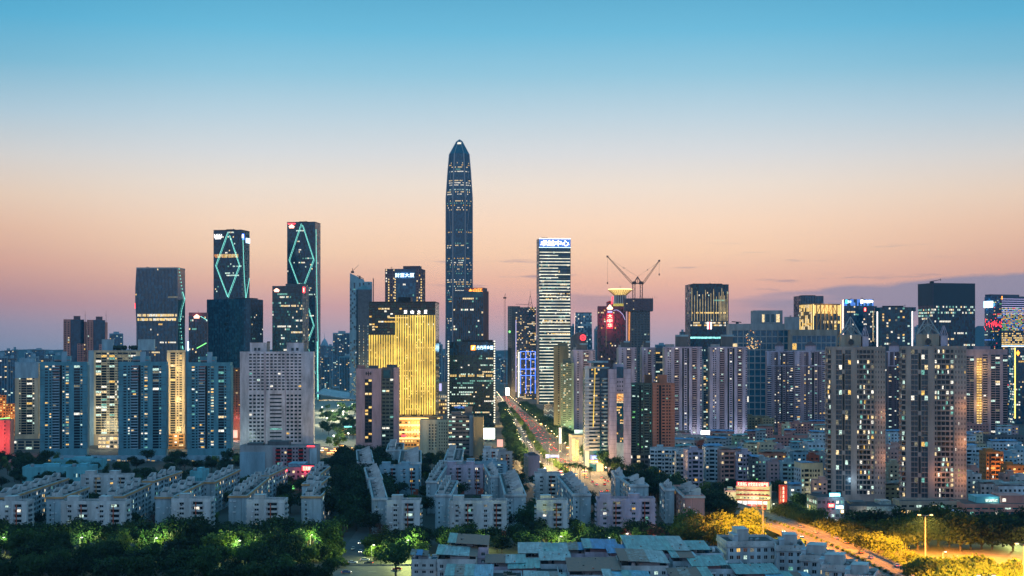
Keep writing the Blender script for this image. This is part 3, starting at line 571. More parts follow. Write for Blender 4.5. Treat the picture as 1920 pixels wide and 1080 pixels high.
for u in (729, 741, 790):
    for i in range(26): m.fb(F, b.uof(u) - .9, b.uof(u) + .9, b.zof(525 + i * 5), b.zof(522.6 + i * 5), .6, .8, 'l_gold' if i % 3 else 'l_warm')
b.parts['st'] = ('light_strip', m); b.done()

# ------------------------------------------------------------------ supertall
Y = 3352; k = Y / FPX
t = empty('supertall_tower', (PX(861.5, Y), Y, 0)); tag(t, 'tallest tower, tapering blue supertall with a pointed glass tip', 'skyscraper')
sec = [(PZ(p, Y) if p else 0, hw * k) for p, hw in ((0, 28), (655, 25.2), (600, 24.6), (460, 24.5), (373, 24.4), (322, 21.0), (290, 18.2), (266, 5.6), (262, .6))]
def octa(z, h): c = h * .47; return [(-c, -h, z), (c, -h, z), (h, -c, z), (h, c, z), (c, h, z), (-c, h, z), (-h, c, z), (-h, -c, z)]
rg = [octa(*q) for q in sec]; core, fac, rib, tip = MB(), MB(), MB(), MB(); r = random.Random(5)
hot = [(.868, .905, .9, 'warm'), (.815, .84, .7, 'warm'), (.78, .80, .45, 'office'), (.715, .76, .4, 'office'), (.63, .648, .55, 'warm'), (.565, .59, .55, 'warm'), (.465, .535, .4, 'warm'), (.36, .45, .78, 'warm'), (.25, .30, .3, 'warm'), (.15, .2, .4, 'warm')]
ztop = sec[-1][0]
for i, (r0, r1) in enumerate(zip(rg, rg[1:])):
    up = i >= 6; (tip if up else core).hexa(r0, r1, 'g_pang', None, False)
    for j in (7, 0, 1):
        F = Face(r0[j], r0[(j + 1) % 8], r1[(j + 1) % 8], r1[j]); nr = max(1, int(F.H / 5.0)); nc = 11 if j == 0 else 7
        for q in range(nr):
            zr = (F.p(0, (q + .5) / nr * F.H).z) / ztop; rk = pick('warm' if q % 3 else 'office', random.Random(int(zr * 900))); rp = random.Random(int(zr * 700)).choice([.95, .8, .35, .9]); h = [x for x in hot if x[0] <= zr <= x[1]]; run = r.random()
            for c in range(nc):
                if h and not up and .12 < (c + .5) / nc < .88 and r.random() < min(.95, h[0][2] * 1.5) * rp * (1 if j == 0 else .7): fac.fq(F, (c + .2) * F.W / nc, (c + .8) * F.W / nc, (q + .3) / nr * F.H, (q + .75) / nr * F.H, .4, rk)
                elif not up and r.random() < .25: fac.fq(F, c * F.W / nc, (c + 1) * F.W / nc, q / nr * F.H, (q + 1) / nr * F.H, .3, r.choice(['g_navy', 'g_pang', 'g_blue']))
        if not up:
            for c in range(1, nc): rib.fb(F, c * F.W / nc - .25, c * F.W / nc + .25, 0, F.H, .2, .6, 'g_blue')
    for j in (7, 0, 1, 2): rib.tube(r0[j], r1[j], 1.5 if not up else .8, 'metal_grey', 5)
    if i in (3, 4):
        F = Face(r0[7], r0[0], r1[0], r1[7]); rib.tube(F.p(F.W * .9, 0, .6), F.p(F.W * .35, F.H, .6), .6, 'metal_grey', 4); F = Face(r0[1], r0[2], r1[2], r1[1]); rib.tube(F.p(F.W * .1, 0, .6), F.p(F.W * .65, F.H, .6), .6, 'metal_grey', 4)
core.build('core', t); fac.build('curtain_wall', t); rib.build('stone_ribs', t); tip.build('glass_tip', t)
F = Face((-8, -16, PZ(273, Y)), (8, -16, PZ(273, Y)), (8, -16, PZ(267, Y)), (-8, -16, PZ(267, Y))); m = MB(); hh = 9.5 * k; m.box(-4.4, 4.4, -hh - 1.2, -hh - .7, PZ(271.6, Y), PZ(268, Y), 'l_white'); m.build('tip_lamp', t)

# ------------------------------------------------------------------ orange sign tower, behind the beaded one
Y = 2120
b = Bld('office_tower', 'dark red ribbed tower with an orange rooftop sign before the supertall', TW, 850, 906, Y, 545, 34, ('R', 10)); b.body('g_navy', tm='roof_dark', part='core'); F = b.F
b.curtain(F, 0, F.W, 0, b.h - 10, 16, 44, ('g_navy', 'g_black', 'g_navy'), .28, .5, .03, 'office', 'w_dkmauve', .4, .6); b.curtain(b.Rt, 0, b.Rt.W, 0, b.h, 7, 44, ('w_dkmauve', 'w_brown'), .02, .2, .01, 'office', 'w_dkmauve')
b.hut(-b.a * .25, b.a, -b.b, b.b * .5, b.zof(540) - b.h, 'w_dkmauve', 'roof_crown'); b.sign(F, '山江', b.uof(887), b.uof(905), b.zof(547), b.zof(541), 'n_orange', 1.0, glow=(8000, (1, .35, .05))); m = MB(); m.quad(F.p(b.uof(879), b.zof(546), 1), F.p(b.uof(886), b.zof(546), 1), F.p(b.uof(882.5), b.zof(541.5), 1), m='n_orange'); b.parts['lg'] = ('sign', m); b.done()
# beaded tower
Y = 1920
b = Bld('office_tower', 'green glass tower edged by vertical chains of white bead lamps', TW, 840, 928, Y, 641, 40, rz=0); b.body('g_green', tm='roof_dark', part='core'); F = b.F
b.curtain(F, 0, F.W, 0, b.h - 18, 26, 32, ('g_black', 'g_green', 'g_green'), .65, .8, .05, 'office', 'metal_dark', .22, .3, slab='metal_dark'); b.curtain(F, 0, F.W, b.h - 18, b.h, 26, 4, ('g_black', 'g_navy'), 0, 0, 0, 'office', 'metal_dark')
m = MB()
for i in range(20):
    u = 3 + i * F.W / 21
    if i % 4 != 3: m.fq(F, u, u + 2.4, b.zof(706), b.zof(702.5), .12, 'l_gold')
b.parts['ls'] = ('lit_storey', m)
for u in (.6, F.W - .6):
    m = MB(); i = 0; py = 640
    while py < 796: q = F.p(u, b.zof(py), 1.2); m.lathe([(.05, q.z - 1), (1.0, q.z - .5), (1.0, q.z + .5), (.05, q.z + 1)], 'n_pale', 6, q.x, q.y); py += 4.6
    m.tube(F.p(u, b.zof(796), .7), F.p(u, b.zof(640), .7), .3, 'metal_grey', 4); b.parts[len(b.parts), 'bead'] = ('light_strip', m)
m = MB(); m.fq(F, b.uof(883), b.uof(891.5), b.zof(656.5), b.zof(647.5), .8, 'n_orange'); m.quad(F.p(b.uof(885), b.zof(655), 1), F.p(b.uof(887), b.zof(655), 1), F.p(b.uof(889.5), b.zof(649), 1), F.p(b.uof(888), b.zof(649), 1), m='n_white'); b.parts['lg'] = ('sign', m)
b.sign(F, '丹丹基金圈', b.uof(893.5), b.uof(924.5), b.zof(655.5), b.zof(648), 'n_iceblue', 1.2, glow=(5000, (.3, .7, 1)))
b.hut(-b.a * .4, b.a * .9, -b.b * .5, b.b * .5, 2.5, 'metal_dark', 'roof_plant'); b.sign(F, '中国电信', b.uof(852), b.uof(876), b.zof(766), b.zof(761), 'l_blue', .8); b.done()
t = empty('video_screen', (PX(916, 1600), 1600, 0)); tag(t, 'glaring white outdoor video screen at the foot of the beaded tower', 'screen'); m = MB(); m.box(-7.5, 7.5, 0, 1.5, PZ(824, 1600), PZ(802, 1600), 'metal_dark'); m.box(-1, 1, .3, 1.3, 0, PZ(824, 1600), 'metal_dark'); m.build('frame', t); m = MB(); m.box(-7, 7, -.2, -.05, PZ(823, 1600), PZ(803, 1600), lamp_mat('n_screen', (.95, 1, .85), 5)); m.build('display', t)
li = bpy.data.lights.new('screen_light', 'AREA'); li.energy = 20000; li.size = 12; li.color = (.85, 1, .7); o = bpy.data.objects.new('screen_light', li); COL.objects.link(o); o.parent = t; o.location = (0, -3, PZ(813, 1600)); o.rotation_euler = (R(90), 0, 0)

# ------------------------------------------------------------------ gold striped tower and its bright podium
Y = 1580
b = Bld('office_tower', 'dark brown tower wrapped in glowing yellow vertical light stripes', TW, 692, 816, Y, 567, 42, rz=-3); b.body('g_brown', tm='roof_dark', part='core'); F = b.F
b.curtain(F, 0, F.W, b.zof(640), b.h, 22, 15, ('g_brown', 'g_black', 'g_green'), .45, .3, .06, 'warm', 'metal_dark', .25, .3, slab='metal_dark'); b.curtain(F, 0, F.W, 0, b.zof(640), 22, 40, ('g_brown', 'w_tan', 'w_tan'), .4, .4, .08, 'gold', None)  # tan panels below: gaps lightened by colour for the stripes' glow
def stripes(xa, xb, n, ptop, pbot):
    for i in range(n):
        u = b.uof(xa) + (b.uof(xb) - b.uof(xa)) * i / (n - 1); m = MB(); m.fb(F, u - .72, u + .72, b.zof(pbot), b.zof(ptop), .3, .9, 'n_yel'); m.fb(F, u - .95, u + .95, b.zof(pbot), b.zof(ptop), .1, .3, 'w_olive'); b.parts[len(b.parts), 'light_strip'] = ('light_strip', m)  # olive backing has the stripes' spill light put into its colour
stripes(742.5, 815, 17, 591, 777); stripes(693, 739.5, 11, 628, 777)
m = MB(); m.fb(F, b.uof(727), b.uof(766), b.zof(596.5), b.zof(595), .3, 1.0, 'l_gold'); b.parts['br'] = ('light_strip', m)
for q, c in enumerate('浙山大厦'): b.sign(F, c, b.uof(757.5 + q * 12.6), b.uof(763.5 + q * 12.6), b.zof(588), b.zof(581.5), 'n_white', 1.2)
b.hut(-6, 8, -8, 8, 6, 'metal_dark', 'roof_plant'); b.parapet('metal_dark', 1.0); 
for q in (.2, .45, .7, .92):
    for py in (610, 660, 710, 760):
        if q > .4 or py > 640: b.lamp(F.p(F.W * q, b.zof(py), 9), 5000, (1, .8, .22), 5)
b.done()
b = Bld('podium_hall', 'gold lit podium at the foot of the yellow striped tower', 'building', 748, 825, 1530, 782, 30, rz=-3); b.body('w_tan', tm='roof_dark'); F = b.F
for i, py in enumerate((785, 797, 810, 822)):
    m = MB(); m.fb(F, 0, F.W * (1 if i < 1 else .62), b.zof(py + 1.6), b.zof(py - 1.6), .1, .8, 'n_gold'); b.parts[len(b.parts), 'l'] = ('light_strip', m)
b.grid(F, 0, F.W, 0, b.h, 14, 8, .7, .5, .3, 'w_tan', .7, 'gold'); b.lamp(F.p(F.W * .4, b.h * .7, 14), 60000, (1, .65, .2), 6); m = MB(); m.fq(F, b.uof(753), b.uof(762), b.zof(819), b.zof(815), .9, 'n_red'); b.parts['s'] = ('sign', m); b.done()

# ------------------------------------------------------------------ blue lit tower, construction core, striped tower
Y = 3050
b = Bld('core_tower', 'unfinished black concrete tower left of the blue lit tower', 'tower', 952, 975, Y, 574, 34, rz=0); b.body('w_black', tm='roof_dark'); b.grid(b.F, 0, b.F.W * .3, b.h * .55, b.h, 2, 24, .7, .6, .5, 'w_conc', .0, gl='g_slate'); b.grid(b.F, b.F.W * .3, b.F.W, 0, b.h, 5, 60, .5, .4, .4, 'w_dgrey', .02)
m = MB(); q = b.F.p(b.uof(955.5), b.zof(622), 1); m.lathe([(.1, q.z - 3), (2.6, q.z), (.1, q.z + 3)], 'n_green', 8, q.x, q.y); b.parts['g'] = ('beacon', m); b.done()
Y = 2980
b = Bld('office_tower', 'tower outlined in blue neon with a lattice roof mast', TW, 967, 1005, Y, 576, 36, ('L', 1)); b.body('g_navy', tm='roof_dark', part='core'); F = b.F
b.curtain(F, 0, F.W, 0, b.h, 14, 58, ('g_navy', 'g_slate', 'w_dkmauve'), .5, .5, .14, 'warm', 'metal_dark', .2)
for px in (976, 986, 995, 1003.5): b.strip(F.p(b.uof(px), b.zof(738), .9), F.p(b.uof(px), b.zof(659), .9), .55, 'n_blue')
for py in (659, 673, 692, 704): b.strip(F.p(b.uof(975), b.zof(py), .9), F.p(b.uof(1004), b.zof(py), .9), .5, 'n_blue')
b.strip(F.p(.4, b.zof(600), .9), F.p(.4, b.zof(735), .9), .7, 'n_lav'); b.strip(F.p(b.uof(972.5), b.zof(660), 1), F.p(b.uof(972.5), b.zof(745), 1), 1.6, 'n_pale')
m = MB(); z = b.h
for q in range(4): x, y = ((-5, -5), (5, -5), (5, 5), (-5, 5))[q]; x2, y2 = ((-5, -5), (5, -5), (5, 5), (-5, 5))[(q + 1) % 4]; m.tube((x + 10, y, z), (10 + x * .1, y * .1, z + 24), .4, 'metal_dark', 4); m.tube((x + 10, y, z), (x2 * .6 + 10, y2 * .6, z + 10), .3, 'metal_dark', 4); m.tube((x * .6 + 10, y * .6, z + 10), (x2 * .6 + 10, y2 * .6, z + 10), .3, 'metal_dark', 4)
m.tube((10, 0, z + 22), (10, 0, z + 36), .4, 'metal_dark', 5, .15); b.parts['m'] = ('roof_mast', m); b.strip((-b.a, 0, z + 7), (8, 0, z + 6), .4, 'metal_dark', 'roof_rail'); b.done()
t = empty('tower_crane', (PX(946.5, 2700), 2700, 0)); tag(t, 'thin construction crane mast left of the unfinished black tower', 'crane'); zt = PZ(560, 2700); m = MB()
for sx_, sy_ in ((-1.2, -1.2), (1.2, -1.2), (1.2, 1.2), (-1.2, 1.2)): m.tube((sx_, sy_, 0), (sx_, sy_, zt), .28, 'crane_steel', 4)
for i in range(int(zt / 5)): m.tube((-1.2, -1.2, i * 5), (1.2, -1.2, i * 5 + 5), .16, 'crane_steel', 3)
m.build('mast', t); m = MB(); m.box(-3, 3, -1.5, 1.5, zt, zt + 3, 'crane_steel'); m.tube((0, 0, zt + 3), (1, 0, zt + 10), .5, 'crane_steel'); m.build('cab', t)
Y = 2720
b = Bld('striped_tower', 'slim tower ringed by white light bands under a blue rooftop sign', TW, 1010.5, 1070, Y, 447, 44, ('L', 4.5)); b.body('g_navy', tm='roof_dark', part='core'); F, G = b.F, b.Lf; r = random.Random(9)
b.curtain(F, 0, F.W, 0, b.h, 18, 52, ('g_navy', 'g_teal', 'g_green'), .4, .8, .05, 'office', None); b.curtain(G, 0, G.W, 0, b.h, 12, 52, ('w_stone', 'g_slate'), .02, .2, .01, 'office', None, slab='w_stone'); py = 473.0; i = 0
while py < 762:
    u1 = F.W * (.62 if i in (1, 5, 8) or r.random() < .08 else 1) - 1; m = MB(); m.fb(F, 1, u1, b.zof(py + .72), b.zof(py - .72), .2, 1.0, lamp_mat('n_band', (1, .96, .74), 1.3, .35, .05)); m.fb(F, .4, F.W - .4, b.zof(py + 1.6), b.zof(py + 1.1), .1, .8, 'w_grey'); b.parts[len(b.parts), 'light_strip'] = ('light_strip', m); py += 5.95; i += 1
for py in (551, 556, 561, 602, 605, 626): b.curtain(F, F.W * .1, F.W * .98, b.zof(py + 2), b.zof(py - 2), 16, 1, ('g_black',), 1, 1, .7, 'warm', part='lit_storey')
m = MB(); m.fb(F, .5, F.W - .5, b.zof(462.5), b.zof(448.5), .3, .7, 'l_blue'); b.parts['sb'] = ('sign_board', m); b.sign(F, '卓越中心', b.uof(1013), b.uof(1067), b.zof(461.5), b.zof(450.5), 'n_white', 1.3); b.strip(F.p(0, b.h - .5, .8), F.p(F.W, b.h - .5, .8), .6, 'n_white'); b.strip(F.p(0, b.zof(464), .8), F.p(F.W, b.zof(464), .8), .5, 'n_iceblue'); b.mast(-b.a + 8, 0, b.h, b.h + 5, .4); b.hut(-b.a + 8, -b.a + 18, -4, 4, 2.5, 'metal_dark', 'roof_plant'); b.done()
Y = 3150
b = Bld('office_tower', 'small tapered blue glass tower right of the striped tower', TW, 1076, 1112, Y, 585.5, 36, ('L', 1)); q = 3; a, bb = b.a, b.b; b.part('core').hexa([(-a, -bb, 0), (a, -bb, 0), (a, bb, 0), (-a, bb, 0)], [(-a + q, -bb + q, b.h), (a - q, -bb + q, b.h), (a - q, bb - q, b.h), (-a + q, bb - q, b.h)], 'g_blue', 'roof_dark')
F = Face((-a, -bb, 0), (a, -bb, 0), (a - q, -bb + q, b.h), (-a + q, -bb + q, b.h)); b.curtain(F, 0, F.W, 0, F.H - 3, 12, 40, ('g_blue', 'w_bluegrey', 'g_blue'), .15, .5, .03, 'office', None); b.done()
# ------------------------------------------------------------------ red sign block, crown tower, tower under construction
Y = 2620
t = empty('crown_tower', (PX(1164, Y), Y + 16, 0)); tag(t, 'hotel tower topped by a flared golden lit crown', 'hotel tower'); k = Y / FPX; z = lambda p: PZ(p, Y)
m = MB(); m.lathe([(11 * k, 0), (11 * k, z(552))], 'w_dkmauve', 20); m.build('shaft', t); m = MB()
for i in range(20): q = 2 * math.pi * i / 20; m.tube((11.3 * k * math.cos(q), 11.3 * k * math.sin(q), z(578)), (11.3 * k * math.cos(q), 11.3 * k * math.sin(q), z(552)), .7, 'metal_white', 4)
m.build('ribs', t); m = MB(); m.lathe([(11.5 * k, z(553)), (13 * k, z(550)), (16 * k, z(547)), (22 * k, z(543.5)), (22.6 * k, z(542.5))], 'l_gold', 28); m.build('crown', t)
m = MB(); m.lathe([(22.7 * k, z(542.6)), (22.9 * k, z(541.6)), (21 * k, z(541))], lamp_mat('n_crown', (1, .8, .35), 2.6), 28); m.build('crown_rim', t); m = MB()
for i in range(28):
    q = 2 * math.pi * i / 28; m.tube((11.6 * k * math.cos(q), 11.6 * k * math.sin(q), z(553)), (22.8 * k * math.cos(q), 22.8 * k * math.sin(q), z(543)), .55, 'w_tan', 4)
m.build('crown_ribs', t); m = MB(); m.lathe([(13.5 * k, z(580)), (13.5 * k, z(569))], lamp_mat('l_olive', (.75, .6, .1), .8, .6), 22); m.build('lit_collar', t); m = MB(); m.tube((0, 0, z(541)), (0, 0, z(535)), .5, 'metal_dark', 4); m.build('antenna', t)
Y = 2520
b = Bld('hotel_block', 'dark red block with a glowing red vertical sign', 'hotel', 1121, 1172, Y, 574, 40, ('L', 1)); b.body('w_dkmauve', tm='roof_dark'); F = b.F
b.curtain(F, 0, F.W, 0, b.h - 2, 18, 46, ('w_dkmauve', 'g_brown', 'w_dkmauve'), .14, .3, .02, 'warm', 'w_dkmauve', .4, .4)
m = MB(); m.fb(F, b.uof(1137), b.uof(1149.5), b.zof(640), b.zof(567), 0, 1.4, 'w_dkmauve'); m.quad(F.p(b.uof(1136), b.zof(567), 1.4), F.p(b.uof(1150), b.zof(567), 1.4), F.p(b.uof(1143), b.zof(564), 1.4), m='w_red'); b.parts['sp'] = ('sign_pier', m)
b.sign(F, '大中华', b.uof(1139), b.uof(1148), b.zof(614.5), b.zof(588.5), 'n_redw', 1.7, True, glow=(40000, (1, .05, .08))); m = MB(); m.fq(F, b.uof(1137.5), b.uof(1149.5), b.zof(616), b.zof(588), 1.5, lamp_mat('n_deepred', (1, .02, .05), 1.5)); b.parts['sb'] = ('sign_board', m)
m = MB(); q = F.p(b.uof(1143.5), b.zof(577), 2.2)
for dx_, dz_, rr in ((0, 0, 3.6), (-3, -1, 2.4), (3, -1, 2.4), (0, 3, 2.4)): m.lathe([(rr * .2, q.z + dz_ - rr), (rr, q.z + dz_ - rr * .3), (rr * .9, q.z + dz_ + rr * .5), (rr * .2, q.z + dz_ + rr)], 'n_redw', 10, q.x + dx_, q.y)
m.fq(F, b.uof(1139), b.uof(1148), b.zof(586.5), b.zof(583), 2.0, 'n_lav'); b.parts['em'] = ('emblem', m); b.strip(F.p(b.uof(1136.5), b.zof(600), 1), F.p(b.uof(1136.5), b.zof(650), 1), .5, 'l_dim'); b.strip(F.p(b.uof(1147), b.zof(570), 2), F.p(b.uof(1149), b.zof(556), 2), 1.2, 'n_red')
m = MB(); pp = [(1150, 582), (1156, 581), (1162, 584), (1168, 590), (1172, 600)]
for (xa, ya), (xb, yb) in zip(pp, pp[1:]): m.tube(F.p(b.uof(xa), b.zof(ya), 1), F.p(b.uof(xb), b.zof(yb), 1), .5, 'n_lav', 4)
b.parts['arc'] = ('light_strip', m); b.done()
Y = 2470
b = Bld('concrete_tower', 'unfinished concrete tower with an overhanging top under the two cranes', 'tower', 1177, 1219, Y, 580, 38, ('L', 1)); b.body('w_conc', tm='roof_dark'); F = b.F; h = b.h
b.grid(F, 0, F.W, 0, h - 3, 7, 40, .5, .5, .5, 'w_dgrey', .02, gl='g_black'); m = MB(); o = 9 * Y / FPX / 1.3; m.box(-b.a - o, b.a + o * .8, -b.b - 3, b.b + 3, b.zof(583), b.zof(559.5), 'w_dgrey', 'roof_dark'); b.parts['top'] = ('top_storeys', m)
FT = Face((-b.a - o, -b.b - 3, 0), (b.a + o * .8, -b.b - 3, 0), (b.a + o * .8, -b.b - 3, h), (-b.a - o, -b.b - 3, h)); b.grid(FT, 2, FT.W - 2, b.zof(582), b.zof(561), 8, 4, .3, .25, .3, 'w_dkmauve', .05, gl='g_black'); m = MB()
for i in range(16): m.tube((-b.a - o + i * 3.8, -b.b, b.zof(559.5)), (-b.a - o + i * 3.8, -b.b, b.zof(557 - (i % 3))), .25, 'metal_dark', 4)
b.parts['rb'] = ('rebar_posts', m); b.strip(F.p(2, b.zof(660), 1.2), F.p(3, b.zof(585), 1.2), 1.4, 'l_org', 'hoist_lamps'); b.done()
def crane(px, Yc, pbase, ptop, jib, tipd, lab):
    t = empty('tower_crane', (PX(px, Yc), Yc, PZ(pbase, Yc))); tag(t, lab, 'crane'); Z0 = PZ(pbase, Yc); zt = PZ(ptop, Yc) - Z0; k = Yc / FPX; m = MB()
    for sx_, sy_ in ((-2, -2), (2, -2), (2, 2), (-2, 2)): m.tube((sx_, sy_, 0), (sx_, sy_, zt), .6, 'crane_steel', 4)
    n = 6
    for i in range(n):
        q = 1 if i % 2 else -1; m.tube((-2 * q, -2, zt * i / n), (2 * q, -2, zt * (i + 1) / n), .3, 'crane_steel', 3); m.tube((2, -2 * q, zt * i / n), (2, 2 * q, zt * (i + 1) / n), .3, 'crane_steel', 3)
    m.build('mast', t); m = MB(); s_ = 1 if jib[0] > px else -1; m.box(-4, 4, -3, 3, zt, zt + 3.5, 'crane_steel'); m.box(-s_ * 12 - 3, -s_ * 12 + 3, -2.5, 2.5, zt + .5, zt + 5, 'crane_steel'); m.box(min(0, -s_ * 12), max(0, -s_ * 12), -1.5, 1.5, zt + .8, zt + 2.4, 'crane_steel'); m.build('machine_deck', t)
    ap = Vector((-s_ * 7, 0, PZ(519, Yc) - Z0)); m = MB(); m.tube((-s_ * 1, 0, zt + 3), ap, .7, 'crane_steel', 4); m.tube((-s_ * 13, 0, zt + 3), ap, .6, 'crane_steel', 4); m.tube((-s_ * 7, 0, zt + 3), ap, .4, 'crane_steel', 4); m.build('back_frame', t)
    p0 = Vector((s_ * 4, 0, zt + 3)); p1 = Vector(((jib[0] - px) * k, 0, PZ(jib[1], Yc) - Z0)); d = (p1 - p0); nx = Vector((-d.z, 0, d.x)).normalized() * 1.5 * s_; m = MB()
    for off in (nx, -nx): m.tube(p0 + off + Vector((0, -1, 0)), p1 + off * .4, .42, 'crane_steel', 4); m.tube(p0 + off + Vector((0, 1, 0)), p1 + off * .4, .42, 'crane_steel', 4)
    for i in range(18): a_, b_ = i / 18, (i + 1) / 18; sg = 1 if i % 2 else -1; m.tube(p0 + d * a_ + nx * sg * (1 - a_ * .6), p0 + d * b_ - nx * sg * (1 - b_ * .6), .28, 'crane_steel', 3)
    m.box(p1.x - 1.6, p1.x + 1.6, -1.2, 1.2, p1.z - 1.5, p1.z + 1.5, 'crane_steel'); m.build('jib', t)
    m = MB(); m.tube(ap, p0 + d * .9, .16, 'metal_dark', 3); m.tube(p1, p1 + Vector((0, 0, -tipd * k)), .14, 'metal_dark', 3); e = p1 + Vector((0, 0, -tipd * k)); m.box(e.x - 1, e.x + 1, -1, 1, e.z - 3, e.z, 'crane_steel'); mid = (ap + p0 + d * .9) / 2; m.box(mid.x - .8, mid.x + .8, -.8, .8, mid.z - .8, mid.z + .8, 'crane_steel'); m.build('cable', t)
crane(1188.5, 2465, 560, 533, (1139, 481), 48, 'construction crane with its jib raised to the left'); crane(1202.5, 2480, 560, 533, (1236, 489), 24, 'construction crane with its jib raised to the right')

# ------------------------------------------------------------------ office towers on the right skyline
Y = 2500
b = Bld('glass_tower', 'broad glass tower with thin golden light fins and an aqua lit band', TW, 1294.5, 1366, Y, 533, 48, ('L', 10)); b.body('g_teal', tm='roof_dark', part='core'); F, G = b.F, b.Lf
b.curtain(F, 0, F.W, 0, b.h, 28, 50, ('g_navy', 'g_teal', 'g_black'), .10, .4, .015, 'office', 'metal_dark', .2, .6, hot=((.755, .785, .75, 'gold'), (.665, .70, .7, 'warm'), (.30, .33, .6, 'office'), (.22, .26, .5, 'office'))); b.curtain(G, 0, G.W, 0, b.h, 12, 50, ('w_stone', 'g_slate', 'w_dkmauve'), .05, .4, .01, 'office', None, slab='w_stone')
for i in range(27):
    u = (i + 1) * F.W / 28
    if i % 2 == 0 or i > 20: m = MB(); m.fb(F, u - .32, u + .32, b.zof(602), b.zof(540 + (i * 7) % 22), .6, 1.0, lamp_mat('l_fin', (1, .75, .35), .75, .5, .1)); b.parts[len(b.parts), 'light_strip'] = ('light_strip', m)
m = MB(); m.fb(F, 0, F.W, b.zof(635), b.zof(631.5), .3, .9, lamp_mat('l_aqua', (.35, 1, .95), 1.3, .6, .2)); b.parts['aq'] = ('light_strip', m); m = MB()
for q, (u, c) in enumerate(((1327, 'n_white'), (1330.5, 'n_red'), (1333, 'n_white'))): m.fq(F, b.uof(u) - 1.1, b.uof(u) + 1.1, b.zof(617), b.zof(604), 1.1, c)
b.parts['lg'] = ('sign', m); b.mast(6, 0, b.h, b.h + 4, .6); b.hut(-b.a + 8, b.a - 8, -10, 10, 1.6, 'metal_dark', 'roof_plant'); b.done()
Y = 2050
b = Bld('office_block', 'wide grey framed office block with gridded dark glass bays', 'office block', 1367, 1480, Y, 607, 50, ('L', 5)); b.body('w_grey'); F = b.F
b.grid(F, 4, F.W, 0, b.h - 9, 10, 14, .84, .84, .5, 'w_grey', .03, 'warm', gl='g_blue', sill=.08); b.part('wall').fb(F, 0, F.W, b.h - 9, b.h, 0, .8, 'w_grey'); b.hut(b.uof(1413) - b.a, b.uof(1469) - b.a, -14, 20, b.zof(582) - b.h, 'w_grey', 'upper_block'); b.hut(b.uof(1413) - b.a - 2, b.uof(1430) - b.a, -16, -14, b.zof(585) - b.h, 'w_grey', 'upper_bay')
GF = Face((b.uof(1417) - b.a, -14.1, b.h), (b.uof(1465) - b.a, -14.1, b.h), (b.uof(1465) - b.a, -14.1, b.zof(587)), (b.uof(1417) - b.a, -14.1, b.zof(587))); b.grid(GF, 0, GF.W, 1, GF.H, 5, 1, .7, .8, .4, 'w_grey', .3, 'office', gl='g_teal', sill=.1)
m = MB(); x = b.uof(1385) - b.a; m.box(x - 2, x + 2, -2, 2, b.h, b.h + 3, 'metal_dark'); m.tube((x - 8, 0, b.h + 3.5), (x + 6, 0, b.h + 2.6), .7, 'metal_dark', 5); b.parts['gd'] = ('roof_gondola', m)
r = random.Random(3); mb = b.part('lit_offices')
for i in range(46): u, v = b.uof(1410) + r.gauss(0, 5), b.zof(655) + abs(r.gauss(0, 12)); mb.fq(F, u, u + 1.2, v, v + 1.4, .6, r.choice(['l_warm', 'l_yel', 'l_warm', 'l_org']))
b.done()
b = Bld('office_block', 'grey framed office block with tall mullions left of the gold lattice tower', 'office block', 1481, 1570, 1980, 618, 46, ('L', 4)); b.body('w_stone'); F = b.F; b.grid(F, 3, F.W - 2, 0, b.h - 8, 9, 12, .84, .84, .5, 'w_grey', .04, 'gold', gl='g_blue', sill=.08); b.part('wall').fb(F, 0, F.W, b.h - 8, b.h, 0, .8, 'w_stone'); b.hut(b.uof(1473) - b.a, b.uof(1500) - b.a, -12, 10, b.zof(594) - b.h, 'w_grey', 'upper_block'); b.mast(b.uof(1484) - b.a, 0, b.zof(594), b.zof(590), .6); b.done()
Y = 2480
b = Bld('office_tower', 'blue grey tower standing behind the gold lattice tower', TW, 1501, 1544, Y, 555, 40, ('L', 13)); b.body('g_blue', tm='roof_dark', part='core'); b.curtain(b.F, 0, b.F.W, 0, b.h, 14, 44, ('g_blue', 'g_navy', 'g_slate'), .03, .3, .003, 'office', 'metal_grey', .2, .3, slab='metal_dark'); b.curtain(b.Lf, 0, b.Lf.W, 0, b.h, 10, 44, ('w_dkmauve', 'g_slate'), .02, .3, .003, 'office', None, slab='w_dkmauve'); b.hut(-14, 10, -8, 8, 1.5, 'metal_dark', 'roof_plant'); b.done()
Y = 2300
b = Bld('lattice_tower', 'tower wrapped in a glowing golden diagonal lattice', TW, 1523, 1576, Y, 570.5, 40, ('L', 24)); b.body('w_brown', tm='roof_dark', part='core'); F, G = b.F, b.Lf
b.grid(F, 0, F.W, 0, b.h - 14, 8, 26, .6, .7, .3, 'w_dgrey', .22, 'gold', gl='g_blue'); b.curtain(G, 0, G.W, 0, b.h, 9, 30, ('l_gold', 'w_tan', 'l_warm'), .3, .6, .2, 'gold', 'w_tan', .5, .5); mb = b.part('lit_crown_storey'); n = 7
for i in range(n): mb.fq(F, (i + .12) * F.W / n, (i + .88) * F.W / n, b.zof(588), b.zof(572), .5, 'l_gold')
m = MB()
for i in range(n + 1): m.fb(F, i * F.W / n - .8, i * F.W / n + .8, 0, b.h, .6, 1.6, 'w_tan')
r = random.Random(2)
for i in range(n):
    for q in range(4):
        z1 = b.h - q * 20
        if r.random() < .75: s_ = r.random() < .5; m.tube(F.p((i + (0 if s_ else 1)) * F.W / n, z1, 1.1), F.p((i + (1 if s_ else 0)) * F.W / n, z1 - 18, 1.1), .6, 'w_tan', 4)
b.parts['lt'] = ('lattice', m)
for u in (.8, F.W - .8): b.strip(F.p(u, b.zof(650), 1.8), F.p(u, b.h, 1.8), .6, 'n_gold')
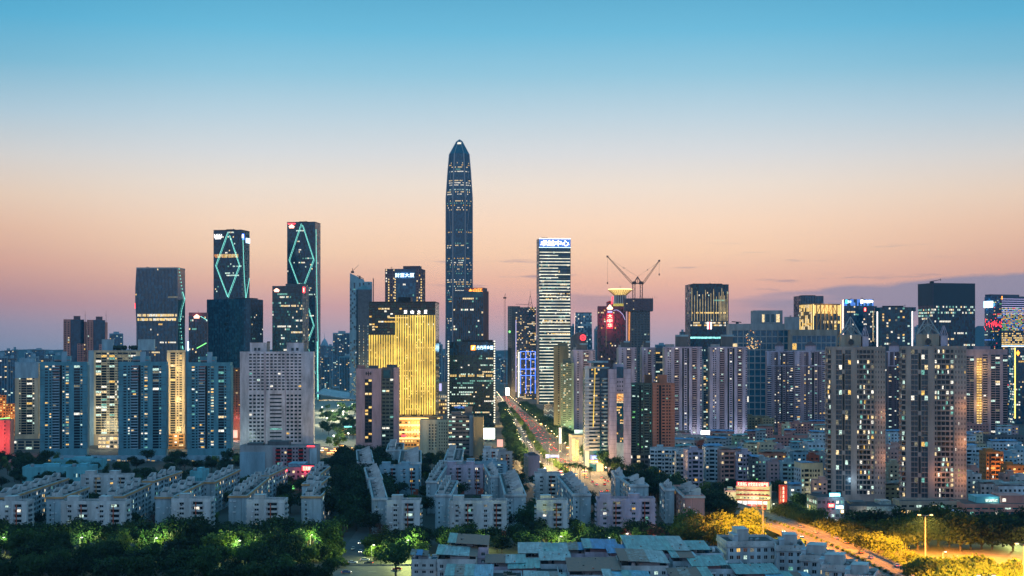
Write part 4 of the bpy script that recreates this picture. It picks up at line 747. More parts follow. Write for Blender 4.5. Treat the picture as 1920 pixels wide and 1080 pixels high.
b.lamp(F.p(F.W / 2, b.h - 8, 8), 14000, (1, .7, .25), 5); b.parapet('w_tan', .8); b.done()
Y = 2600
b = Bld('office_tower', 'round fronted blue tower with cyan and white roof signs', TW, 1582, 1638, Y, 561, 40, ('L', 3)); b.body('g_navy', tm='roof_dark', part='core'); F = b.F; b.curtain(F, 0, F.W, 0, b.h - 12, 18, 40, ('g_navy', 'g_blue'), .15, .4, .02, 'office', 'metal_dark', .2); b.curtain(F, 0, F.W, b.h - 12, b.h, 18, 2, ('g_blue', 'l_blue'), 0, 0, 0, 'office', None)
b.sign(F, '中国移动', b.uof(1620), b.uof(1637), b.zof(568.5), b.zof(562.5), 'n_white', 1, glow=(9000, (.2, .6, 1))); b.sign(F, '移动', b.uof(1589), b.uof(1596), b.zof(568.5), b.zof(563), 'n_iceblue', 1); m = MB()
for px in (1587, 1616): m.fb(F, b.uof(px) - 2.2, b.uof(px) + 2.2, b.zof(569), b.zof(561.8), .6, 1.1, 'n_aqua' if px < 1600 else 'n_white')
b.parts['lg'] = ('emblem', m); b.mast(8, 0, b.h, b.h + 4, .7); b.mast(-12, 0, b.h, b.h + 3, .5); b.done()
b = Bld('office_tower', 'dark tower with a small red sign between the round blue tower and the chamfered tower', TW, 1619, 1644, 2480, 574, 34, ('L', 1)); b.body('g_navy', tm='roof_dark', part='core'); F = b.F; b.curtain(F, 0, F.W, 0, b.h - 8, 8, 40, ('g_navy', 'g_black'), .5, .6, .05, 'office', None); m = MB(); m.fb(F, b.uof(1622) - 1.6, b.uof(1622) + 1.6, b.zof(584), b.zof(577), .5, 1.3, 'n_red'); m.fq(F, b.uof(1622) - .7, b.uof(1622) + .7, b.zof(583), b.zof(578), 1.4, 'n_redw'); b.parts['s'] = ('sign', m); b.strip(F.p(b.uof(1637), b.zof(640), .8), F.p(b.uof(1637), b.zof(583), .8), .5, 'l_warm'); b.done()
Y = 2350; k = Y / FPX
b = Bld('office_tower', 'dark chamfered tower between two white vertical light bars', TW, 1641, 1713, Y, 576, 46, ('L', 2)); a, bb = b.a, b.b; b.part('core').prism([(-a, -bb + 8), (-a + 14, -bb), (-4, -bb), (4, -bb), (a - 8, -bb), (a, -bb + 8), (a, bb), (-a, bb)], 0, b.h, 'g_teal', 'roof_dark'); F = b.F
for u0, u1, q in ((b.uof(1650), b.uof(1674), 0), (b.uof(1678), b.uof(1706), 0)): b.curtain(F, u0, u1, 0, b.h, 6, 36, ('g_teal', 'g_navy', 'g_black'), .30, .3, .14, 'mix', 'metal_dark', .2)
for px, pt in ((1645, 584), (1710.5, 584)): b.strip(F.p(b.uof(px), b.zof(660), .8), F.p(b.uof(px), b.zof(pt), .8), 1.0, 'n_pinkwarm' if 0 else lamp_mat('n_bar', (1, .88, .85), 2.5))
b.hut(-a * .6, a * .5, -10, 10, 2.5, 'metal_dark', 'roof_plant'); b.hut(a - .5, a + 4, -bb + 6, bb, -b.h + b.zof(583), 'g_navy', 'side_bay'); b.mast(18, 0, b.h, b.h + 5, .5); b.done()
Y = 2680
b = Bld('office_tower', 'large dark tower with a blank windowless crown and roof crane', TW, 1749, 1828, Y, 531, 52, ('L', 27)); b.body('g_navy', tm='roof_dark', part='core'); F, G = b.F, b.Lf; zt = b.zof(573)
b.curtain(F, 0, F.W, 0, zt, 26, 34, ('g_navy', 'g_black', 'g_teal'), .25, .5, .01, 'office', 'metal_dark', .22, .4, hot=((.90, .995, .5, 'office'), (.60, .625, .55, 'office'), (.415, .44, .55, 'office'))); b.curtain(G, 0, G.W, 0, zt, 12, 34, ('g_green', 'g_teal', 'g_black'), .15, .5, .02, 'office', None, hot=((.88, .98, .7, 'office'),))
m = MB(); m.fb(F, 0, F.W, zt, b.h, .1, .8, surf('crown_panel', (.01, .03, .045), .5, .1)); m.fb(G, 0, G.W, zt, b.h, .1, .8, 'crown_panel'); b.parts['cr'] = ('blank_crown', m); m = MB(); m.tube(F.p(0, 0, .5), F.p(0, b.h, .5), .9, 'w_dkmauve', 5); b.parts['ce'] = ('corner_post', m); m = MB(); m.box(-34, -28, -3, 3, b.h, b.h + 4, 'metal_dark'); m.tube((-34, 0, b.h + 4), (-12, 0, b.h + 8), .6, 'metal_dark', 5); m.tube((-12, 0, b.h + 10), (-12, 0, b.h + 5), .4, 'metal_dark', 4); b.parts['cr2'] = ('roof_crane', m); b.done()
Y = 2250
b = Bld('led_tower', 'tower covered with colourful pixel light display and a glaring white blue sign', TW, 1878, 1960, Y, 556, 40, ('L', 31)); b.body('g_navy', tm='roof_dark', part='core'); F, G = b.F, b.Lf
b.curtain(F, 0, F.W, b.zof(620), b.zof(577), 30, 18, ('g_navy', 'g_black'), .95, 1, .35, 'led', None, hot=((0, 1, .72, 'led'),)); b.curtain(F, 0, F.W, b.zof(577), b.h, 30, 6, ('g_navy',), 0, 0, 0, 'led', None); b.curtain(F, 0, F.W, 0, b.zof(620), 30, 40, ('g_navy', 'g_black'), .5, .9, .15, 'led', None, hot=((.8, .97, .7, 'gold'),)); b.curtain(G, 0, G.W, 0, b.h, 16, 70, ('g_navy', 'g_blue'), .3, .7, .06, 'led', None)
m = MB(); r = random.Random(8)
for i in range(60): u, v = G.W * min(1, max(0, r.gauss(.55, .28))), b.zof(610) + r.gauss(0, 4.2); m.fq(G, u, u + .7, v, v + r.uniform(1, 3.5), .4, 'n_red')
b.parts['rd'] = ('light_display', m)
for i in range(8): b.strip(F.p(0, b.zof(561 + i * 4), .5), F.p(F.W, b.zof(561 + i * 4), .5), .32, 'n_lav')
b.strip(F.p(0, b.zof(649), .6), F.p(F.W * .7, b.zof(649), .6), .6, 'n_iceblue'); b.sign(G, '中国', G.W * .02, G.W * .5, b.zof(576), b.zof(565), 'n_iceblue', 1.2, glow=(16000, (.15, .6, 1))); m = MB(); m.fb(G, -1, G.W * .52, b.zof(576.5), b.zof(564), .5, 1.0, lamp_mat('n_glare', (.55, .85, 1), 2.5)); b.parts['sb'] = ('sign_board', m); b.strip(F.p(0, b.zof(562), 1), F.p(0, b.zof(556), 1), .6, 'n_orange'); b.hut(-b.a - 4, b.a * .2, 0, 14, b.zof(552) - b.h, 'g_navy', 'roof_plant'); b.done()
b = Bld('office_tower', 'tower at the right edge with a golden corner light line', TW, 1903, 1950, 2000, 652, 40, ('L', 12)); b.body('g_navy', tm='roof_dark', part='core'); b.curtain(b.F, 0, b.F.W, 0, b.h, 14, 30, ('g_navy', 'g_slate'), .3, .5, .08, 'mix', None); b.curtain(b.Lf, 0, b.Lf.W, 0, b.h, 8, 30, ('g_blue', 'w_bluegrey'), .7, 1, .2, 'office', None); b.strip(b.F.p(0, b.zof(785), .8), b.F.p(0, b.h, .8), .8, lamp_mat('n_goldline', (1, .75, .15), 2.2)); m = MB(); q = b.F.p(b.uof(1908.5), b.zof(662), 1); m.lathe([(.2, q.z - 4), (2.6, q.z), (.2, q.z + 4)], 'n_orange', 10, q.x, q.y); b.parts['em'] = ('emblem', m); b.done()

# ------------------------------------------------------------------ residential towers: left row
RT = 'apartment tower'
def teal(xl, xr, top, lab, lcap=100, lit=.12):
    b = Bld('apartment_tower', lab, RT, xl, xr, 1372, top, 24, ('R', 4)); b.body('w_teal', tm='roof_flat'); F, h = b.F, b.h; nr = 30; z0 = 9
    b.part('wall').fb(F, 0, F.W, 0, z0, 0, 1.0, 'w_teal'); k1, k2 = F.W * 13.4 / 25.3, F.W * 16 / 25.3; b.cols(F, 'WwnBDn', z0, h - 2, nr, 'w_teal', lit, 'mix', u1=k1, dep=.6, bal='w_bluegrey'); b.cols(F, 'w', z0, h - 2, nr, 'w_teal', .5, 'mix', u0=k1, u1=k2, dep=.6); b.cols(F, 'WGnW', z0, h - 2, nr, 'w_teal', lit, 'mix', u0=k2, dep=.6); b.cols(b.Rt, 'WnwWnW', z0, h - 2, nr, 'w_teal', .16, 'mix')
    mb = b.part('red_band')
    for q in range(5): mb.fb(F, F.W * .29, F.W * .43, h - 3 - q * 3.3, h - 2.4 - q * 3.3, .2, 1.5, 'w_rose')
    mb = b.part('wall')
    for q in range(12): mb.fb(F, F.W * .0, F.W * .1, z0 + (h - z0) * q / 12, z0 + (h - z0) * q / 12 + .3, .8, 1.0, 'w_dgrey'); mb.fb(F, F.W * .87, F.W, z0 + (h - z0) * q / 12, z0 + (h - z0) * q / 12 + .3, .8, 1.0, 'w_dgrey')
    b.hut(-b.a * .42, b.a * .28, -8, 8, 6.5, 'w_teal'); b.hut(-b.a * .1, b.a * .12, -9, -3, 11, 'w_bluegrey', 'stair_tower'); b.parapet('w_teal', 1.2)
    m = MB(); m.box(-b.a * .42, b.a * .26, -8.4, -8.1, h + 2.6, h + 3.2, 'w_rose'); m.box(-b.a * .40, -b.a * .1, -8.3, -8.1, h + .6, h + 2.2, 'g_pane'); b.parts['rb'] = ('hut_band', m); return b
for xl, xr, top, lab in ((75, 163, 681, 'leftmost of three teal grey apartment towers with red roof bands'), (222, 311, 681, 'teal grey apartment tower in the middle of the three, beside the gold lit slab'), (351, 432, 682, 'teal grey apartment tower next to the white hotel slab')): teal(xl, xr, top, lab).done()
b = Bld('apartment_tower', 'beige apartment tower with a pale top standing on a glazed podium', RT, 28, 72, 1520, 681, 24, ('R', 4)); b.body('w_beige'); F = b.F; b.cols(F, 'WnGGnW', 14, b.h - 2, 28, 'w_beige', .18, dep=.5); b.part('wall').fb(F, 0, F.W, b.zof(709), b.h, .76, .9, 'w_bluegrey'); b.cols(b.Rt, 'nWn', 14, b.h, 28, 'w_beige', .3); b.hut(-8, 8, -6, 6, 5, 'w_bluegrey'); b.parapet('w_bluegrey'); b.done()
b = Bld('podium_hall', 'grey glazed podium below the beige apartment tower', 'building', 18, 76, 1490, 826, 30, rz=0); b.body('w_grey', tm='roof_flat'); b.grid(b.F, 0, b.F.W, 0, b.h, 4, 3, .8, .75, .5, 'w_beige', .1, 'cool' if 0 else 'office', gl='g_slate', sill=.1); b.done()
b = Bld('apartment_tower', 'big pale beige slab tower with rows of lit balconies behind the teal towers', RT, 166, 262, 1560, 657, 26, ('R', 3)); b.body('w_beige'); F = b.F; h = b.h; b.cols(F, 'WWGGnGnGGnGW', 12, h - 2, 32, 'w_cream', .22, dep=.5); b.hut(b.uof(190) - b.a, b.uof(211) - b.a, -8, 8, 12, 'w_bluegrey'); b.hut(b.uof(258) - b.a, b.uof(289) - b.a, -8, 8, 12, 'w_bluegrey'); m = MB(); q = random.Random(4)
for i in range(40): x = q.uniform(b.uof(211) - b.a, b.uof(257) - b.a); y = q.uniform(-9, 6); rr = q.uniform(1, 2.6); m.lathe([(.2, h + q.uniform(0, 2)), (rr, h + 2.4), (rr * .8, h + 4.4), (.2, h + 5.6)], surf('roof_green', (.015, .04, .03), .9, .5, .6), 6, x, y)
b.parts['gd'] = ('roof_garden', m); b.part('wall').fb(F, 0, b.uof(176), 0, h, .7, 1.5, 'w_bluegrey'); b.lamp(F.p(F.W * .4, 22, 18), 26000, (1, .85, .55), 8); b.done()
b = Bld('podium_hall', 'brightly lit curved lobby podium between two teal towers', 'building', 184, 228, 1500, 819, 22, rz=0); b.body('w_stone', tm='roof_dark'); b.grid(b.F, 0, b.F.W, 0, b.h, 6, 3, .85, .6, .4, 'w_stone', .75, 'warm'); b.lamp(b.F.p(b.F.W / 2, 12, 12), 14000, (1, .9, .6), 4); b.done()
b = Bld('apartment_tower', 'slim apartment slab floodlit gold between two teal towers', RT, 313, 346, 1500, 659, 22, ('R', 2)); b.body('w_tan'); F = b.F; b.cols(F, 'WGsnwA', 16, b.h - 1, 34, 'w_cream', .12, 'gold', dep=.5, acc='w_cream'); b.cols(F, 'wnw', 2, 15, 4, 'w_tan', .3, 'warm'); b.parapet('w_cream'); 
for zz, e in ((20, 30000), (52, 30000), (84, 16000)): b.lamp(F.p(F.W * .6, zz, 13), e, (1, .68, .28), 3)
b.done()
b = Bld('apartment_tower', 'dim brown tower lit red at its foot between teal tower and white slab', RT, 430, 452, 1640, 690, 24, rz=0); b.body('w_brown'); b.grid(b.F, 0, b.F.W, 24, b.h, 4, 30, .6, .5, .4, 'w_brown', .03, 'gold'); b.lamp(b.F.p(b.F.W / 2, 24, 12), 14000, (1, .2, .2), 4); b.lamp(b.F.p(b.F.W / 2, 6, 10), 12000, (1, .55, .35), 4); m = MB(); m.fb(b.F, 1, b.F.W * .7, 3, 12, .3, .8, 'n_pinkwarm'); b.parts['sh'] = ('shop_front', m); b.done()
# low orange lit and red lit blocks at the far left
b = Bld('apartment_block', 'orange lit low apartment block at the left edge', 'apartment block', -20, 11, 1750, 741, 20, ('R', 2)); b.body('w_orange'); b.grid(b.F, 0, b.F.W, 0, b.h, 5, 14, .5, .5, .4, 'w_orange', .25, 'gold'); b.lamp(b.F.p(b.F.W / 2, 30, 22), 26000, (1, .5, .15), 5); b.done()
b = Bld('apartment_block', 'second orange lit low block beside the beige tower', 'apartment block', 11, 28, 1720, 757, 20, ('R', 1)); b.body('w_orange'); b.grid(b.F, 0, b.F.W, 0, b.h, 4, 12, .5, .5, .4, 'w_orange', .25, 'gold'); b.lamp(b.F.p(b.F.W / 2, 22, 18), 16000, (1, .5, .15), 5); b.done()
b = Bld('theatre_block', 'plain block glowing red at the far left edge', 'building', -20, 19, 1420, 788, 26, ('R', 8)); b.body('w_rose'); b.grid(b.F, b.F.W * .7, b.F.W * .8, 0, b.h, 1, 9, .5, .5, .3, 'w_rose', .0); b.strip(b.F.p(0, b.h + .6, .5), b.F.p(b.F.W, b.h + 2.5, .5), .5, 'n_green'); b.lamp(b.F.p(b.F.W * .5, b.h * .4, 16), 30000, (1, .1, .08), 5); b.lamp(b.F.p(b.F.W * .1, b.h * .9, 16), 22000, (1, .1, .08), 5); b.done()

# ------------------------------------------------------------------ white hotel slab, mauve tower, small offices
Y = 1500
b = Bld('hotel_slab', 'big white slab block with grid of small dark windows and two roof boxes', 'hotel', 450, 588, Y, 661, 26, ('R', 2)); b.body('w_slab'); F, h = b.F, b.h; U = b.uof; zr = lambda p: b.zof(p); mb = b.part('wall')
mb.fb(F, 0, U(466), 0, h, 0, .6, 'w_slab'); mb.fb(F, U(567.5), F.W, 0, h, 0, .6, 'w_slab')
for ua, ub, nc, top, bot, nr in ((466, 496, 4, 662, 733, 12), (466, 496, 4, 738, 852, 16), (498, 535, 5, 662, 733, 12), (536, 566, 4, 662, 733, 12), (536, 566, 4, 738, 852, 16)): b.grid(F, U(ua), U(ub), zr(bot), zr(top), nc, nr, .66, .5, .6, 'w_slab', .05, 'mix', sill=.25)
mb.fb(F, U(466), U(567.5), zr(738), zr(733), 0, .62, 'w_slab'); mb.fb(F, U(496), U(498), 0, h, 0, .7, 'w_mauve'); mb.fb(F, U(535), U(536), 0, h, 0, .7, 'w_mauve'); mb.fb(F, U(566), U(567.5), 0, h, 0, .62, 'w_slab')
for i in range(16):
    z = zr(739 + i * 7.1); mb.fb(F, U(498), U(535), z - 4.0, z - 1.6, 0, .62, 'w_slab'); mb.fb(F, U(498), U(506), z - 1.6, z, 0, .3, 'w_slab'); mb.fb(F, U(528), U(535), z - 1.6, z, 0, .3, 'w_slab'); b.panes.append((F, (U(506) + U(528)) / 2, z - .8, U(528) - U(506), 1.5, 'l_teal' if i in (9, 13, 14) else 'g_pane', None))
b.hut(U(468) - b.a, U(499) - b.a, -8, 10, b.zof(643) - h, 'w_slab'); b.hut(U(537) - b.a, U(569) - b.a, -8, 10, b.zof(643) - h, 'w_slab')
for px in (502, 572): m = MB(); m.box(U(px) - b.a - 1.2, U(px) - b.a + 1.4, -4, 0, h, b.zof(641), 'w_stone'); m.box(U(px) - b.a - 1.4, U(px) - b.a + 1.6, -4.2, .2, b.zof(642), b.zof(640), 'metal_dark'); b.parts['ch', px] = ('chimney', m)
m = MB()
for px in (478, 485, 548, 557): m.box(U(px) - b.a - 1.3, U(px) - b.a + 1.3, -8.3, -8, h + 2, h + 5, 'g_black')
b.parts['hw'] = ('hut_opening', m); b.parapet('w_slab', 1.0); b.lamp(F.p(8, 12, 22), 9000, (.7, 1, .9), 6); b.done()
Y = 1440
b = Bld('office_tower', 'mauve concrete tower with a dark central window slot and side glass wing', 'office tower', 667.5, 715, Y, 691, 28, ('R', 1)); b.body('w_mauve'); F, h, U = b.F, b.h, b.uof; mb = b.part('wall'); mb.fb(F, 0, U(684), 0, h, 0, .8, 'w_mauve'); mb.fb(F, U(697.5), F.W, 0, h, 0, .8, 'w_mauve'); mb.fb(F, U(684), U(697.5), b.zof(711), h, 0, .8, 'w_mauve'); mb.fb(F, U(684), U(697.5), 0, b.zof(830), 0, .8, 'w_mauve')
b.grid(F, U(684), U(697.5), b.zof(830), b.zof(711), 2, 19, .8, .6, .3, 'w_black', .42, 'gold'); m = MB(); q = F.p(U(691), b.zof(700), 1)
for x, z in ((-2.2, 0), (2.2, 0), (0, 0)): m.box(q.x + x - .45, q.x + x + .45, q.y - .2, q.y, q.z - (1.8 if x else 2.4), q.z + (1.4 if x else 1.9), 'w_black')
m.box(q.x - 3, q.x + 3, q.y - .25, q.y, q.z - .3, q.z + .4, 'w_black'); b.parts['em'] = ('emblem', m); b.hut(-b.a * .9, -b.a * .3, -6, 4, 3, 'w_rose'); b.hut(0, b.a * .7, -6, 4, 2.6, 'w_dgrey'); b.done()
b = Bld('office_tower', 'dark glass wing with a pale end pier right of the mauve tower', 'office tower', 716, 748, 1450, 689, 26, ('R', 1)); b.body('w_dgrey'); F, h, U = b.F, b.h, b.uof; b.part('wall').fb(F, U(738), F.W, 0, h, 0, 1.2, 'w_mauve'); b.grid(F, 0, U(738), 0, b.zof(709), 3, 20, .8, .5, .5, 'w_dkgreen', .14, 'office'); m = MB(); m.fb(F, U(719), U(732), b.zof(709), b.zof(694), .2, 1.0, 'g_teal'); b.parts['bx'] = ('glass_box', m); b.hut(-4, 6, -6, 4, 2.5, 'w_dgrey'); b.done()
b = Bld('office_block', 'pale cream low office with a blank left half below the gold podium', 'office block', 787, 840, 1420, 787, 20, rz=0); b.body('w_cream'); F = b.F; b.grid(F, F.W * .3, F.W * .62, 4, b.h - 4, 3, 9, .5, .5, .4, 'w_cream', .04); b.grid(F, F.W * .66, F.W, 4, b.h - 2, 4, 9, .4, .5, .6, 'w_cream', .03); b.part('wall').fb(F, 0, F.W * .3, 0, b.h, 0, .6, 'w_cream'); b.hut(-b.a * .4, b.a * .2, -5, 5, 2.5, 'w_tan'); b.done()
b = Bld('office_block', 'grey office block with lit strip windows and a plain brown end slab', 'office block', 841, 887, 1400, 779, 24, rz=0); b.body('w_dgrey'); F = b.F; b.grid(F, 0, F.W * .85, 2, b.h, 6, 10, .9, .4, .4, 'w_dgrey', .33, 'office'); b.part('wall').fb(F, F.W * .85, F.W, 0, b.h, 0, .5, 'w_grey'); b.hut(-b.a * .8, 0, -6, 6, 3, 'w_dgrey'); b.hut(b.a * .3, b.a * .9, -5, 5, 8, 'w_dgrey', 'roof_plant'); b.done()
b = Bld('brown_slab', 'windowless brown concrete slab beside the grey strip window office', 'building', 887.5, 906, 1390, 783, 24, rz=0); b.body('w_olive'); b.parapet('w_olive', .8); b.strip(b.F.p(.5, 0, .3), b.F.p(.5, b.h, .3), .3, 'w_stone', 'drain_pipe'); b.done()
b = Bld('brown_slab', 'narrow nine storey slab with a blank mauve end wall beside the boulevard', 'apartment block', 991, 1012, 1130, 857, 24, ('L', 8)); b.body('w_mauve'); b.grid(b.Lf, 0, b.Lf.W, 0, b.h, 6, 9, .6, .5, .4, 'w_stone', .06); b.parapet('w_mauve'); b.hut(-b.a * .6, b.a * .5, -4, 6, 2.6, 'w_dgrey'); b.done()

# ------------------------------------------------------------------ residential and office towers right of the boulevard
b = Bld('apartment_tower', 'olive apartment tower beside the striped tower, lit green yellow at its foot', RT, 1039, 1066, 1720, 649, 26, ('L', 1)); b.body('w_olive'); b.cols(b.F, 'WnWsWs', 14, b.h, 36, 'w_olive', .08, dep=.5); b.hut(-4, 8, -6, 6, 4, 'w_olive'); b.lamp(b.F.p(b.F.W * .6, 12, 14), 14000, (.9, 1, .4), 4); b.done()
b = Bld('apartment_tower', 'olive green lit slim apartment tower in front of the olive one', RT, 1052, 1076, 1640, 680, 24, ('L', 1)); b.body('w_greenwall'); b.cols(b.F, 'nBnBW', 12, b.h, 34, 'w_greenwall', .25, 'mix', dep=.5); b.hut(-5, 4, -6, 6, 4, 'w_dkgreen'); b.lamp(b.F.p(b.F.W * .6, 18, 16), 13000, (.8, 1, .4), 4); b.done()
WT = [(1075, 1116, 658, 1660, 'pale apartment tower with dark window columns behind the curved office'), (1160, 1193, 653, 1740, 'left half of a lilac apartment tower pair above the green and brown tower'), (1204, 1228, 653, 1760, 'slim lilac apartment tower right of the crane tower'), (1246, 1316, 652, 1700, 'lilac apartment tower pair with a central recess, nearer the boulevard'), (1331, 1401, 652, 1700, 'lilac apartment tower pair with a central recess beside the dark gridded block')]
for xl, xr, top, Y, lab in WT:
    b = Bld('apartment_tower', lab, RT, xl, xr, Y, top, 26, ('L', 3)); b.body('w_lilac'); F, h = b.F, b.h; wide = xr - xl > 50
    b.cols(F, 'WnnWBWDwDWBWn' if wide else 'WnWBWn', 4, h, 40, 'w_lilac', .16, 'mix', dep=.6, bal='w_mauve'); b.cols(b.Lf, 'WnWnW', 4, h, 40, 'w_grey', .12)
    b.hut(-b.a * (.35 if wide else .7), b.a * (.25 if wide else .3), -9, 9, 15 if wide else 8, 'w_dgrey', 'roof_tower'); b.hut(-b.a * .9, -b.a * .45, -8, 6, 4, 'w_grey'); b.parapet('w_lilac', 1.2); m = MB(); m.box(-b.a * .4, b.a * .3, -9.4, -8.6, h + 13.4 if wide else h + 7, h + 15.6 if wide else h + 9, 'w_bluegrey'); b.parts['cap'] = ('roof_cap', m)
    if wide: b.lamp(F.p(F.W * .8, 6, 14), 9000, (.85, .9, 1), 5)
    b.done()
b = Bld('apartment_tower', 'dark teal gap tower between the lilac apartment towers', RT, 1316, 1332, 1800, 674, 24, rz=0); b.body('w_dgrey'); b.cols(b.F, 'WGGW', 4, b.h, 38, 'w_grey', .25); b.done()
b = Bld('apartment_tower', 'dark glazed slab between the crane tower pair and the lilac towers', RT, 1228, 1247, 1850, 660, 24, rz=0); b.body('w_dgrey'); b.cols(b.F, 'sGGs', 4, b.h, 40, 'w_dgrey', .35); b.hut(-5, 5, -5, 5, 5, 'w_dgrey'); b.done()
m = Bld('dome_hall', 'arched dark roofed building with a red round emblem behind the lilac towers', 'building', 1071, 1100, 2350, 640, 40, rz=0); m.body('w_dgrey'); q = MB(); a = m.a
pr = [(-a, m.h)] + [(-a + 2 * a * i / 8, m.h + 15 * math.sin(math.pi * (.15 + .6 * i / 8))) for i in range(9)] + [(a, m.h)]
for (xa, za), (xb, zb) in zip(pr, pr[1:]): q.quad((xa, -m.b, za), (xb, -m.b, zb), (xb, m.b, zb), (xa, m.b, za), m='metal_dark')
q.quad(*[(x, -m.b, z) for x, z in pr], m='w_dgrey'); m.parts['rf'] = ('arched_roof', q); q = MB(); c = m.F.p(m.uof(1093), PZ(633, 2350), 1.5)
for i in range(16): t0, t1 = 2 * math.pi * i / 16, 2 * math.pi * (i + 1) / 16; q.tube((c.x + 4.2 * math.cos(t0), c.y, c.z + 4.2 * math.sin(t0)), (c.x + 4.2 * math.cos(t1), c.y, c.z + 4.2 * math.sin(t1)), .8, 'n_red', 4)
q.tube((c.x - 2, c.y, c.z - 2.6), (c.x - 1.4, c.y, c.z + 2.6), .6, 'n_red', 4); q.tube((c.x + 1.4, c.y, c.z - 2.6), (c.x + 2, c.y, c.z + 2.6), .6, 'n_red', 4); q.tube((c.x - 2, c.y, c.z), (c.x + 2, c.y, c.z), .6, 'n_red', 4); m.parts['em'] = ('emblem', q); m.done()
# curved white office with a pink service tower
Y = 1225
b = Bld('office_tower', 'white office with curved banded balconies and blue shop sign at its foot', 'office tower', 1098, 1143, Y, 691, 24, ('L', 5)); b.body('g_navy', part='core'); F, h, U = b.F, b.h, b.uof; a, bb = b.a, b.b; nr = 22; mb = b.part('wall'); ch = (h - 18) / nr
def arc(x0, x1, y, bow, n=8): return [(x0 + (x1 - x0) * i / n, y - bow * math.sin(math.pi * i / n)) for i in range(n + 1)]
for j in range(nr + 1):
    z = 18 + j * ch
    if j < nr - 2 or j == nr: mb.prism(arc(-a - 1, a * .2, -bb, 3.0) + [(a * .2, -bb + 2), (-a - 1, -bb + 2)], z, z + ch * .52, 'w_white'); mb.prism(arc(a * .2, a, -bb, 2.0) + [(a, -bb + 2), (a * .2, -bb + 2)], z + .05, z + ch * .45, 'w_bluegrey')
    for i in range(9):
        if rnd.random() < .16: b.panes.append((F, 2 + i * (F.W - 4) / 9, z + ch * .7, 1.6, 1.3, pick('warm'), None))
mb.box(-a - .4, -a + 3, -bb - .6, -bb + 2, 0, h + 2, 'w_white'); mb.box(a * .15, a * .25, -bb - 3.6, -bb, 18, h - 6, 'g_navy'); b.strip(F.p(F.W * .3, b.zof(800), 3.3), F.p(F.W * .38, b.zof(690), 3.3), .35, 'n_yel'); m = MB(); m.prism(arc(-a + 3, a * .9, -bb + 1, 5) + [(a * .9, bb * .3), (-a + 3, bb * .3)], h + 5, h + 6.5, 'w_bluegrey'); m.box(-a * .3, a * .6, -bb + 4, bb, h, h + 5, 'g_navy'); b.parts['cn'] = ('roof_canopy', m); mb.box(-a, a, -bb + .4, bb, 0, 17, 'w_grey')
m = MB(); m.fb(F, U(1107), U(1124), b.zof(862), b.zof(853), 1, 2.2, 'l_blue'); b.parts['sb'] = ('sign_board', m); b.sign(F, '招商银行', U(1110), U(1123), b.zof(860), b.zof(855.5), 'n_iceblue', 2.5); m = MB(); m.fb(F, U(1105), U(1127), b.zof(867), b.zof(862.5), 1, 3, 'n_orange'); m.fb(F, U(1119), U(1131), b.zof(884), b.zof(868), .5, 1, 'n_gold'); b.parts['sf'] = ('shop_front', m); b.sign(F, '好又多超市', U(1107), U(1126), b.zof(866.5), b.zof(863.5), 'n_redw', 3.2); b.lamp(F.p(F.W * .4, 8, 9), 6000, (1, .6, .3), 3); b.done()
b = Bld('office_tower', 'pink tiled tower with a tall dark glass slot and an orange lit panel', 'office tower', 1143, 1183, 1215, 692, 24, rz=4); b.body('w_lilac'); F, h, U = b.F, b.h, b.uof; mb = b.part('wall'); s0, s1 = U(1156), U(1169); mb.fb(F, 0, s0, 0, h, 0, .7, 'w_pink' if 0 else 'w_lilac'); mb.fb(F, s1, F.W, 0, h, 0, .7, 'w_lilac'); mb.fb(F, s0, s1, b.zof(737), b.zof(709), 0, .7, 'w_lilac'); mb.fb(F, s0, s1, 0, b.zof(830), 0, .7, 'w_bluewash')
for z in range(4, int(h), 4): mb.fb(F, 0, s0, z, z + .12, .7, .78, 'w_dgrey'); mb.fb(F, s1, F.W, z, z + .12, .7, .78, 'w_dgrey')
b.curtain(F, s0, s1, b.zof(830), b.zof(752), 4, 16, ('g_navy', 'g_teal'), .3, .8, .06, 'gold', None); b.curtain(F, s0, s1, b.zof(752), b.zof(738), 6, 8, ('l_org',), .9, 1, .4, 'gold', None); b.curtain(F, s0, s1, b.zof(709), h + 2, 3, 3, ('g_navy',), 0, 0, 0, 'office', None); m = MB()
for i in range(3):
    for j in range(3): u, v = s0 + (i + .5) * (s1 - s0) / 3, b.zof(716 + j * 8); m.fq(F, u - .5, u + .5, v - .6, v + .6, .78, 'g_pane')
b.parts['wd'] = ('small_window', m); b.hut(U(1155) - b.a, U(1171) - b.a, -8, 8, 4, 'w_lilac', 'stair_tower'); b.done()
b = Bld('apartment_tower', 'dark green balconied half of the green and brown apartment tower', RT, 1179, 1223, 1240, 721, 24, rz=-2); b.body('w_dkgreen'); F = b.F; b.cols(F, 'nBsnDnsBns', 14, b.h, 26, 'w_dkgreen', .17, 'green', dep=.5, bal='w_dkgreen'); b.grid(F, 0, F.W, 0, 13, 6, 3, .8, .6, .5, 'w_dgrey', .3, 'office'); b.hut(b.a * .4, b.a, -6, 6, 8, 'w_brown'); b.parapet('w_dkgreen', 1.2); b.done()
b = Bld('apartment_tower', 'orange brown tiled half of the green and brown apartment tower', RT, 1223.5, 1265, 1238, 721, 24, rz=3); b.body('w_brick'); F = b.F; b.cols(F, 'WnDwnnW', 4, b.h, 26, 'w_brick', .06, dep=.5, fh=.45); b.hut(-b.a * .3, b.a * .4, -6, 6, 8, 'w_brick'); b.parapet('w_brick', 1.2); mb = b.part('wall')
for j in range(26): z = 4 + (b.h - 4) * j / 26; mb.fb(F, 0, F.W * .2, z, z + .25, .7, .85, 'w_pink'); mb.fb(F, F.W * .8, F.W, z, z + .25, .7, .85, 'w_pink')
b.done()
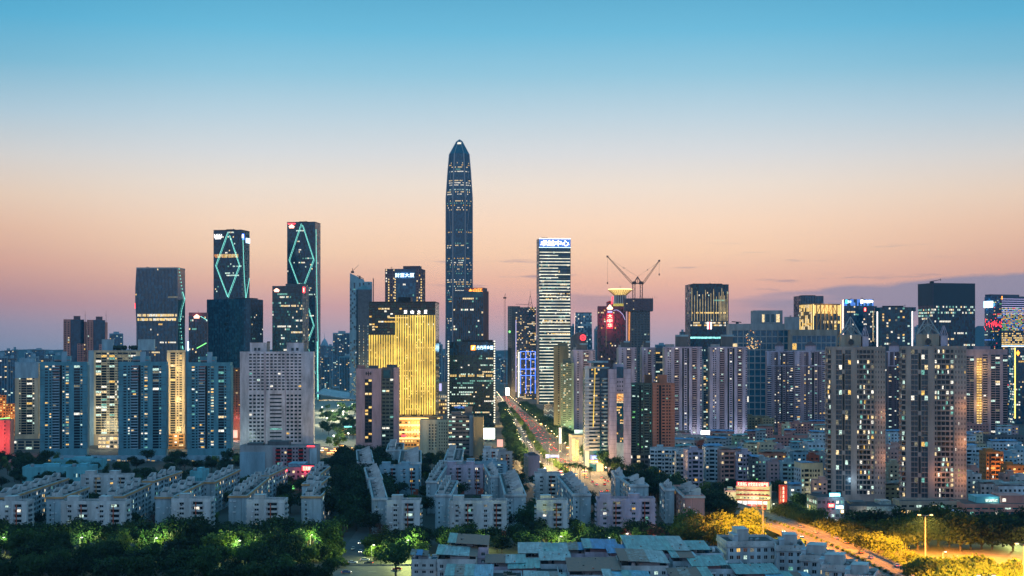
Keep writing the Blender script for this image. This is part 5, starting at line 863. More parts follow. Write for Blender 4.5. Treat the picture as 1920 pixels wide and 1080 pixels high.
for xl, xr, Y, lab in ((1438, 1488, 1800, 'mauve white banded apartment tower with hipped roof hut, next to the dark gridded block'), (1490, 1552, 1780, 'mauve white banded apartment tower with hipped roof hut, next to the nearer grey tower'), (1665, 1690, 1790, 'mauve apartment tower seen in the gap between the two grey crowned towers')):
    b = Bld('apartment_tower', lab, RT, xl, xr, Y, 660, 26, ('L', 3)); n_ = xr - xl < 30; b.body('w_dkmauve' if n_ else 'w_mauve'); F, h = b.F, b.h  # gap tower: its dimmer light is painted in as a darker mauve
    b.cols(F, 'wAnnD' if n_ else 'BWnAnnDwAnB', 6, h, 38, 'w_dkmauve' if n_ else 'w_mauve', .2, 'mix', dep=.5, acc='w_dkmauve', bal='w_lilac'); mb = b.part('wall'); mb.fb(F, 0, F.W, b.zof(687), b.zof(685), 0, 1.4, 'w_lilac'); mb.fb(F, 0, F.W * .15, b.zof(684), h, 0, 1.2, 'w_lilac'); mb.fb(F, F.W * .42, F.W * .5, b.zof(684), h, 0, 1.2, 'w_lilac'); b.parapet('w_lilac', 1.4)
    q = b.a * (.7 if n_ else .3); b.hut(-q, q, -7, 7, 8, 'w_lilac'); m = MB(); m.hexa([(-q - 1, -8, h + 8.3), (q + 1, -8, h + 8.3), (q + 1, 8, h + 8.3), (-q - 1, 8, h + 8.3)], [(-.4, -.4, h + 14), (.4, -.4, h + 14), (.4, .4, h + 14), (-.4, .4, h + 14)], surf('roof_red', (.09, .05, .06), .8, .2)); b.parts['rf'] = ('hip_roof', m); b.done()

# ------------------------------------------------------------------ the two near crowned towers
def crowned(xl, xr, Y, top, lab, gold):
    b = Bld('crowned_tower', lab, RT, xl, xr, Y, top, 26, ('L', 3)); b.body('w_tower'); F, h, U = b.F, b.h, b.uof; X = lambda p: F.W * p; nr = 29; z0 = 4
    mb = b.part('wall'); q = [0, .1, .165, .325, .41, .48, .60, .64, .83, .9, 1.0] if 0 else None
    WT_ = 'w_tower'; b.balconies(F, X(0), X(.07), z0, h - 1, nr, .8, WT_, .45, hh=.75); b.balconies(F, X(.55), X(.745), z0, h - 1, nr, 1.3, WT_, .32, hh=.75, cols=3)
    for p, q in ((.07, .15), (.41, .51)): mb.fb(F, X(p), X(q), 0, h, 0, 1.0, WT_)
    for p, q in ((.15, .255), (.31, .41)): b.grid(F, X(p), X(q), z0, h - 1, 2, nr, .94, .86, .3, WT_, .12, 'mix', gl='g_slate', sill=.06)
    for j in range(nr // 4): v = z0 + (h - z0) * j * 4 / nr; mb.fb(F, X(.255), X(.31), v, v + 2.6, 0, .4, WT_); b.part('slot_shade').fb(F, X(.265), X(.30), v + 2.8, v + (h - z0) * 4 / nr - .2, 0, .08, 'w_black')  # black strips paint the shade inside the slot
    b.grid(F, X(.51), X(.55), z0, h - 1, 1, nr, .6, .6, .3, WT_, .3); b.grid(F, X(.745), X(.815), z0, h - 1, 1, nr, .55, .6, .3, WT_, .3); b.grid(F, X(.815), X(1), z0, h - 1, 4, nr, .26, .5, 1.1, WT_, .1); b.cols(b.Lf, 'BnWnB', z0, h, nr, WT_, .12); mb.fb(F, 0, F.W, 0, z0, 0, .9, WT_); 
    b.parapet('w_tower', 1.2); c0, c1 = -b.a * .5, b.a * .18; b.hut(c0, c1, -9, 9, 9, 'w_stone', 'crown_base'); b.hut(c1 + 1, b.a * .45, -8, 8, 8, 'w_lilac', 'crown_bay'); FC = Face((c0, -9.2, h), (c1, -9.2, h), (c1, -9.2, h + 9), (c0, -9.2, h + 9)); m = MB(); cc = FC.p(FC.W / 2, 4.2, .15)
    for i in range(14): t0, t1 = 2 * math.pi * i / 14, 2 * math.pi * (i + 1) / 14; m.tube((cc.x + 1.9 * math.cos(t0), cc.y, cc.z + 1.9 * math.sin(t0)), (cc.x + 1.9 * math.cos(t1), cc.y, cc.z + 1.9 * math.sin(t1)), .25, 'w_dgrey', 4)
    m.quad(*[(cc.x + 1.8 * math.cos(2 * math.pi * i / 14), cc.y, cc.z + 1.8 * math.sin(2 * math.pi * i / 14)) for i in range(14)], m='g_pane'); b.parts['rw'] = ('round_window', m); m = MB(); m.fb(FC, FC.W / 2 - .6, FC.W / 2 + .3, 6.8, 9, .1, .3, 'l_white'); b.parts['lw'] = ('lit_window', m)
    z1 = h + 9.3; zt = h + 9.3 + 13; cx = (c0 + c1) / 2; m = MB(); cs = [(c0, -9), (c1, -9), (c1, 9), (c0, 9)]
    for i in range(4):
        p0, p1 = cs[i], cs[(i + 1) % 4]; m.tube((p0[0], p0[1], z1), (cx, 0, zt), .42, 'metal_white' if 0 else 'w_grey', 5, .25); mid = ((p0[0] + p1[0]) / 2, (p0[1] + p1[1]) / 2); m.tube((p0[0], p0[1], z1), ((mid[0] + cx) / 2, mid[1] / 2, (z1 + zt) / 2), .3, 'w_grey', 4); m.tube((p1[0], p1[1], z1), ((mid[0] + cx) / 2, mid[1] / 2, (z1 + zt) / 2), .3, 'w_grey', 4); m.tube((mid[0], mid[1], z1), (cx, 0, zt), .25, 'w_grey', 4)
        f = lambda p, t_: (p[0] + (cx - p[0]) * t_, p[1] * (1 - t_), z1 + (zt - z1) * t_); m.tube(f(p0, .5), f(p1, .5), .28, 'w_grey', 4); m.tube((p0[0], p0[1], z1), (p1[0], p1[1], z1), .35, 'w_grey', 4); m.tube(f(p0, .5), (mid[0], mid[1], z1), .25, 'w_grey', 4); m.tube(f(p1, .5), (mid[0], mid[1], z1), .25, 'w_grey', 4)
    b.parts['py'] = ('pyramid_frame', m); m = MB(); m.hexa([(cx - 3, -4, z1), (cx + 3, -4, z1), (cx + 3, 4, z1), (cx - 3, 4, z1)], [(cx - 1.2, -1.2, zt - 5), (cx + 1.2, -1.2, zt - 5), (cx + 1.2, 1.2, zt - 5), (cx - 1.2, 1.2, zt - 5)], 'w_conc'); b.parts['pi'] = ('pyramid_core', m)
    m = MB(); m.tube((cx, 0, zt), (cx, 0, zt + 8), .3, 'metal_dark', 5, .1); b.parts['sp'] = ('spire', m); m = MB(); e = (c1 + 1 + b.a * .45) / 2; hw = (b.a * .45 - c1 - 1) / 2
    for y in (-8.2, 8): m.tube((e - hw, y, h + 8), (e, y, h + 15), .3, 'w_lilac', 4); m.tube((e + hw, y, h + 8), (e, y, h + 15), .3, 'w_lilac', 4); m.tube((e, y, h + 8), (e, y, h + 15), .2, 'w_lilac', 4)
    m.tube((e, -8.2, h + 15), (e, 8, h + 15), .25, 'w_lilac', 4); b.parts['gb'] = ('gable_frame', m); m = MB()
    for i in range(12): m.box(c0 - 3 + i * 1.9, c0 - 1.8 + i * 1.9, -b.b + 1, -b.b + 2.2, h, h + rnd.uniform(.8, 1.9), rnd.choice(['tin_blue', 'metal_dark', 'roof_green']))
    b.parts['tk'] = ('roof_tank', m)
    for (u, zz, e, c) in gold: b.lamp(F.p(F.W * u, zz, 7), e * 1.2, c, 1.5)
    return b
for zz in (0,):
    crowned(1551, 1660, 985, 653, 'grey crowned apartment tower left of the gap, near the neon shop corner', [(1.02, 30, 2200, (1, .5, .25)), (1.02, 60, 1600, (1, .5, .25)), (.4, 14, 1800, (.5, .8, 1))]).done()
    crowned(1690, 1812, 965, 652, 'grey crowned apartment tower lit copper along its right edge, above the shopping mall', [(.97, 18, 2600, (1, .45, .15)), (.97, 42, 2600, (1, .45, .15)), (.97, 66, 1800, (1, .45, .15)), (.58, 20, 2200, (1, .45, .2))]).done()
b = Bld('apartment_tower', 'wide mauve apartment slab with one column of golden balconies at right', RT, 1811, 1889, 1640, 658, 26, ('L', 2)); b.body('w_mauve'); F, h, U = b.F, b.h, b.uof; b.cols(F, 'GGW', 6, h - 6, 34, 'w_mauve', .06, u1=U(1831)); b.grid(F, U(1831), U(1841), 6, h - 8, 2, 30, .8, .5, .3, 'w_tan', 1.0, 'gold'); b.cols(F, 'BWGGWG', 6, h - 4, 34, 'w_mauve', .07, u0=U(1842), dep=.5); b.parapet('w_mauve', 2); b.hut(-b.a * .6, b.a * .2, -6, 6, 5, 'w_mauve'); b.lamp(F.p(U(1837), h * .4, 10), 9000, (1, .7, .2), 4); b.lamp(F.p(U(1837), h * .8, 10), 9000, (1, .7, .2), 4); b.done()
# ------------------------------------------------------------------ walk-up slabs seen end on, running away from the camera
HS = 20.0
def ribbon_hut(mb, x0, x1, y0, y1, z, m, along=False):
    """stair hut with a swept parapet, sweeping across the block or along it"""
    mb.box(x0, x1, y0, y1, z, z + 2.4, m, 'roof_dark'); n = 5; c = lambda t: z + 2.4 + 2.0 * (t * t * (3 - 2 * t))
    for q0, q1 in ((x0 - .12, x0 + .18), (x1 - .18, x1 + .12)) if along else ((y0 - .12, y0 + .18), (y1 - .18, y1 + .12)):
        for i in range(n):
            t0, t1 = i / n, (i + 1) / n
            if along: r = [(q0, y0 + (y1 - y0) * t0, t0), (q1, y0 + (y1 - y0) * t0, t0), (q1, y0 + (y1 - y0) * t1, t1), (q0, y0 + (y1 - y0) * t1, t1)]
            else: r = [(x0 + (x1 - x0) * t0, q0, t0), (x0 + (x1 - x0) * t1, q0, t1), (x0 + (x1 - x0) * t1, q1, t1), (x0 + (x1 - x0) * t0, q1, t0)]
            mb.hexa([(x, y, z + 2.3) for x, y, t in r], [(x, y, c(t)) for x, y, t in r], m)
    if along: mb.box(x0, x1, y1 - .3, y1 + .05, z + 2.3, z + 4.4, m)
def slab(lab, xl, xr, yn, side, fx, fy, trim='w_trim', wall='w_bluewash', h=HS, group=None, units=None, lit=.10):
    Yn = (CAMZ - h) * FPX / (yn - HOR); Yf = (CAMZ - h) * FPX / (fy - HOR); nl, nr_ = Vector((PX(xl, Yn), Yn)), Vector((PX(xr, Yn), Yn)); w_ = (nr_ - nl).length; cor = nr_ if side == 'R' else nl; v = Vector((PX(fx, Yf), Yf)) - cor; d_ = v.length; rz = math.atan2(-v.x, v.y)
    ux, uy = math.cos(rz), math.sin(rz); c = (cor - Vector((ux, uy)) * w_ / 2 if side == 'R' else cor + Vector((ux, uy)) * w_ / 2) + Vector((-uy, ux)) * d_ / 2
    b = Bld('walk_up_block', lab, 'apartment block', xl, xr, Yn, 0, frame=(c.x, c.y, w_, d_, rz), h=h); b.body(wall, tm='roof_flat'); a, bb = b.a, b.b; n = units or max(2, round(d_ / 21))
    for G in (b.Rt, b.Lf) if side == 'R' else (b.Lf, b.Rt):
        if G is (b.Lf if side == 'R' else b.Rt): b.grid(G, 0, G.W, 1, h - 1, n * 3, 6, .5, .5, .35, wall, lit * .5); continue
        for i in range(n):
            u0, u1 = i * G.W / n, (i + 1) * G.W / n; k = (u1 - u0); mb = b.part('wall'); mb.fb(G, u0, u0 + k * .05, 0, h, 0, .5, wall); mb.fb(G, u0 + k * .47, u0 + k * .53, 0, h, 0, .3, wall)
            b.balconies(G, u0 + k * .05, u0 + k * .26, 1, h - 1, 6, .22, wall, lit * 2); b.grid(G, u0 + k * .26, u0 + k * .46, 1, h - 1, 2, 6, .74, .62, .07, wall, lit, sill=.2); b.grid(G, u0 + k * .54, u0 + k * .74, 1, h - 1, 2, 6, .74, .62, .07, wall, lit, sill=.2); b.balconies(G, u0 + k * .74, u0 + k * .97, 1, h - 1, 6, .22, wall, lit * 2)
    b.parapet(trim, .5, .5, .7, 'roof_band'); b.parapet(wall, 1.0, .3, .1)
    for i in range(n):
        y0 = -bb + (i + .3) * 2 * bb / n; mb = MB(); x0, x1 = (-a * .75, a * .05) if side == 'R' else (-a * .35, a * .8); U_ = 2 * bb / n; ribbon_hut(mb, x0, x1, y0, y0 + (min(11, U_ * .55) if side == 'R' else min(5, U_ * .3)), h, W_, side == 'R'); b.parts['h', i] = ('roof_hut', mb); m2 = MB(); xs = a * .5 if side == 'R' else -a * .5
        m2.box(xs - 1, xs + 1, y0 - 1, y0 + .6, h, h + 1.3, rnd.choice(['metal_grey', 'w_grey', 'metal_dark'])); b.parts['t', i] = ('roof_tank', m2)
    for i in range(6): u, v = rnd.uniform(.5, b.F.W - 1.5), 3.1 * rnd.randint(1, 5) + 1.5; m = MB(); m.fb(b.F, u, u + .9, v, v + .65, .02, .5, 'metal_white'); b.parts['ac', i] = ('air_conditioner', m)
    m = MB(); u = rnd.uniform(.3, .9) * b.F.W; m.tube(b.F.p(u, 0, .12), b.F.p(u, h, .12), .09, 'w_dgrey', 4); b.parts['dp'] = ('drain_pipe', m)
    if rnd.random() < .6: b.grid(b.F, b.F.W * .1, b.F.W * .35, 3, h - 3, 1, 5, .35, .4, .05, wall, .05)
    b.mast(rnd.uniform(-a * .5, a * .5), -bb + rnd.uniform(3, 9), h, h + 4, .1); b.done(); return b
T, W_ = 'w_trim', 'w_white'
for q in [
    ('long white walk-up block with tan roof band, leftmost, its gable cut by the picture edge', -12, 18, 934, 'R', 128, 898, T),
    ('short white walk-up block with tan roof band behind the two pale front blocks at left', 88, 117, 933, 'R', 166, 915, T),
    ('white walk-up block with tan band behind the twin front block, third from left', 192, 230, 932, 'R', 283, 908, T),
    ('white walk-up block with tan band rising behind the third block from left', 268, 288, 903, 'R', 341, 885, T),
    ('white walk-up block with blank gable between the dark shrub and the pale front block', 292, 325, 933, 'R', 382, 905, T),
    ('white walk-up block with tan band next to the turquoise roofed hall', 380, 402, 905, 'R', 449, 882, T),
    ('long white walk-up block with tan band, directly left of the dark tree avenue but one', 430, 463, 931, 'R', 505, 896, T),
    ('white walk-up block with tan band rising towards the red rooftop sign', 490, 504, 893, 'R', 539, 877, T),
    ('narrow gabled white walk-up block standing alone left of the dark tree avenue', 566, 601, 932, 'R', 619, 914, T),
    ('white tan banded walk-up block second in the column left of the dark tree avenue', 567, 600, 909, 'R', 619, 895, T),
    ('white walk-up block with tan band third in the column left of the dark tree avenue', 576, 598, 891, 'R', 618, 876, T),
    ('pale blue walk-up block right of the dark tree avenue, nearest of its column', 700, 725, 936, 'L', 693, 902, W_),
    ('pale blue walk-up block right of the dark tree avenue, middle of its column', 690, 716, 898, 'L', 684, 878, W_),
    ('pale blue walk-up block below the mauve tower, farthest of its column', 671, 700, 868, 'L', 669, 845, W_),
    ('pale walk-up block with four swept roof huts below the gold podium', 748, 789, 869, 'L', 752, 846, W_),
    ('narrow pale gable block behind the swept roofed ones below the gold podium', 725, 755, 845, 'R', 757, 832, W_),
    ('pale block with swept roof huts below the grey strip window office', 833, 865, 865, 'R', 869, 843, W_),
    ('pale walk-up block with stepped swept roofs, left of the central pair', 800, 818, 904, 'R', 838, 873, W_),
    ('pale walk-up block with blank gable at the centre, in front of the stepped one', 817, 845, 929, 'R', 858, 903, W_),
    ('narrow pale gable block between the cross blocks in the centre', 920, 937, 894, 'L', 908, 874, W_),
    ('broad gabled pale walk-up block with swept huts beside the light green tree', 948, 985, 929, 'L', 937, 889, W_),
    ('long pale walk-up block with balconied left side below the boulevard trees', 1074, 1107, 928, 'L', 1045, 893, W_),
    ('narrow pale gable block left of the balconied pair in the right trees', 1154, 1170, 895, 'L', 1147, 884, W_),
    ('pale walk-up block with dark balconied side behind the pinkish front block', 1182, 1215, 911, 'L', 1163, 897, W_),
    ('narrow pale gable block with orange lit window in the right trees', 1247, 1263, 919, 'L', 1238, 908, W_),
    ('pink lit gable block at the edge of the orange trees', 1284, 1320, 932, 'L', 1262, 912, W_)]: slab(*q[:7], trim=q[7], wall='w_bluewash' if q[7] == T or q[1] < 1100 else 'w_pink' if q[1] > 1280 else 'w_bluewash')
def cross(lab, xl, xr, top, h=20.0, wall='w_white', spec='WwWBW', twin=False, d=12, base='w_terra', lit=.16, rz=0, cap=100):
    Y = (CAMZ - h) * FPX / (top - HOR); b = Bld('walk_up_block', lab, 'apartment block', xl, xr, Y, top, d, None, rz, h=h, cap=cap); b.body(wall); F = b.F
    b.cols(F, spec + (spec if twin else ''), 2.6, h - .6, 6, wall, lit, 'mix', dep=.5, bal=wall, frame='metal_white'); mb = b.part('wall'); mb.fb(F, 0, F.W, 0, 2.6, 0, .9, wall)
    mb = b.part('brown_base'); n = 2 if twin else 1
    for i in range(n): b.part('brown_base', ('bb', i)).fb(F, F.W * (i + .72) / n, F.W * (i + 1) / n - .1, .3, 4.4, .78, .95, base)
    for i in range(n): x = F.W * (i + .64) / n; b.part('pillar', ('pl', i)).fb(F, x - .25, x + .25, 0, h - 1, 1.1, 1.5, base)
    for G in (b.Rt, b.Lf): b.balconies(G, 2, G.W - 2, 2.6, h - 1, 6, 1.0, wall, .1)
    for i in range(9 * n): u, v = F.W * (rnd.random() * .3 + rnd.randrange(n)) / n + 1, 3 * rnd.randint(1, 5) + 2.2; m = MB(); m.fb(F, u, u + .9, v, v + .65, .5, 1.05, 'metal_white'); b.parts['ac', i] = ('air_conditioner', m)
    b.parapet(wall, 1.1, .3, .25)
    for i in range(n): x = -b.a + 2 * b.a * (i + .3) / n; b.hut(x - 3, x + 3, -3, 4, 3.0, wall); m = MB(); m.box(x + 5, x + 6.6, -3, -1.2, b.h, b.h + 1.4, 'metal_grey'); b.parts['t', i] = ('roof_tank', m)
    b.done(); return b
cross('pale front block with balcony recess at the far left edge', 0, 50, 943)
cross('pale twin front block with two balcony recesses, left of the light green shrub', 115, 235, 943, twin=True)
cross('pale front block with balcony recess and brown base left of the feathery green shrub', 322, 394, 938)
cross('pale front block with balcony recess left of the lone narrow gable block', 463, 533, 940)
cross('pale front block with pink balcony pillar right of the dark tree avenue', 725, 787, 941)
cross('pale twin front block with two balcony recesses at the centre', 843, 950, 942, twin=True)
cross('pale front block with a swept hut beside the light green tree', 1006, 1064, 941)
cross('pinkish twin front block in the right trees', 1120, 1228, 938, twin=True, wall='w_lilac')
cross('yellow grey cross block with tan roof edge in the left trees', 152, 243, 893, wall='w_white', twin=True, base='w_trim')
cross('grey cross block between the swept roofed blocks below the mauve tower', 712, 785, 876, wall='w_bluegrey', twin=True)
cross('grey cross block with orange lit stair windows at the centre', 836, 906, 875, h=20, wall='w_lilac', twin=True)
cross('low wide grey cross block behind the centre trees', 870, 950, 869, h=15, wall='w_bluegrey', twin=True, base='w_bluegrey')
cross('pale grey block at the foot of the video screen', 906, 934, 845, h=20, wall='w_cool')
cross('plain grey block left of the blank mauve slab by the boulevard', 934, 960, 850, h=20, wall='w_grey')
cross('pale block with balconies left of the long balconied block', 1003, 1050, 890, h=20, wall='w_white')
# brown-white seven storey block, annex with the red sign, turquoise halls
b = Bld('apartment_block', 'grey seven storey block with red balcony columns beside a light blue end wall', 'apartment block', 450, 594, 1130, 838, 20, rz=0); b.body('w_grey'); F = b.F; U = b.uof; b.part('wall').fb(F, 0, U(497), 0, b.h - 4, 0, 1, 'w_bluegrey'); b.grid(F, U(465), U(472), 4, b.h - 8, 1, 6, .8, .5, 1.05, 'w_bluegrey', .6, 'mix'); b.cols(F, 'WBwwBwwBwW', 3, b.h, 8, 'w_mauve', .1, u0=U(512), u1=U(580), bal='w_red'); b.part('end_wall').fb(F, U(581), U(594), 0, b.h - 1, 0, 1.2, 'w_bluewash'); b.hut(U(500) - b.a, U(540) - b.a, -6, 6, 4, 'w_dgrey'); b.hut(U(462) - b.a, U(490) - b.a, -6, 6, 2.5, 'w_dgrey'); b.strip(F.p(U(576), b.h + .6, 1), F.p(U(590), b.h + .6, 1), .4, 'n_red', 'roof_lamps'); b.parapet('w_grey'); b.done()
b = Bld('market_hall', 'low pinkish market building with a glowing red rooftop sign', 'building', 538, 606, 1060, 876, 30, rz=0); b.body('w_mauve'); F = b.F; b.grid(F, 0, F.W, 2, b.h - 2, 8, 4, .5, .5, .4, 'w_mauve', .35, 'warm'); b.sign(F, '百货商场', b.uof(568), b.uof(587), b.zof(882), b.zof(874), 'n_redw', 1.2, glow=(5000, (1, .05, .1))); m = MB(); m.fb(F, b.uof(566), b.uof(589), b.zof(883), b.zof(873), .4, .9, lamp_mat('n_deepred', (1, .02, .05), 1.5)); b.parts['sb'] = ('sign_board', m); m = MB(); m.fb(F, b.uof(545), b.uof(552), 1, 3.5, .5, .8, 'n_green'); b.parts['gs'] = ('shop_sign', m); b.hut(-b.a, -b.a * .1, -10, 10, 2, 'tin_sky'); b.done()
for lab, xl, xr, top, Y, d in (('turquoise walled workshop with parapet ring behind the left trees', 42, 128, 878, 1120, 26), ('turquoise walled workshop right of the first one', 124, 166, 878, 1060, 24), ('long low turquoise hall before the left teal tower', 96, 190, 864, 1240, 18), ('small turquoise hall at the foot of the white slab', 356, 380, 886, 1040, 22)):
    b = Bld('workshop', lab, 'workshop', xl, xr, Y, top, d, rz=8 if xl < 60 else 0); b.body(surf('w_turq', (.10, .36, .44)), tm='tin_sky'); b.grid(b.F, b.F.W * .3, b.F.W, 1, b.h - 2, 6, 2, .4, .4, .3, 'w_turq', .12); b.parapet('w_turq', 1.2); b.hut(-b.a * .2, b.a * .5, -4, 6, 2.4, 'w_turq'); m = MB(); m.lathe([(1.5, b.h), (1.6, b.h + 2.2), (1.2, b.h + 2.6)], 'metal_grey', 12, -b.a * .7, 0); b.parts['tk'] = ('roof_tank', m); b.done()
b = Bld('podium_hall', 'long grey podium under the three teal towers with glowing shop windows', 'building', 70, 440, 1335, 858, 14, rz=0); b.body('w_bluegrey', tm='roof_dark'); b.grid(b.F, 0, b.F.W, 0, b.h - 2, 40, 2, .7, .6, .4, 'w_bluegrey', .28, 'gold'); b.parapet('w_bluegrey'); b.done()

# ------------------------------------------------------------------ old low town on the right: every house by itself
def house(lab, xl, xr, top, Y, wall, roof=None, d=14, st=None, rz=0, lit=.14, pal='mix', canopy=None, cap=60, spec=None):
    b = Bld('village_house', lab, 'house', xl, xr, Y, top, d, None, rz, cap=cap); b.body(wall); F = b.F; n = max(2, round(F.W / 3.4)); fl = max(2, round(b.h / 3.3))
    if spec: b.cols(F, spec, 0, b.h - .5, fl, wall, lit, pal, dep=.35, bal=wall)
    else: b.grid(F, .2, F.W - .2, 0, b.h - .4, n, fl, .5, .46, .3, wall, lit, pal)
    G = b.Lf if xl > 960 else b.Rt; b.grid(G, .2, G.W - .2, 0, b.h - .4, max(2, round(G.W / 4)), fl, .4, .42, .25, wall, lit * .6, pal); b.parapet(wall, .9, .25, .12); a, bb = b.a, b.b; r = b.seed
    x0 = r.uniform(-a * .8, 0); b.hut(x0, x0 + min(a * .9, 5), r.uniform(-bb * .5, 0), bb * .7, 2.6, wall, 'stair_hut')
    if roof:
        m = MB(); s_ = r.uniform(-.6, .6); m.hexa([(-a - .5, -bb - .8, b.h + 2.3 + s_), (a + .5, -bb - .8, b.h + 2.3 - s_), (a + .5, bb * .55, b.h + 3.0 - s_), (-a - .5, bb * .55, b.h + 3.0 + s_)], [(-a - .5, -bb - .8, b.h + 2.45 + s_), (a + .5, -bb - .8, b.h + 2.45 - s_), (a + .5, bb * .55, b.h + 3.15 - s_), (-a - .5, bb * .55, b.h + 3.15 + s_)], roof); b.parts['rf'] = ('tin_roof', m); m = MB()
        for x in (-a, 0, a): m.tube((x * .96, -bb + .2, b.h), (x * .96, -bb + .2, b.h + 2.4 - s_ * x / a), .1, 'metal_grey', 4); m.tube((x * .96, bb * .5, b.h), (x * .96, bb * .5, b.h + 2.9 - s_ * x / a), .1, 'metal_grey', 4)
        b.parts['ps'] = ('roof_post', m)
    m = MB(); m.lathe([(.7, b.h), (.75, b.h + 1.3), (.3, b.h + 1.6)], 'metal_white', 10, r.uniform(-a, a) * .7, r.uniform(0, bb) * .8); b.parts['tk'] = ('water_tank', m); b.done(); return b
TB, TT, TR, TP = 'tin_blue', 'tin_teal', 'tin_rust', 'tin_pale'
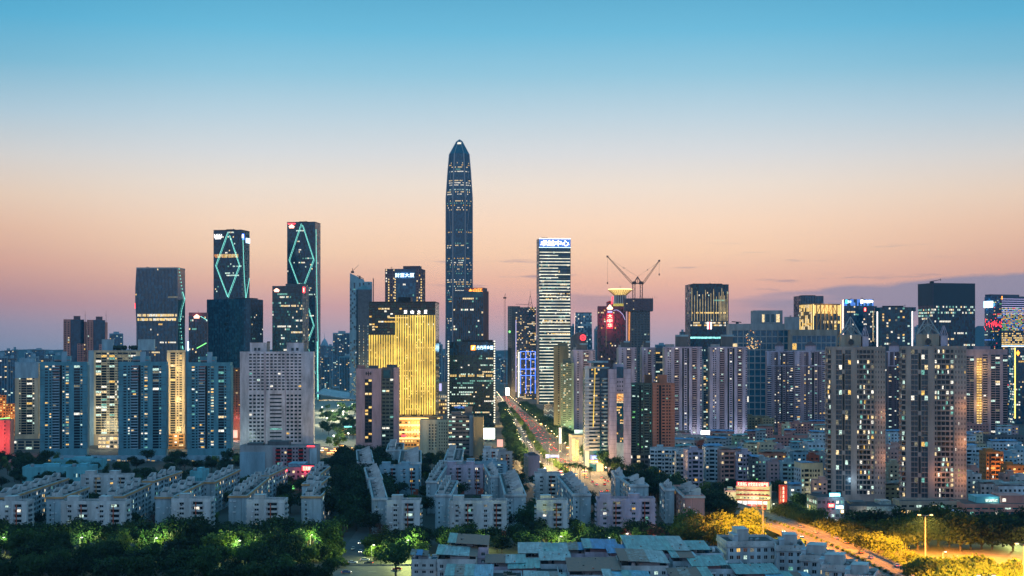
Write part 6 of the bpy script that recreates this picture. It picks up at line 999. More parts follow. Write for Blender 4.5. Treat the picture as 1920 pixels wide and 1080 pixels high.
for q in [
    ('white balconied apartment row facing left of the green and brown tower', 1219, 1268, 843, 1130, 'w_cool', None, 18, 'BwBwBwB', -6), ('white balconied apartment row, middle part with dark roof plants', 1268, 1290, 850, 1110, 'w_white', None, 16, 'BwBwB', -2), ('mauve walled eight storey house at the right end of the balconied row', 1290, 1318, 846, 1085, 'w_lilac', None, 18, 'wBw', 4),
    ('grey white slim house under two blue sheds', 1323, 1351, 841, 1130, 'w_cool', TB, 18, 'wBwn', 0), ('pink house with an orange roof room beside the grey white slim house', 1352, 1383, 846, 1085, 'w_pink', 'tin_rust', 18, 'wBBw', 0), ('mauve house with six balconies left of the blue lit yard', 1383, 1409, 850, 1075, 'w_lilac', None, 16, 'BwB', 0),
    ('low white house with porthole windows on the hill behind the balconied row', 1236, 1302, 828, 1290, 'w_white', TB, 14, None, 0), ('low white warehouse below the lilac towers', 1262, 1332, 818, 1450, 'w_grey', None, 14, None, 0), ('blue roofed shed house behind the grey white slim house', 1326, 1362, 826, 1330, 'w_grey', TB, 16, None, 0), ('pink roofed low house under the lilac pair of towers', 1335, 1376, 812, 1520, 'w_rose', TB, 16, None, 0), ('green roofed house right of the lilac pair', 1376, 1402, 820, 1420, 'w_greenwall', TT, 14, None, 0),
    ('wide dim office with ribbon windows below the dark gridded block', 1398, 1432, 782, 1720, 'w_olive', None, 20, None, 0), ('olive apartment house next to the dim ribbon windowed office', 1430, 1452, 785, 1700, 'w_olive', None, 18, None, 0), ('pink house under a long blue shed', 1400, 1433, 812, 1560, 'w_rose', TB, 16, None, 0), ('tall cream stair tower house below the mauve apartment towers', 1469, 1482, 797, 1530, 'w_cream', None, 10, None, 0), ('low cream house with two square windows beside the cream stair tower', 1482, 1491, 811, 1500, 'w_cream', None, 10, None, 0), ('pink plastered house below the second mauve tower', 1484, 1519, 794, 1660, 'w_rose', None, 16, None, 0), ('brick house left of the near grey tower', 1520, 1550, 793, 1680, 'w_rose', TB, 16, None, 0), ('dark rose long house in the middle of the low town', 1450, 1522, 819, 1420, 'w_rose', None, 14, None, 0),
    ('white house between two bright blue roofs', 1521, 1549, 814, 1370, 'w_white', TB, 14, None, 0), ('cream house with a teal shed near the pink long house', 1400, 1434, 834, 1290, 'w_cream', TT, 16, None, 0), ('beige house with one square window right of the teal shed', 1425, 1456, 832, 1270, 'w_beige', None, 14, None, 0), ('small mauve house right of the beige one', 1456, 1471, 838, 1240, 'w_mauve', None, 12, None, 0), ('white small house with a gable hut in the low town middle', 1470, 1489, 845, 1200, 'w_white', None, 12, None, 0), ('teal roofed hut house beside two white dormers', 1484, 1503, 834, 1290, 'w_bluegrey', TT, 12, None, 0), ('white dormer house right of the teal roofed hut', 1504, 1518, 834, 1280, 'w_white', None, 12, None, 0), ('pale balcony house against the near grey tower', 1515, 1552, 832, 1260, 'w_cool', None, 14, None, 0),
    ('brown roofed house in shade above the blue lit yard', 1428, 1474, 852, 1160, 'w_brick', TR, 14, None, 0), ('brown brick box house before the pale balcony house', 1518, 1536, 856, 1140, 'w_terra', None, 12, None, 0), ('grey long house with a hipped shed behind the cream block', 1486, 1520, 850, 1170, 'w_bluegrey', 'tin_grey', 12, None, 0), ('small grey house with one dark window beside the brown brick box', 1536, 1552, 853, 1150, 'w_grey', None, 12, None, 0), ('blue lit dark house with turquoise glowing rooms', 1409, 1423, 862, 1060, 'w_dgrey', TB, 14, None, 0), ('white house with square windows behind the fire station tree', 1420, 1445, 862, 1075, 'w_white', None, 14, None, 0), ('pinkish house with three windows behind the fire station tree', 1443, 1467, 868, 1045, 'w_mauve', None, 14, None, 0), ('grey balconied house left of the tall cream block', 1467, 1494, 868, 1035, 'w_bluegrey', None, 14, 'BwB', 0), ('small blue roofed shop under the grey balconied house', 1480, 1503, 914, 985, 'w_bluewash', TB, 10, None, 0), ('pink gabled house at the foot of the near grey tower', 1524, 1551, 903, 965, 'w_pink', None, 12, None, -6),
    ('blue white house in the gap between the crowned towers', 1664, 1689, 812, 1480, 'w_cool', TB, 14, None, 0), ('terracotta topped house in the gap between the crowned towers', 1664, 1690, 836, 1240, 'w_pink', None, 14, None, 0), ('salmon house in the gap between the crowned towers', 1669, 1690, 846, 1160, 'w_pink', None, 12, None, 0), ('beige house with two lit rooms low in the gap between the crowned towers', 1667, 1692, 871, 1060, 'w_beige', None, 14, None, 0), ('grey green house with solar panels at the bottom of the gap', 1658, 1690, 912, 990, 'w_greenwall', 'tin_grey', 12, None, 0),
    ('pink slab house below the wide mauve slab', 1812, 1854, 797, 1600, 'w_rose', None, 16, None, 0), ('blue roofed house right of the second crowned tower', 1812, 1843, 815, 1450, 'w_beige', TB, 14, None, 0), ('dark roofed house below the wide mauve slab', 1852, 1920, 818, 1480, 'w_dgrey', None, 14, None, 0), ('wide white house with large blue shed roof at right', 1860, 1908, 831, 1340, 'w_cool', TB, 14, None, 0), ('dark house at the right edge with a warm window', 1900, 1926, 842, 1280, 'w_bluegrey', None, 14, None, 0), ('grey white house with balconies beside the second crowned tower', 1812, 1840, 842, 1210, 'w_cool', None, 14, 'BwB', 0), ('pale house between the orange lit block and the right edge', 1882, 1908, 853, 1200, 'w_bluegrey', None, 14, None, 0),
    ('pink white stepped house beside the second crowned tower', 1811, 1836, 880, 1040, 'w_pink', None, 12, None, 0), ('white roof house below the pink stepped one', 1812, 1840, 891, 1000, 'w_white', None, 12, None, 0), ('white house with a pink water tower near the right edge', 1883, 1907, 891, 1020, 'w_pink', None, 12, None, 0), ('white house with a brown top at the right edge', 1905, 1930, 897, 1000, 'w_white', None, 12, None, 0), ('pale house with solar water heaters before the orange lit block', 1838, 1882, 910, 985, 'w_white', 'tin_grey', 12, None, 0), ('pale house with a dark door row at the right edge', 1872, 1925, 914, 965, 'w_cool', 'tin_grey', 12, None, 0)]:
    house(q[0], *q[1:7], d=q[7], spec=q[8], rz=q[9], pal='green' if 'turquoise' in q[0] else 'mix', lit=.6 if 'turquoise' in q[0] else .13)
b = house('brown apartment block glowing orange from its lit balconies', 1849, 1881, 849, 1110, 'w_orange', None, 16, lit=.1, spec='wDBBw'); b.lamp(b.F.p(b.F.W * .6, b.h * .5, 8), 5000, (1, .45, .1), 2)
b = house('orange lit low block at the right edge', 1888, 1925, 875, 1045, 'w_orange', None, 14, lit=.4, pal='gold'); b.lamp(b.F.p(b.F.W * .4, b.h * .6, 7), 3000, (1, .45, .1), 2)
b = Bld('apartment_block', 'cream six storey block with a blue tin roof terrace left of the near grey tower', 'apartment block', 1502, 1543, 1010, 868, 16, rz=6, cap=80); b.body('w_cream'); b.cols(b.F, 'wBwnwwW', 0, b.h - 4, 6, 'w_cream', .2, 'green', dep=.4); b.grid(b.Lf, 0, b.Lf.W, 0, b.h - 4, 3, 6, .5, .5, .3, 'w_cool', .1); m = MB(); m.box(-b.a, b.a * .2, -b.b - .5, b.b * .6, b.h + .1, b.h + .4, 'tin_blue'); m.box(-b.a, b.a * .1, -b.b + .1, -b.b + .3, b.h - 3, b.h, 'tin_grey'); b.parts['rf'] = ('tin_roof', m); b.lamp(b.F.p(b.F.W * .5, 5, 8), 1500, (1, .95, .7), 2); b.done()

# ------------------------------------------------------------------ fire station, neon shops, podium, mall
b = Bld('fire_station', 'cream fire station with red roof lettering, red bands and lit vehicle bays', 'fire station', 1380, 1443, 935, 914, 20, rz=-14); b.body('w_cream'); F = b.F; h = b.h; b.grid(F, 2, F.W - .5, 6.0, h - .6, 8, 3, .5, .42, .35, 'w_cream', .14, 'warm', frame='metal_white'); mb = b.part('red_band')
for z in (5.6, 8.9, 12.0): mb.fb(F, 0, F.W, z, z + .7, .1, .75, 'w_red')
n = 6
for i in range(n): u0, u1 = 1 + i * (F.W - 2) / n, 1 + (i + .82) * (F.W - 2) / n; m = MB(); m.fq(F, u0, u1, .1, 5.2, .06, lamp_mat('l_bay', (1, .96, .92), 1.4, .4, .3)); b.parts['bay', i] = ('vehicle_bay', m); mb2 = b.part('wall'); mb2.fb(F, u1, 1 + (i + 1) * (F.W - 2) / n, 0, 5.6, 0, .7, 'w_white')
b.parapet('w_cream', .8); m = sign_mb(F, '天津消防 对党忠诚 纪律严明', 1, F.W - 1, h + .8, h + 3.4, 'n_redw', .5); b.parts['sg'] = ('sign', m); m = MB(); m.fb(F, .5, F.W - .5, h + .6, h + 3.6, .05, .3, lamp_mat('n_deepred', (1, .02, .05), 1.5)); b.parts['sb'] = ('sign_board', m); b.lamp(F.p(F.W / 2, h + 2, 6), 2500, (1, .1, .12), 4); b.lamp(F.p(F.W * .5, 4, 7), 6000, (1, .93, .8), 3); b.lamp(b.Rt.p(6, 8, 7), 1500, (1, .9, .7), 3); b.hut(b.a * .4, b.a * .95, -4, 8, 1.5, 'tin_green', 'roof_shed'); b.done(); fs = b
def station_truck(i, u):
    p = fs.root.matrix_basis @ fs.F.p(u, 0, 1.0) if 0 else None
    c, sn = math.cos(fs.rz), math.sin(fs.rz); q = fs.F.p(u, 0, 4.2); x, y = fs.root.location.x + c * q.x - sn * q.y, fs.root.location.y + sn * q.x + c * q.y
    t = empty('fire_truck', (x, y, .1), fs.rz); tag(t, ['red fire truck parked at the third bay of the fire station', 'red fire truck parked at the fourth bay of the fire station', 'red fire truck parked at the fifth bay of the fire station', 'red fire truck parked at the sixth bay of the fire station'][i], 'fire truck', 'fire trucks at the station bays'); m = MB(); m.box(-1.25, 1.25, -3, 3.5, .7, 3.2, 'w_red'); m.build('body', t); m = MB(); m.box(-1.2, 1.2, -4.6, -3, .6, 2.9, 'w_red'); m.box(-1.1, 1.1, -4.66, -4.6, 1.7, 2.6, 'g_pane'); m.build('cab', t)
    for sx_ in (-1.2, 1.2):
        for yy in (-3.7, 2): m = MB(); m.tube((sx_ - .15, yy, .5), (sx_ + .15, yy, .5), .5, 'metal_dark', 10); m.build('wheel', t)
for i in range(4): station_truck(i, 1 + (i + 2.4) * (fs.F.W - 2) / 6)
b = Bld('annex_hall', 'blank cream annex left of the fire station', 'building', 1360, 1380, 930, 921, 16, rz=-6); b.body('w_cream'); b.parapet('w_pink', .5); b.hut(-b.a * .5, b.a * .4, -5, 4, 1.6, 'w_cream'); b.lamp(b.F.p(b.F.W * .3, b.h - 2, 5), 1600, (1, .7, .55), 2); b.done()
b = Bld('billboard', 'tall red billboard with vertical lettering right of the fire station', 'billboard', 1461, 1476, 925, 909, 2, rz=0); b.body('w_red', z0=4); b.sign(b.F, '热烈庆祝', b.F.W * .42, b.F.W * .62, 5.5, b.h - 1, 'n_redw', .4, True); b.sign(b.F, '永远跟党', b.F.W * .1, b.F.W * .24, 5.5, b.h - 1, 'w_pink', .4, True); m = MB(); m.box(-2, -1.5, -.3, .3, 0, 4, 'metal_dark'); m.box(1.5, 2, -.3, .3, 0, 4, 'metal_dark'); b.parts['lg'] = ('leg', m); b.lamp(b.F.p(b.F.W / 2, b.h / 2, 4), 700, (1, .4, .35), 1); b.done()
Y = 850
b = Bld('shop_building', 'dark shop building plastered with neon signs at the corner under the near grey tower', 'shop building', 1532, 1583, Y, 936, 20, rz=5); b.body('w_dkmauve'); F = b.F; U = b.uof; b.grid(F, 0, F.W, 3.4, b.h, 6, 3, .6, .5, .35, 'w_dgrey', .2, 'mix', frame='metal_grey')
b.grid(F, 0, F.W, 0, 3.3, 5, 1, .8, .7, .35, 'w_dgrey', .9, 'warm'); G = b.Lf; b.grid(G, 0, G.W, 3, b.h, 5, 3, .7, .5, .3, 'w_dgrey', .2)
def board(u0, u1, p0, p1, txt, bg, fg, n=1.0): m = MB(); m.fb(F, U(u0), U(u1), b.zof(p1), b.zof(p0), n - .5, n, bg); b.parts[len(b.parts), 'sb'] = ('sign_board', m); b.sign(F, txt, U(u0) + .3, U(u1) - .3, b.zof(p1) + .25, b.zof(p0) - .25, fg, n + .12)
board(1552, 1563.5, 944, 951, '梦幻餐厅', lamp_mat('n_deepred', (1, .02, .05), 1.5), 'n_redw'); board(1565.5, 1581, 947, 954.5, '老上海饭店', lamp_mat('n_deepblue', (.1, .6, .9), 1.0), 'n_white'); board(1576, 1581, 956, 962, '酒', 'n_gold', 'n_white'); board(1538.5, 1551, 969, 975, '便利店', 'n_iceblue', 'n_white'); board(1540, 1549, 975.5, 979, '水果', 'n_orange', 'n_gold')
m = MB()
for px in (1557, 1576.5): m.tube((U(px) - b.a, -b.b + 2, b.h), (U(px) - b.a, -b.b + 2, b.zof(926)), .15, 'metal_grey', 5)
b.parts['st'] = ('sign_frame', m); FS = Face((-b.a, -b.b + 2, 0), (b.a, -b.b + 2, 0), (b.a, -b.b + 2, b.h), (-b.a, -b.b + 2, b.h)); m = MB(); m.fb(FS, U(1557), U(1577.5), b.zof(932), b.zof(925), -.2, .1, 'n_aqua'); b.parts['tb'] = ('roof_sign', m); b.sign(FS, '足浴休闲中心', U(1558), U(1576.5), b.zof(931), b.zof(926), 'n_white', .3); b.parapet('w_dgrey')
for px, py, e, c in ((1567, 929, 2200, (.4, .85, 1)), (1558, 948, 1500, (1, .1, .2)), (1573, 951, 1500, (.3, .9, 1)), (1545, 972, 1500, (.8, .8, 1)), (1548, 985, 1200, (1, .7, .5))): b.lamp(F.p(U(px), b.zof(py), 4), e, c, 1)
b.done()
b = Bld('shop_building', 'narrow shop wing with white and yellow lettering left of the neon corner', 'shop building', 1517, 1531.5, 868, 932, 18, rz=-24); b.body('w_dgrey'); F = b.F; b.grid(F, 0, F.W, 0, b.h - 3, 3, 3, .8, .5, .3, 'w_dgrey', .5, 'warm'); b.sign(F, '友谊宾馆', .3, F.W - .3, b.h - 2.6, b.h - .4, 'n_iceblue', .8); b.sign(F, '川湘菜馆', .3, F.W - .3, 7.2, 9.4, 'n_yel', .8); b.sign(F, '烟酒店', .5, F.W - .5, 3.4, 5.4, 'n_iceblue', .8); m = MB(); m.fb(F, .3, F.W, 1.6, 3.0, .3, .7, 'n_red'); b.parts['aw'] = ('awning_sign', m); b.hut(-2, 3, -4, 4, 2, 'w_dgrey'); b.lamp(F.p(F.W / 2, 6, 5), 1600, (1, .8, .5), 1); b.done()
b = Bld('podium_hall', 'grey panelled podium hall with a pale glazed roof edge behind the orange trees', 'building', 1592, 1686, 865, 949, 24, rz=2); b.body('w_conc', tm='roof_dark'); F = b.F
for i in range(14): b.part('wall').fb(F, i * F.W / 14, i * F.W / 14 + .12, 0, b.h, .0, .12, 'w_dgrey')
b.part('glazed_edge').fb(F, F.W * .35, F.W, b.h - 3, b.h - .3, .15, .5, 'tin_pale'); b.hut(b.a * .4, b.a * .85, -3, 8, 2, 'tin_pale', 'skylight'); b.lamp(F.p(F.W * .35, 6, 5), 1500, (1, .85, .6), 2); b.hut(-b.a * .8, -b.a * .2, -5, 5, 1.6, 'w_dgrey', 'roof_plant'); b.done()
b = Bld('shopping_mall', 'terracotta shopping mall with a row of square shop windows at the right edge', 'mall', 1808, 1940, 890, 945, 30, rz=0); b.body('w_rose'); F = b.F; h = b.h; b.grid(F, 0, F.W, 1, h * .42, 14, 1, .72, .66, .5, 'w_rose', .12, 'office', gl='g_blue'); b.grid(F, F.W * .02, F.W, h * .5, h * .80, 9, 1, .8, .42, .4, 'w_rose', .1, 'office', gl='g_teal'); b.part('wall').fb(F, 0, F.W, h * .8, h, 0, .5, 'w_rose'); b.part('wall').fb(F, 0, F.W, h * .42, h * .5, 0, .8, 'w_rose'); b.hut(-b.a * .55, b.a * .1, -8, 8, 3.6, 'w_turq' if 'w_turq' in MATS else 'w_cool', 'roof_pavilion'); b.hut(b.a * .12, b.a * .8, -10, 8, 4.5, 'w_rose', 'roof_block'); m = MB(); m.box(-b.a * .3, b.a * .05, -8.4, -8.1, h + .6, h + 2.4, 'l_cool'); m.box(b.a * .16, b.a * .26, -10.3, -10.1, h + 1, h + 3, 'l_white'); b.parts['lt'] = ('lit_window', m); b.lamp((b.a * -.1, -11, h + 2.2), 900, (.6, 1, .9), 1); b.done()
b = Bld('mall_wing', 'mauve mall wing below the second crowned tower', 'mall', 1688, 1800, 905, 943, 18, rz=0); b.body('w_stone'); F = b.F; b.grid(F, 0, F.W, 0, b.h * .4, 10, 1, .7, .6, .4, 'w_stone', .3, 'gold'); b.grid(F, 0, F.W, b.h * .5, b.h * .9, 8, 1, .7, .5, .4, 'w_stone', .3, 'office'); b.parapet('w_stone'); b.done()
t = empty('glass_rotunda', (PX(1780, 880), 885, 0)); tag(t, 'dark round glass entrance drum under the second crowned tower', 'building'); hh = PZ(961, 880); m = MB(); m.lathe([(9.5, 0), (9.5, hh)], 'g_teal', 28); m.build('drum', t); m = MB(); m.lathe([(9.9, hh), (10, hh + .7), (9.4, hh + .8)], 'w_lilac', 28); m.build('rim', t); m = MB()
for i in range(28): q = 2 * math.pi * i / 28; m.tube((9.55 * math.cos(q), 9.55 * math.sin(q), 0), (9.55 * math.cos(q), 9.55 * math.sin(q), hh), .09, 'metal_grey', 4)
m.build('mullion', t)

# ------------------------------------------------------------------ old village roofs right under the camera
def vhouse(lab, xl, xr, yn, yf, roof, wall='w_cool', h=16.0, lift=2.6, tilt=0.0, d=None, spec=None, rz=0, full=None, lit=.16, hut=True, over=.7):
    """near roof edge at row yn, far edge at yf"""
    hr = h + lift; Y = (CAMZ - hr) * FPX / (yn - HOR); Yf = (CAMZ - hr) * FPX / (yf - HOR); d = d or max(9, Yf - Y); b = Bld('village_house', lab, 'house', xl, xr, Y, yn, d, None, rz, h=h, cap=100); b.body(wall); F = b.F; a, bb = b.a, b.b; r = b.seed; n = max(2, round(F.W / 3.2)); fl = max(2, round(h / 3.2))
    for G, k in ((F, n), (b.Lf, max(2, round(d / 4))), (b.Rt, max(2, round(d / 4)))): b.grid(G, .3, G.W - .3, .2, h - .5, k, fl, .52, .48, .22, wall, lit, 'mix', frame='metal_white')
    for j in range(1, fl): b.part('ledge').fb(F, -.1, F.W + .1, .2 + (h - .7) * j / fl - .12, .2 + (h - .7) * j / fl + .06, .22, .55, wall)
    b.parapet(wall, .95, .22, .1)
    if roof:
        full = full or r.choice([1, .6, .74, 1]); x0, x1, y0, y1 = -a - over, a * (2 * full - 1) + over, -bb - over, bb + .3; z = lambda x, y: hr + tilt * x / a + (y + bb) / (2 * bb) * .9; m = MB(); q = [(x0, y0), (x1, y0), (x1, y1), (x0, y1)]; k = max(3, int((x1 - x0) / 3.4)); xs = [x0 + (x1 - x0) * i / k for i in range(k + 1)]; ct = r.randint(1, k - 1)
        for i, (xa, xb) in enumerate(zip(xs, xs[1:])):
            dz_ = r.uniform(-.06, .06) - (.14 if i >= ct else 0); mt = (roof[0] if i < ct else roof[-1]) if r.random() < .78 else r.choice(['tin_pale', 'tin_green', 'tin_rust', 'tin_grey'])
            m.hexa([(xa, y0, z(xa, y0) + dz_), (xb, y0, z(xb, y0) + dz_), (xb, y1, z(xb, y1) + dz_), (xa, y1, z(xa, y1) + dz_)], [(xa, y0, z(xa, y0) + dz_ + .1), (xb, y0, z(xb, y0) + dz_ + .1), (xb, y1, z(xb, y1) + dz_ + .1), (xa, y1, z(xa, y1) + dz_ + .1)], mt)
        for i in range(int((x1 - x0) * .3)): x, yy = r.uniform(x0 + .4, x1 - .4), r.uniform(y0 + .4, y1 - .4); e = r.uniform(.15, .4); m.box(x - e, x + e, yy - .2, yy + .2, z(x, yy) - .1, z(x, yy) + .32, r.choice(['w_brick', 'metal_dark', 'w_grey', 'metal_grey']))
        b.parts['rf'] = ('tin_roof', m); k = max(3, int((x1 - x0) / 5)); m = MB()
        for i in range(k + 1):
            x = x0 + over + (x1 - x0 - 2 * over) * i / k
            for yy in (-bb + .15, 0, bb - .3): m.tube((x, yy, h), (x, yy, z(x, yy)), .07, 'metal_grey', 4)
        b.parts['ps'] = ('roof_post', m)
        if r.random() < .8: m = MB(); u0 = r.uniform(0, .4); m.box(-a + 2 * a * u0, -a + 2 * a * (u0 + .45), -bb + 2, bb - 1, h, h + lift - .3 - abs(tilt), r.choice(['w_cool', 'w_grey', 'w_mauve'])); b.parts['rr'] = ('roof_room', m)
    elif hut:
        b.hut(-a * .3, a * .25, -bb * .1, bb * .75, 3.0, wall, 'stair_hut')
    for i in range(r.randint(4, 7)):
        m = MB(); x, y = r.uniform(-a * .8, a * .8), r.uniform(-bb * .85, bb * .6); k = r.random()
        if k < .4: m.lathe([(.75, h), (.8, h + 1.4), (.3, h + 1.75)], 'metal_white', 12, x, y); b.parts['k', i] = ('water_tank', m)
        elif k < .7:
            for j in range(5): rr = r.uniform(.25, .5); m.lathe([(.05, h + .4), (rr, h + .8), (rr * .7, h + 1.3), (.05, h + 1.6)], 'roof_green', 6, x + j * .7, y + r.uniform(-.3, .3))
            m.box(x - .4, x + 3.4, y - .35, y + .35, h, h + .45, 'w_stone'); b.parts['k', i] = ('planter', m)
        else: m.hexa([(x, y, h + .3), (x + 2, y, h + .3), (x + 2, y + 1.4, h + 1.5), (x, y + 1.4, h + 1.5)], [(x, y, h + .4), (x + 2, y, h + .4), (x + 2, y + 1.4, h + 1.6), (x, y + 1.4, h + 1.6)], 'g_navy'); m.tube((x, y + 1.5, h + 1.75), (x + 2, y + 1.5, h + 1.75), .25, 'metal_white', 8); m.tube((x + .1, y + 1.4, h), (x + .1, y + 1.4, h + 1.6), .06, 'metal_grey', 4); b.parts['k', i] = ('solar_heater', m)
    for i in range(r.randint(2, 5)):
        u, v = r.uniform(1, F.W - 1), 3.2 * r.randint(1, fl - 1) + 1; m = MB(); m.fb(F, u - .4, u + .4, v - .3, v + .3, .24, .62, 'metal_white'); b.parts['ac', i] = ('air_conditioner', m)
    b.done(); return b
for q in [
    ('white house with a blue tin roof at the left end of the village', 772, 818, 1041, 1036, ('tin_blue',), 'w_white', 14.5), ('white four storey house with grey and rust roof sheets over its terrace', 820, 892, 1041, 1027, ('tin_pale', 'tin_rust'), 'w_white', 17), ('pinkish house with a dark rusty roof behind the white four storey one', 842, 914, 1019, 1005, ('tin_rust',), 'w_lilac', 19),
    ('house under one large pale teal sheet roof at the bottom centre', 836, 978, 1079, 1062, ('tin_teal', 'tin_sky'), 'w_cool', 15), ('house with mixed rust and teal sheets behind the large pale teal roof', 912, 983, 1055, 1043, ('tin_rust', 'tin_teal'), 'w_lilac', 15), ('house with green teal roof and a white roof room in front', 955, 1047, 1064, 1050, ('tin_teal', 'tin_green'), 'w_white', 14.5), ('pale house with a teal roof at the back left of the village', 974, 1064, 1037, 1021, ('tin_pale', 'tin_teal'), 'w_white', 16),
    ('house with a light grey blue sheet roof right of the green teal one', 1014, 1088, 1050, 1038, ('tin_pale',), 'w_cool', 15.5), ('small lilac house with a little bright blue roof', 1056, 1098, 1031, 1021, ('tin_grey', 'tin_blue'), 'w_lilac', 14), ('house with rust red sheets and a dark open terrace at the bottom', 1068, 1162, 1070, 1049, ('tin_rust',), 'w_cool', 15), ('house with two tone teal blue roof at the back of the village', 1097, 1180, 1028, 1014, ('tin_teal', 'tin_blue'), 'w_lilac', 15), ('house with the brightest blue roof in the village', 1142, 1216, 1036, 1024, ('tin_blue',), 'w_lilac', 15),
    ('largest teal roofed house at the back centre of the village', 1178, 1291, 1031, 1008, ('tin_teal', 'tin_pale'), 'w_lilac', 16), ('house with dark grey rusty roof over a balconied white front', 1165, 1253, 1053, 1034, ('tin_grey', 'tin_rust'), 'w_white', 16.5), ('teal roofed house beside the orange lit trees', 1291, 1356, 1030, 1017, ('tin_teal',), 'w_cool', 15.5), ('house with a teal and dark rust roof right of the balconied white front', 1262, 1326, 1045, 1031, ('tin_teal', 'tin_rust'), 'w_cool', 15), ('house with long green teal roof next to the white parapet building', 1300, 1404, 1059, 1044, ('tin_green', 'tin_teal'), 'w_cool', 14.5),
    ('low house with a pale teal canopy on posts at the bottom right', 1383, 1462, 1075, 1061, ('tin_teal',), 'w_grey', 13), ('low house with pale roof at the bottom centre edge', 1137, 1222, 1090, 1073, ('tin_pale', 'tin_sky'), 'w_cool', 14), ('low house with grey and rust roof at the bottom edge', 1262, 1336, 1084, 1068, ('tin_grey', 'tin_rust'), 'w_lilac', 14), ('low house with teal roof in the bottom right corner of the village', 1450, 1530, 1092, 1076, ('tin_sky',), 'w_grey', 12), ('low white house at the bottom edge left of the rust red terrace', 985, 1062, 1090, 1076, ('tin_pale',), 'w_white', 13)]: vhouse(q[0], *q[1:6], wall=q[6], h=q[7], tilt=rnd.uniform(-.5, .5))
for lab, xl, xr, top, h, rz, d, huts in [('white parapet apartment house with two roof huts beside the expressway', 1364, 1456, 1019, 18, 3, 22, [(.28, .52, 5), (.6, .85, 0)]), ('white parapet apartment house with a tall stair hut, second along the expressway', 1457, 1508, 1027, 17.5, -6, 20, [(.3, .8, 4.4)]), ('white parapet apartment house stepping down, third along the expressway', 1502, 1552, 1046, 17, -20, 20, [(.1, .75, 4.0)]), ('white parapet apartment house stepping down, fourth along the expressway', 1542, 1592, 1064, 16.5, -20, 18, [(.0, .7, 3.8)]), ('white parapet apartment house at the bottom edge, last along the expressway', 1586, 1636, 1083, 16, -20, 18, [(.1, .7, 3.6)])]:
    Y = (CAMZ - h) * FPX / (top - HOR); b = Bld('apartment_house', lab, 'apartment house', xl, xr, Y, top, d, None, rz, h=h); b.body('w_white'); F = b.F; n = max(3, round(F.W / 3.4))
    for G in (F, b.Lf): b.grid(G, .3, G.W - .3, .3, h - 1.6, max(3, round(G.W / 3.4)), 5, .55, .55, .3, 'w_cool', .16, 'mix', frame='metal_white')
    b.part('wall').fb(F, -.2, F.W + .2, h - 1.5, h - .4, .0, .8, 'w_white'); b.part('wall').fb(b.Lf, -.2, b.Lf.W + .2, h - 1.5, h - .4, .0, .8, 'w_white'); b.parapet('w_white', 1.1, .3, .5)
    for i in range(n): b.part('weep_hole').fb(F, (i + .5) * F.W / n - .15, (i + .5) * F.W / n + .15, h - .5, h - .1, .5, .62, 'w_dgrey')
    for (p, q, e) in huts:
        if e: b.hut(-b.a + 2 * b.a * p, -b.a + 2 * b.a * q, -2, b.b - 2, e, 'w_white', 'stair_hut'); b.hut(-b.a + 2 * b.a * p - 2, -b.a + 2 * b.a * p, -4, b.b - 4, e * .55, 'w_cool', 'roof_room')
    for i in range(3): m = MB(); x, y = b.seed.uniform(-b.a, b.a) * .8, b.seed.uniform(-b.b, -2); m.lathe([(.7, h), (.75, h + 1.2), (.3, h + 1.5)], 'metal_grey', 10, x, y); b.parts['k', i] = ('water_tank', m)
    b.done()
# ------------------------------------------------------------------ roads
surf('asphalt', (.055, .055, .06), .75, .25, .15, streak=False); surf('asphalt_pale', (.10, .095, .09), .7, .25, .15, streak=False); surf('paint_white', (.55, .55, .52), .7, .2, .6, streak=False); surf('conc_road', (.135, .125, .11), .75, .2, .12, streak=False); surf('pave', (.2, .2, .18), .85, .25, .2, streak=False)
def path(pts, step=12):
    out = []
    for i in range(len(pts) - 1):
        p0, p1, p2, p3 = (Vector(pts[max(0, i - 1)]), Vector(pts[i]), Vector(pts[i + 1]), Vector(pts[min(len(pts) - 1, i + 2)])); n = max(1, int((p2 - p1).length / step))
        for k in range(n):
            t = k / n; out.append(.5 * (2 * p1 + (p2 - p0) * t + (2 * p0 - 5 * p1 + 4 * p2 - p3) * t * t + (3 * p1 - p0 - 3 * p2 + p3) * t ** 3))
    out.append(Vector(pts[-1])); return out
def frames(c):
    fr = []
    for i, p in enumerate(c):
        d = (c[min(i + 1, len(c) - 1)] - c[max(0, i - 1)]).normalized(); fr.append((p, Vector((d.y, -d.x))))
    return fr
def ribbon(mb, fr, o0, o1, z, m, zf=None, every=None):
    for i, ((p, n), (q, k)) in enumerate(zip(fr, fr[1:])):
        if every and i % every: continue
        a, b, c, d = p + n * o0, p + n * o1, q + k * o1, q + k * o0; z0 = z + (zf(i) if zf else 0); z1 = z + (zf(i + 1) if zf else 0); mb.quad((a.x, a.y, z0), (b.x, b.y, z0), (c.x, c.y, z1), (d.x, d.y, z1), m=m)
def wall_ribbon(mb, fr, o, t, z0, z1, m):
    for (p, n), (q, k) in zip(fr, fr[1:]):
        r = [p + n * o, q + k * o, q + k * (o + t), p + n * (o + t)]; mb.hexa([(v.x, v.y, z0) for v in reversed(r)], [(v.x, v.y, z1) for v in reversed(r)], m)
bc = path([(62, 1010), (52, 1120), (45, 1250), (31, 1474), (15, 2029), (-24, 3180)], 20); bf = [(p, n * min(1.05, max(.42, 1.0 - (p.y - 1200) / 2700))) for p, n in frames(bc)]
mb = MB(); ribbon(mb, bf, -28, 28, .06, 'asphalt_pale'); mb.build('boulevard', kind='structure'); mb = MB()
for o in (-20, -12, 8, 14, 20): ribbon(mb, bf, o, o + .3, .12, 'paint_white', every=2)
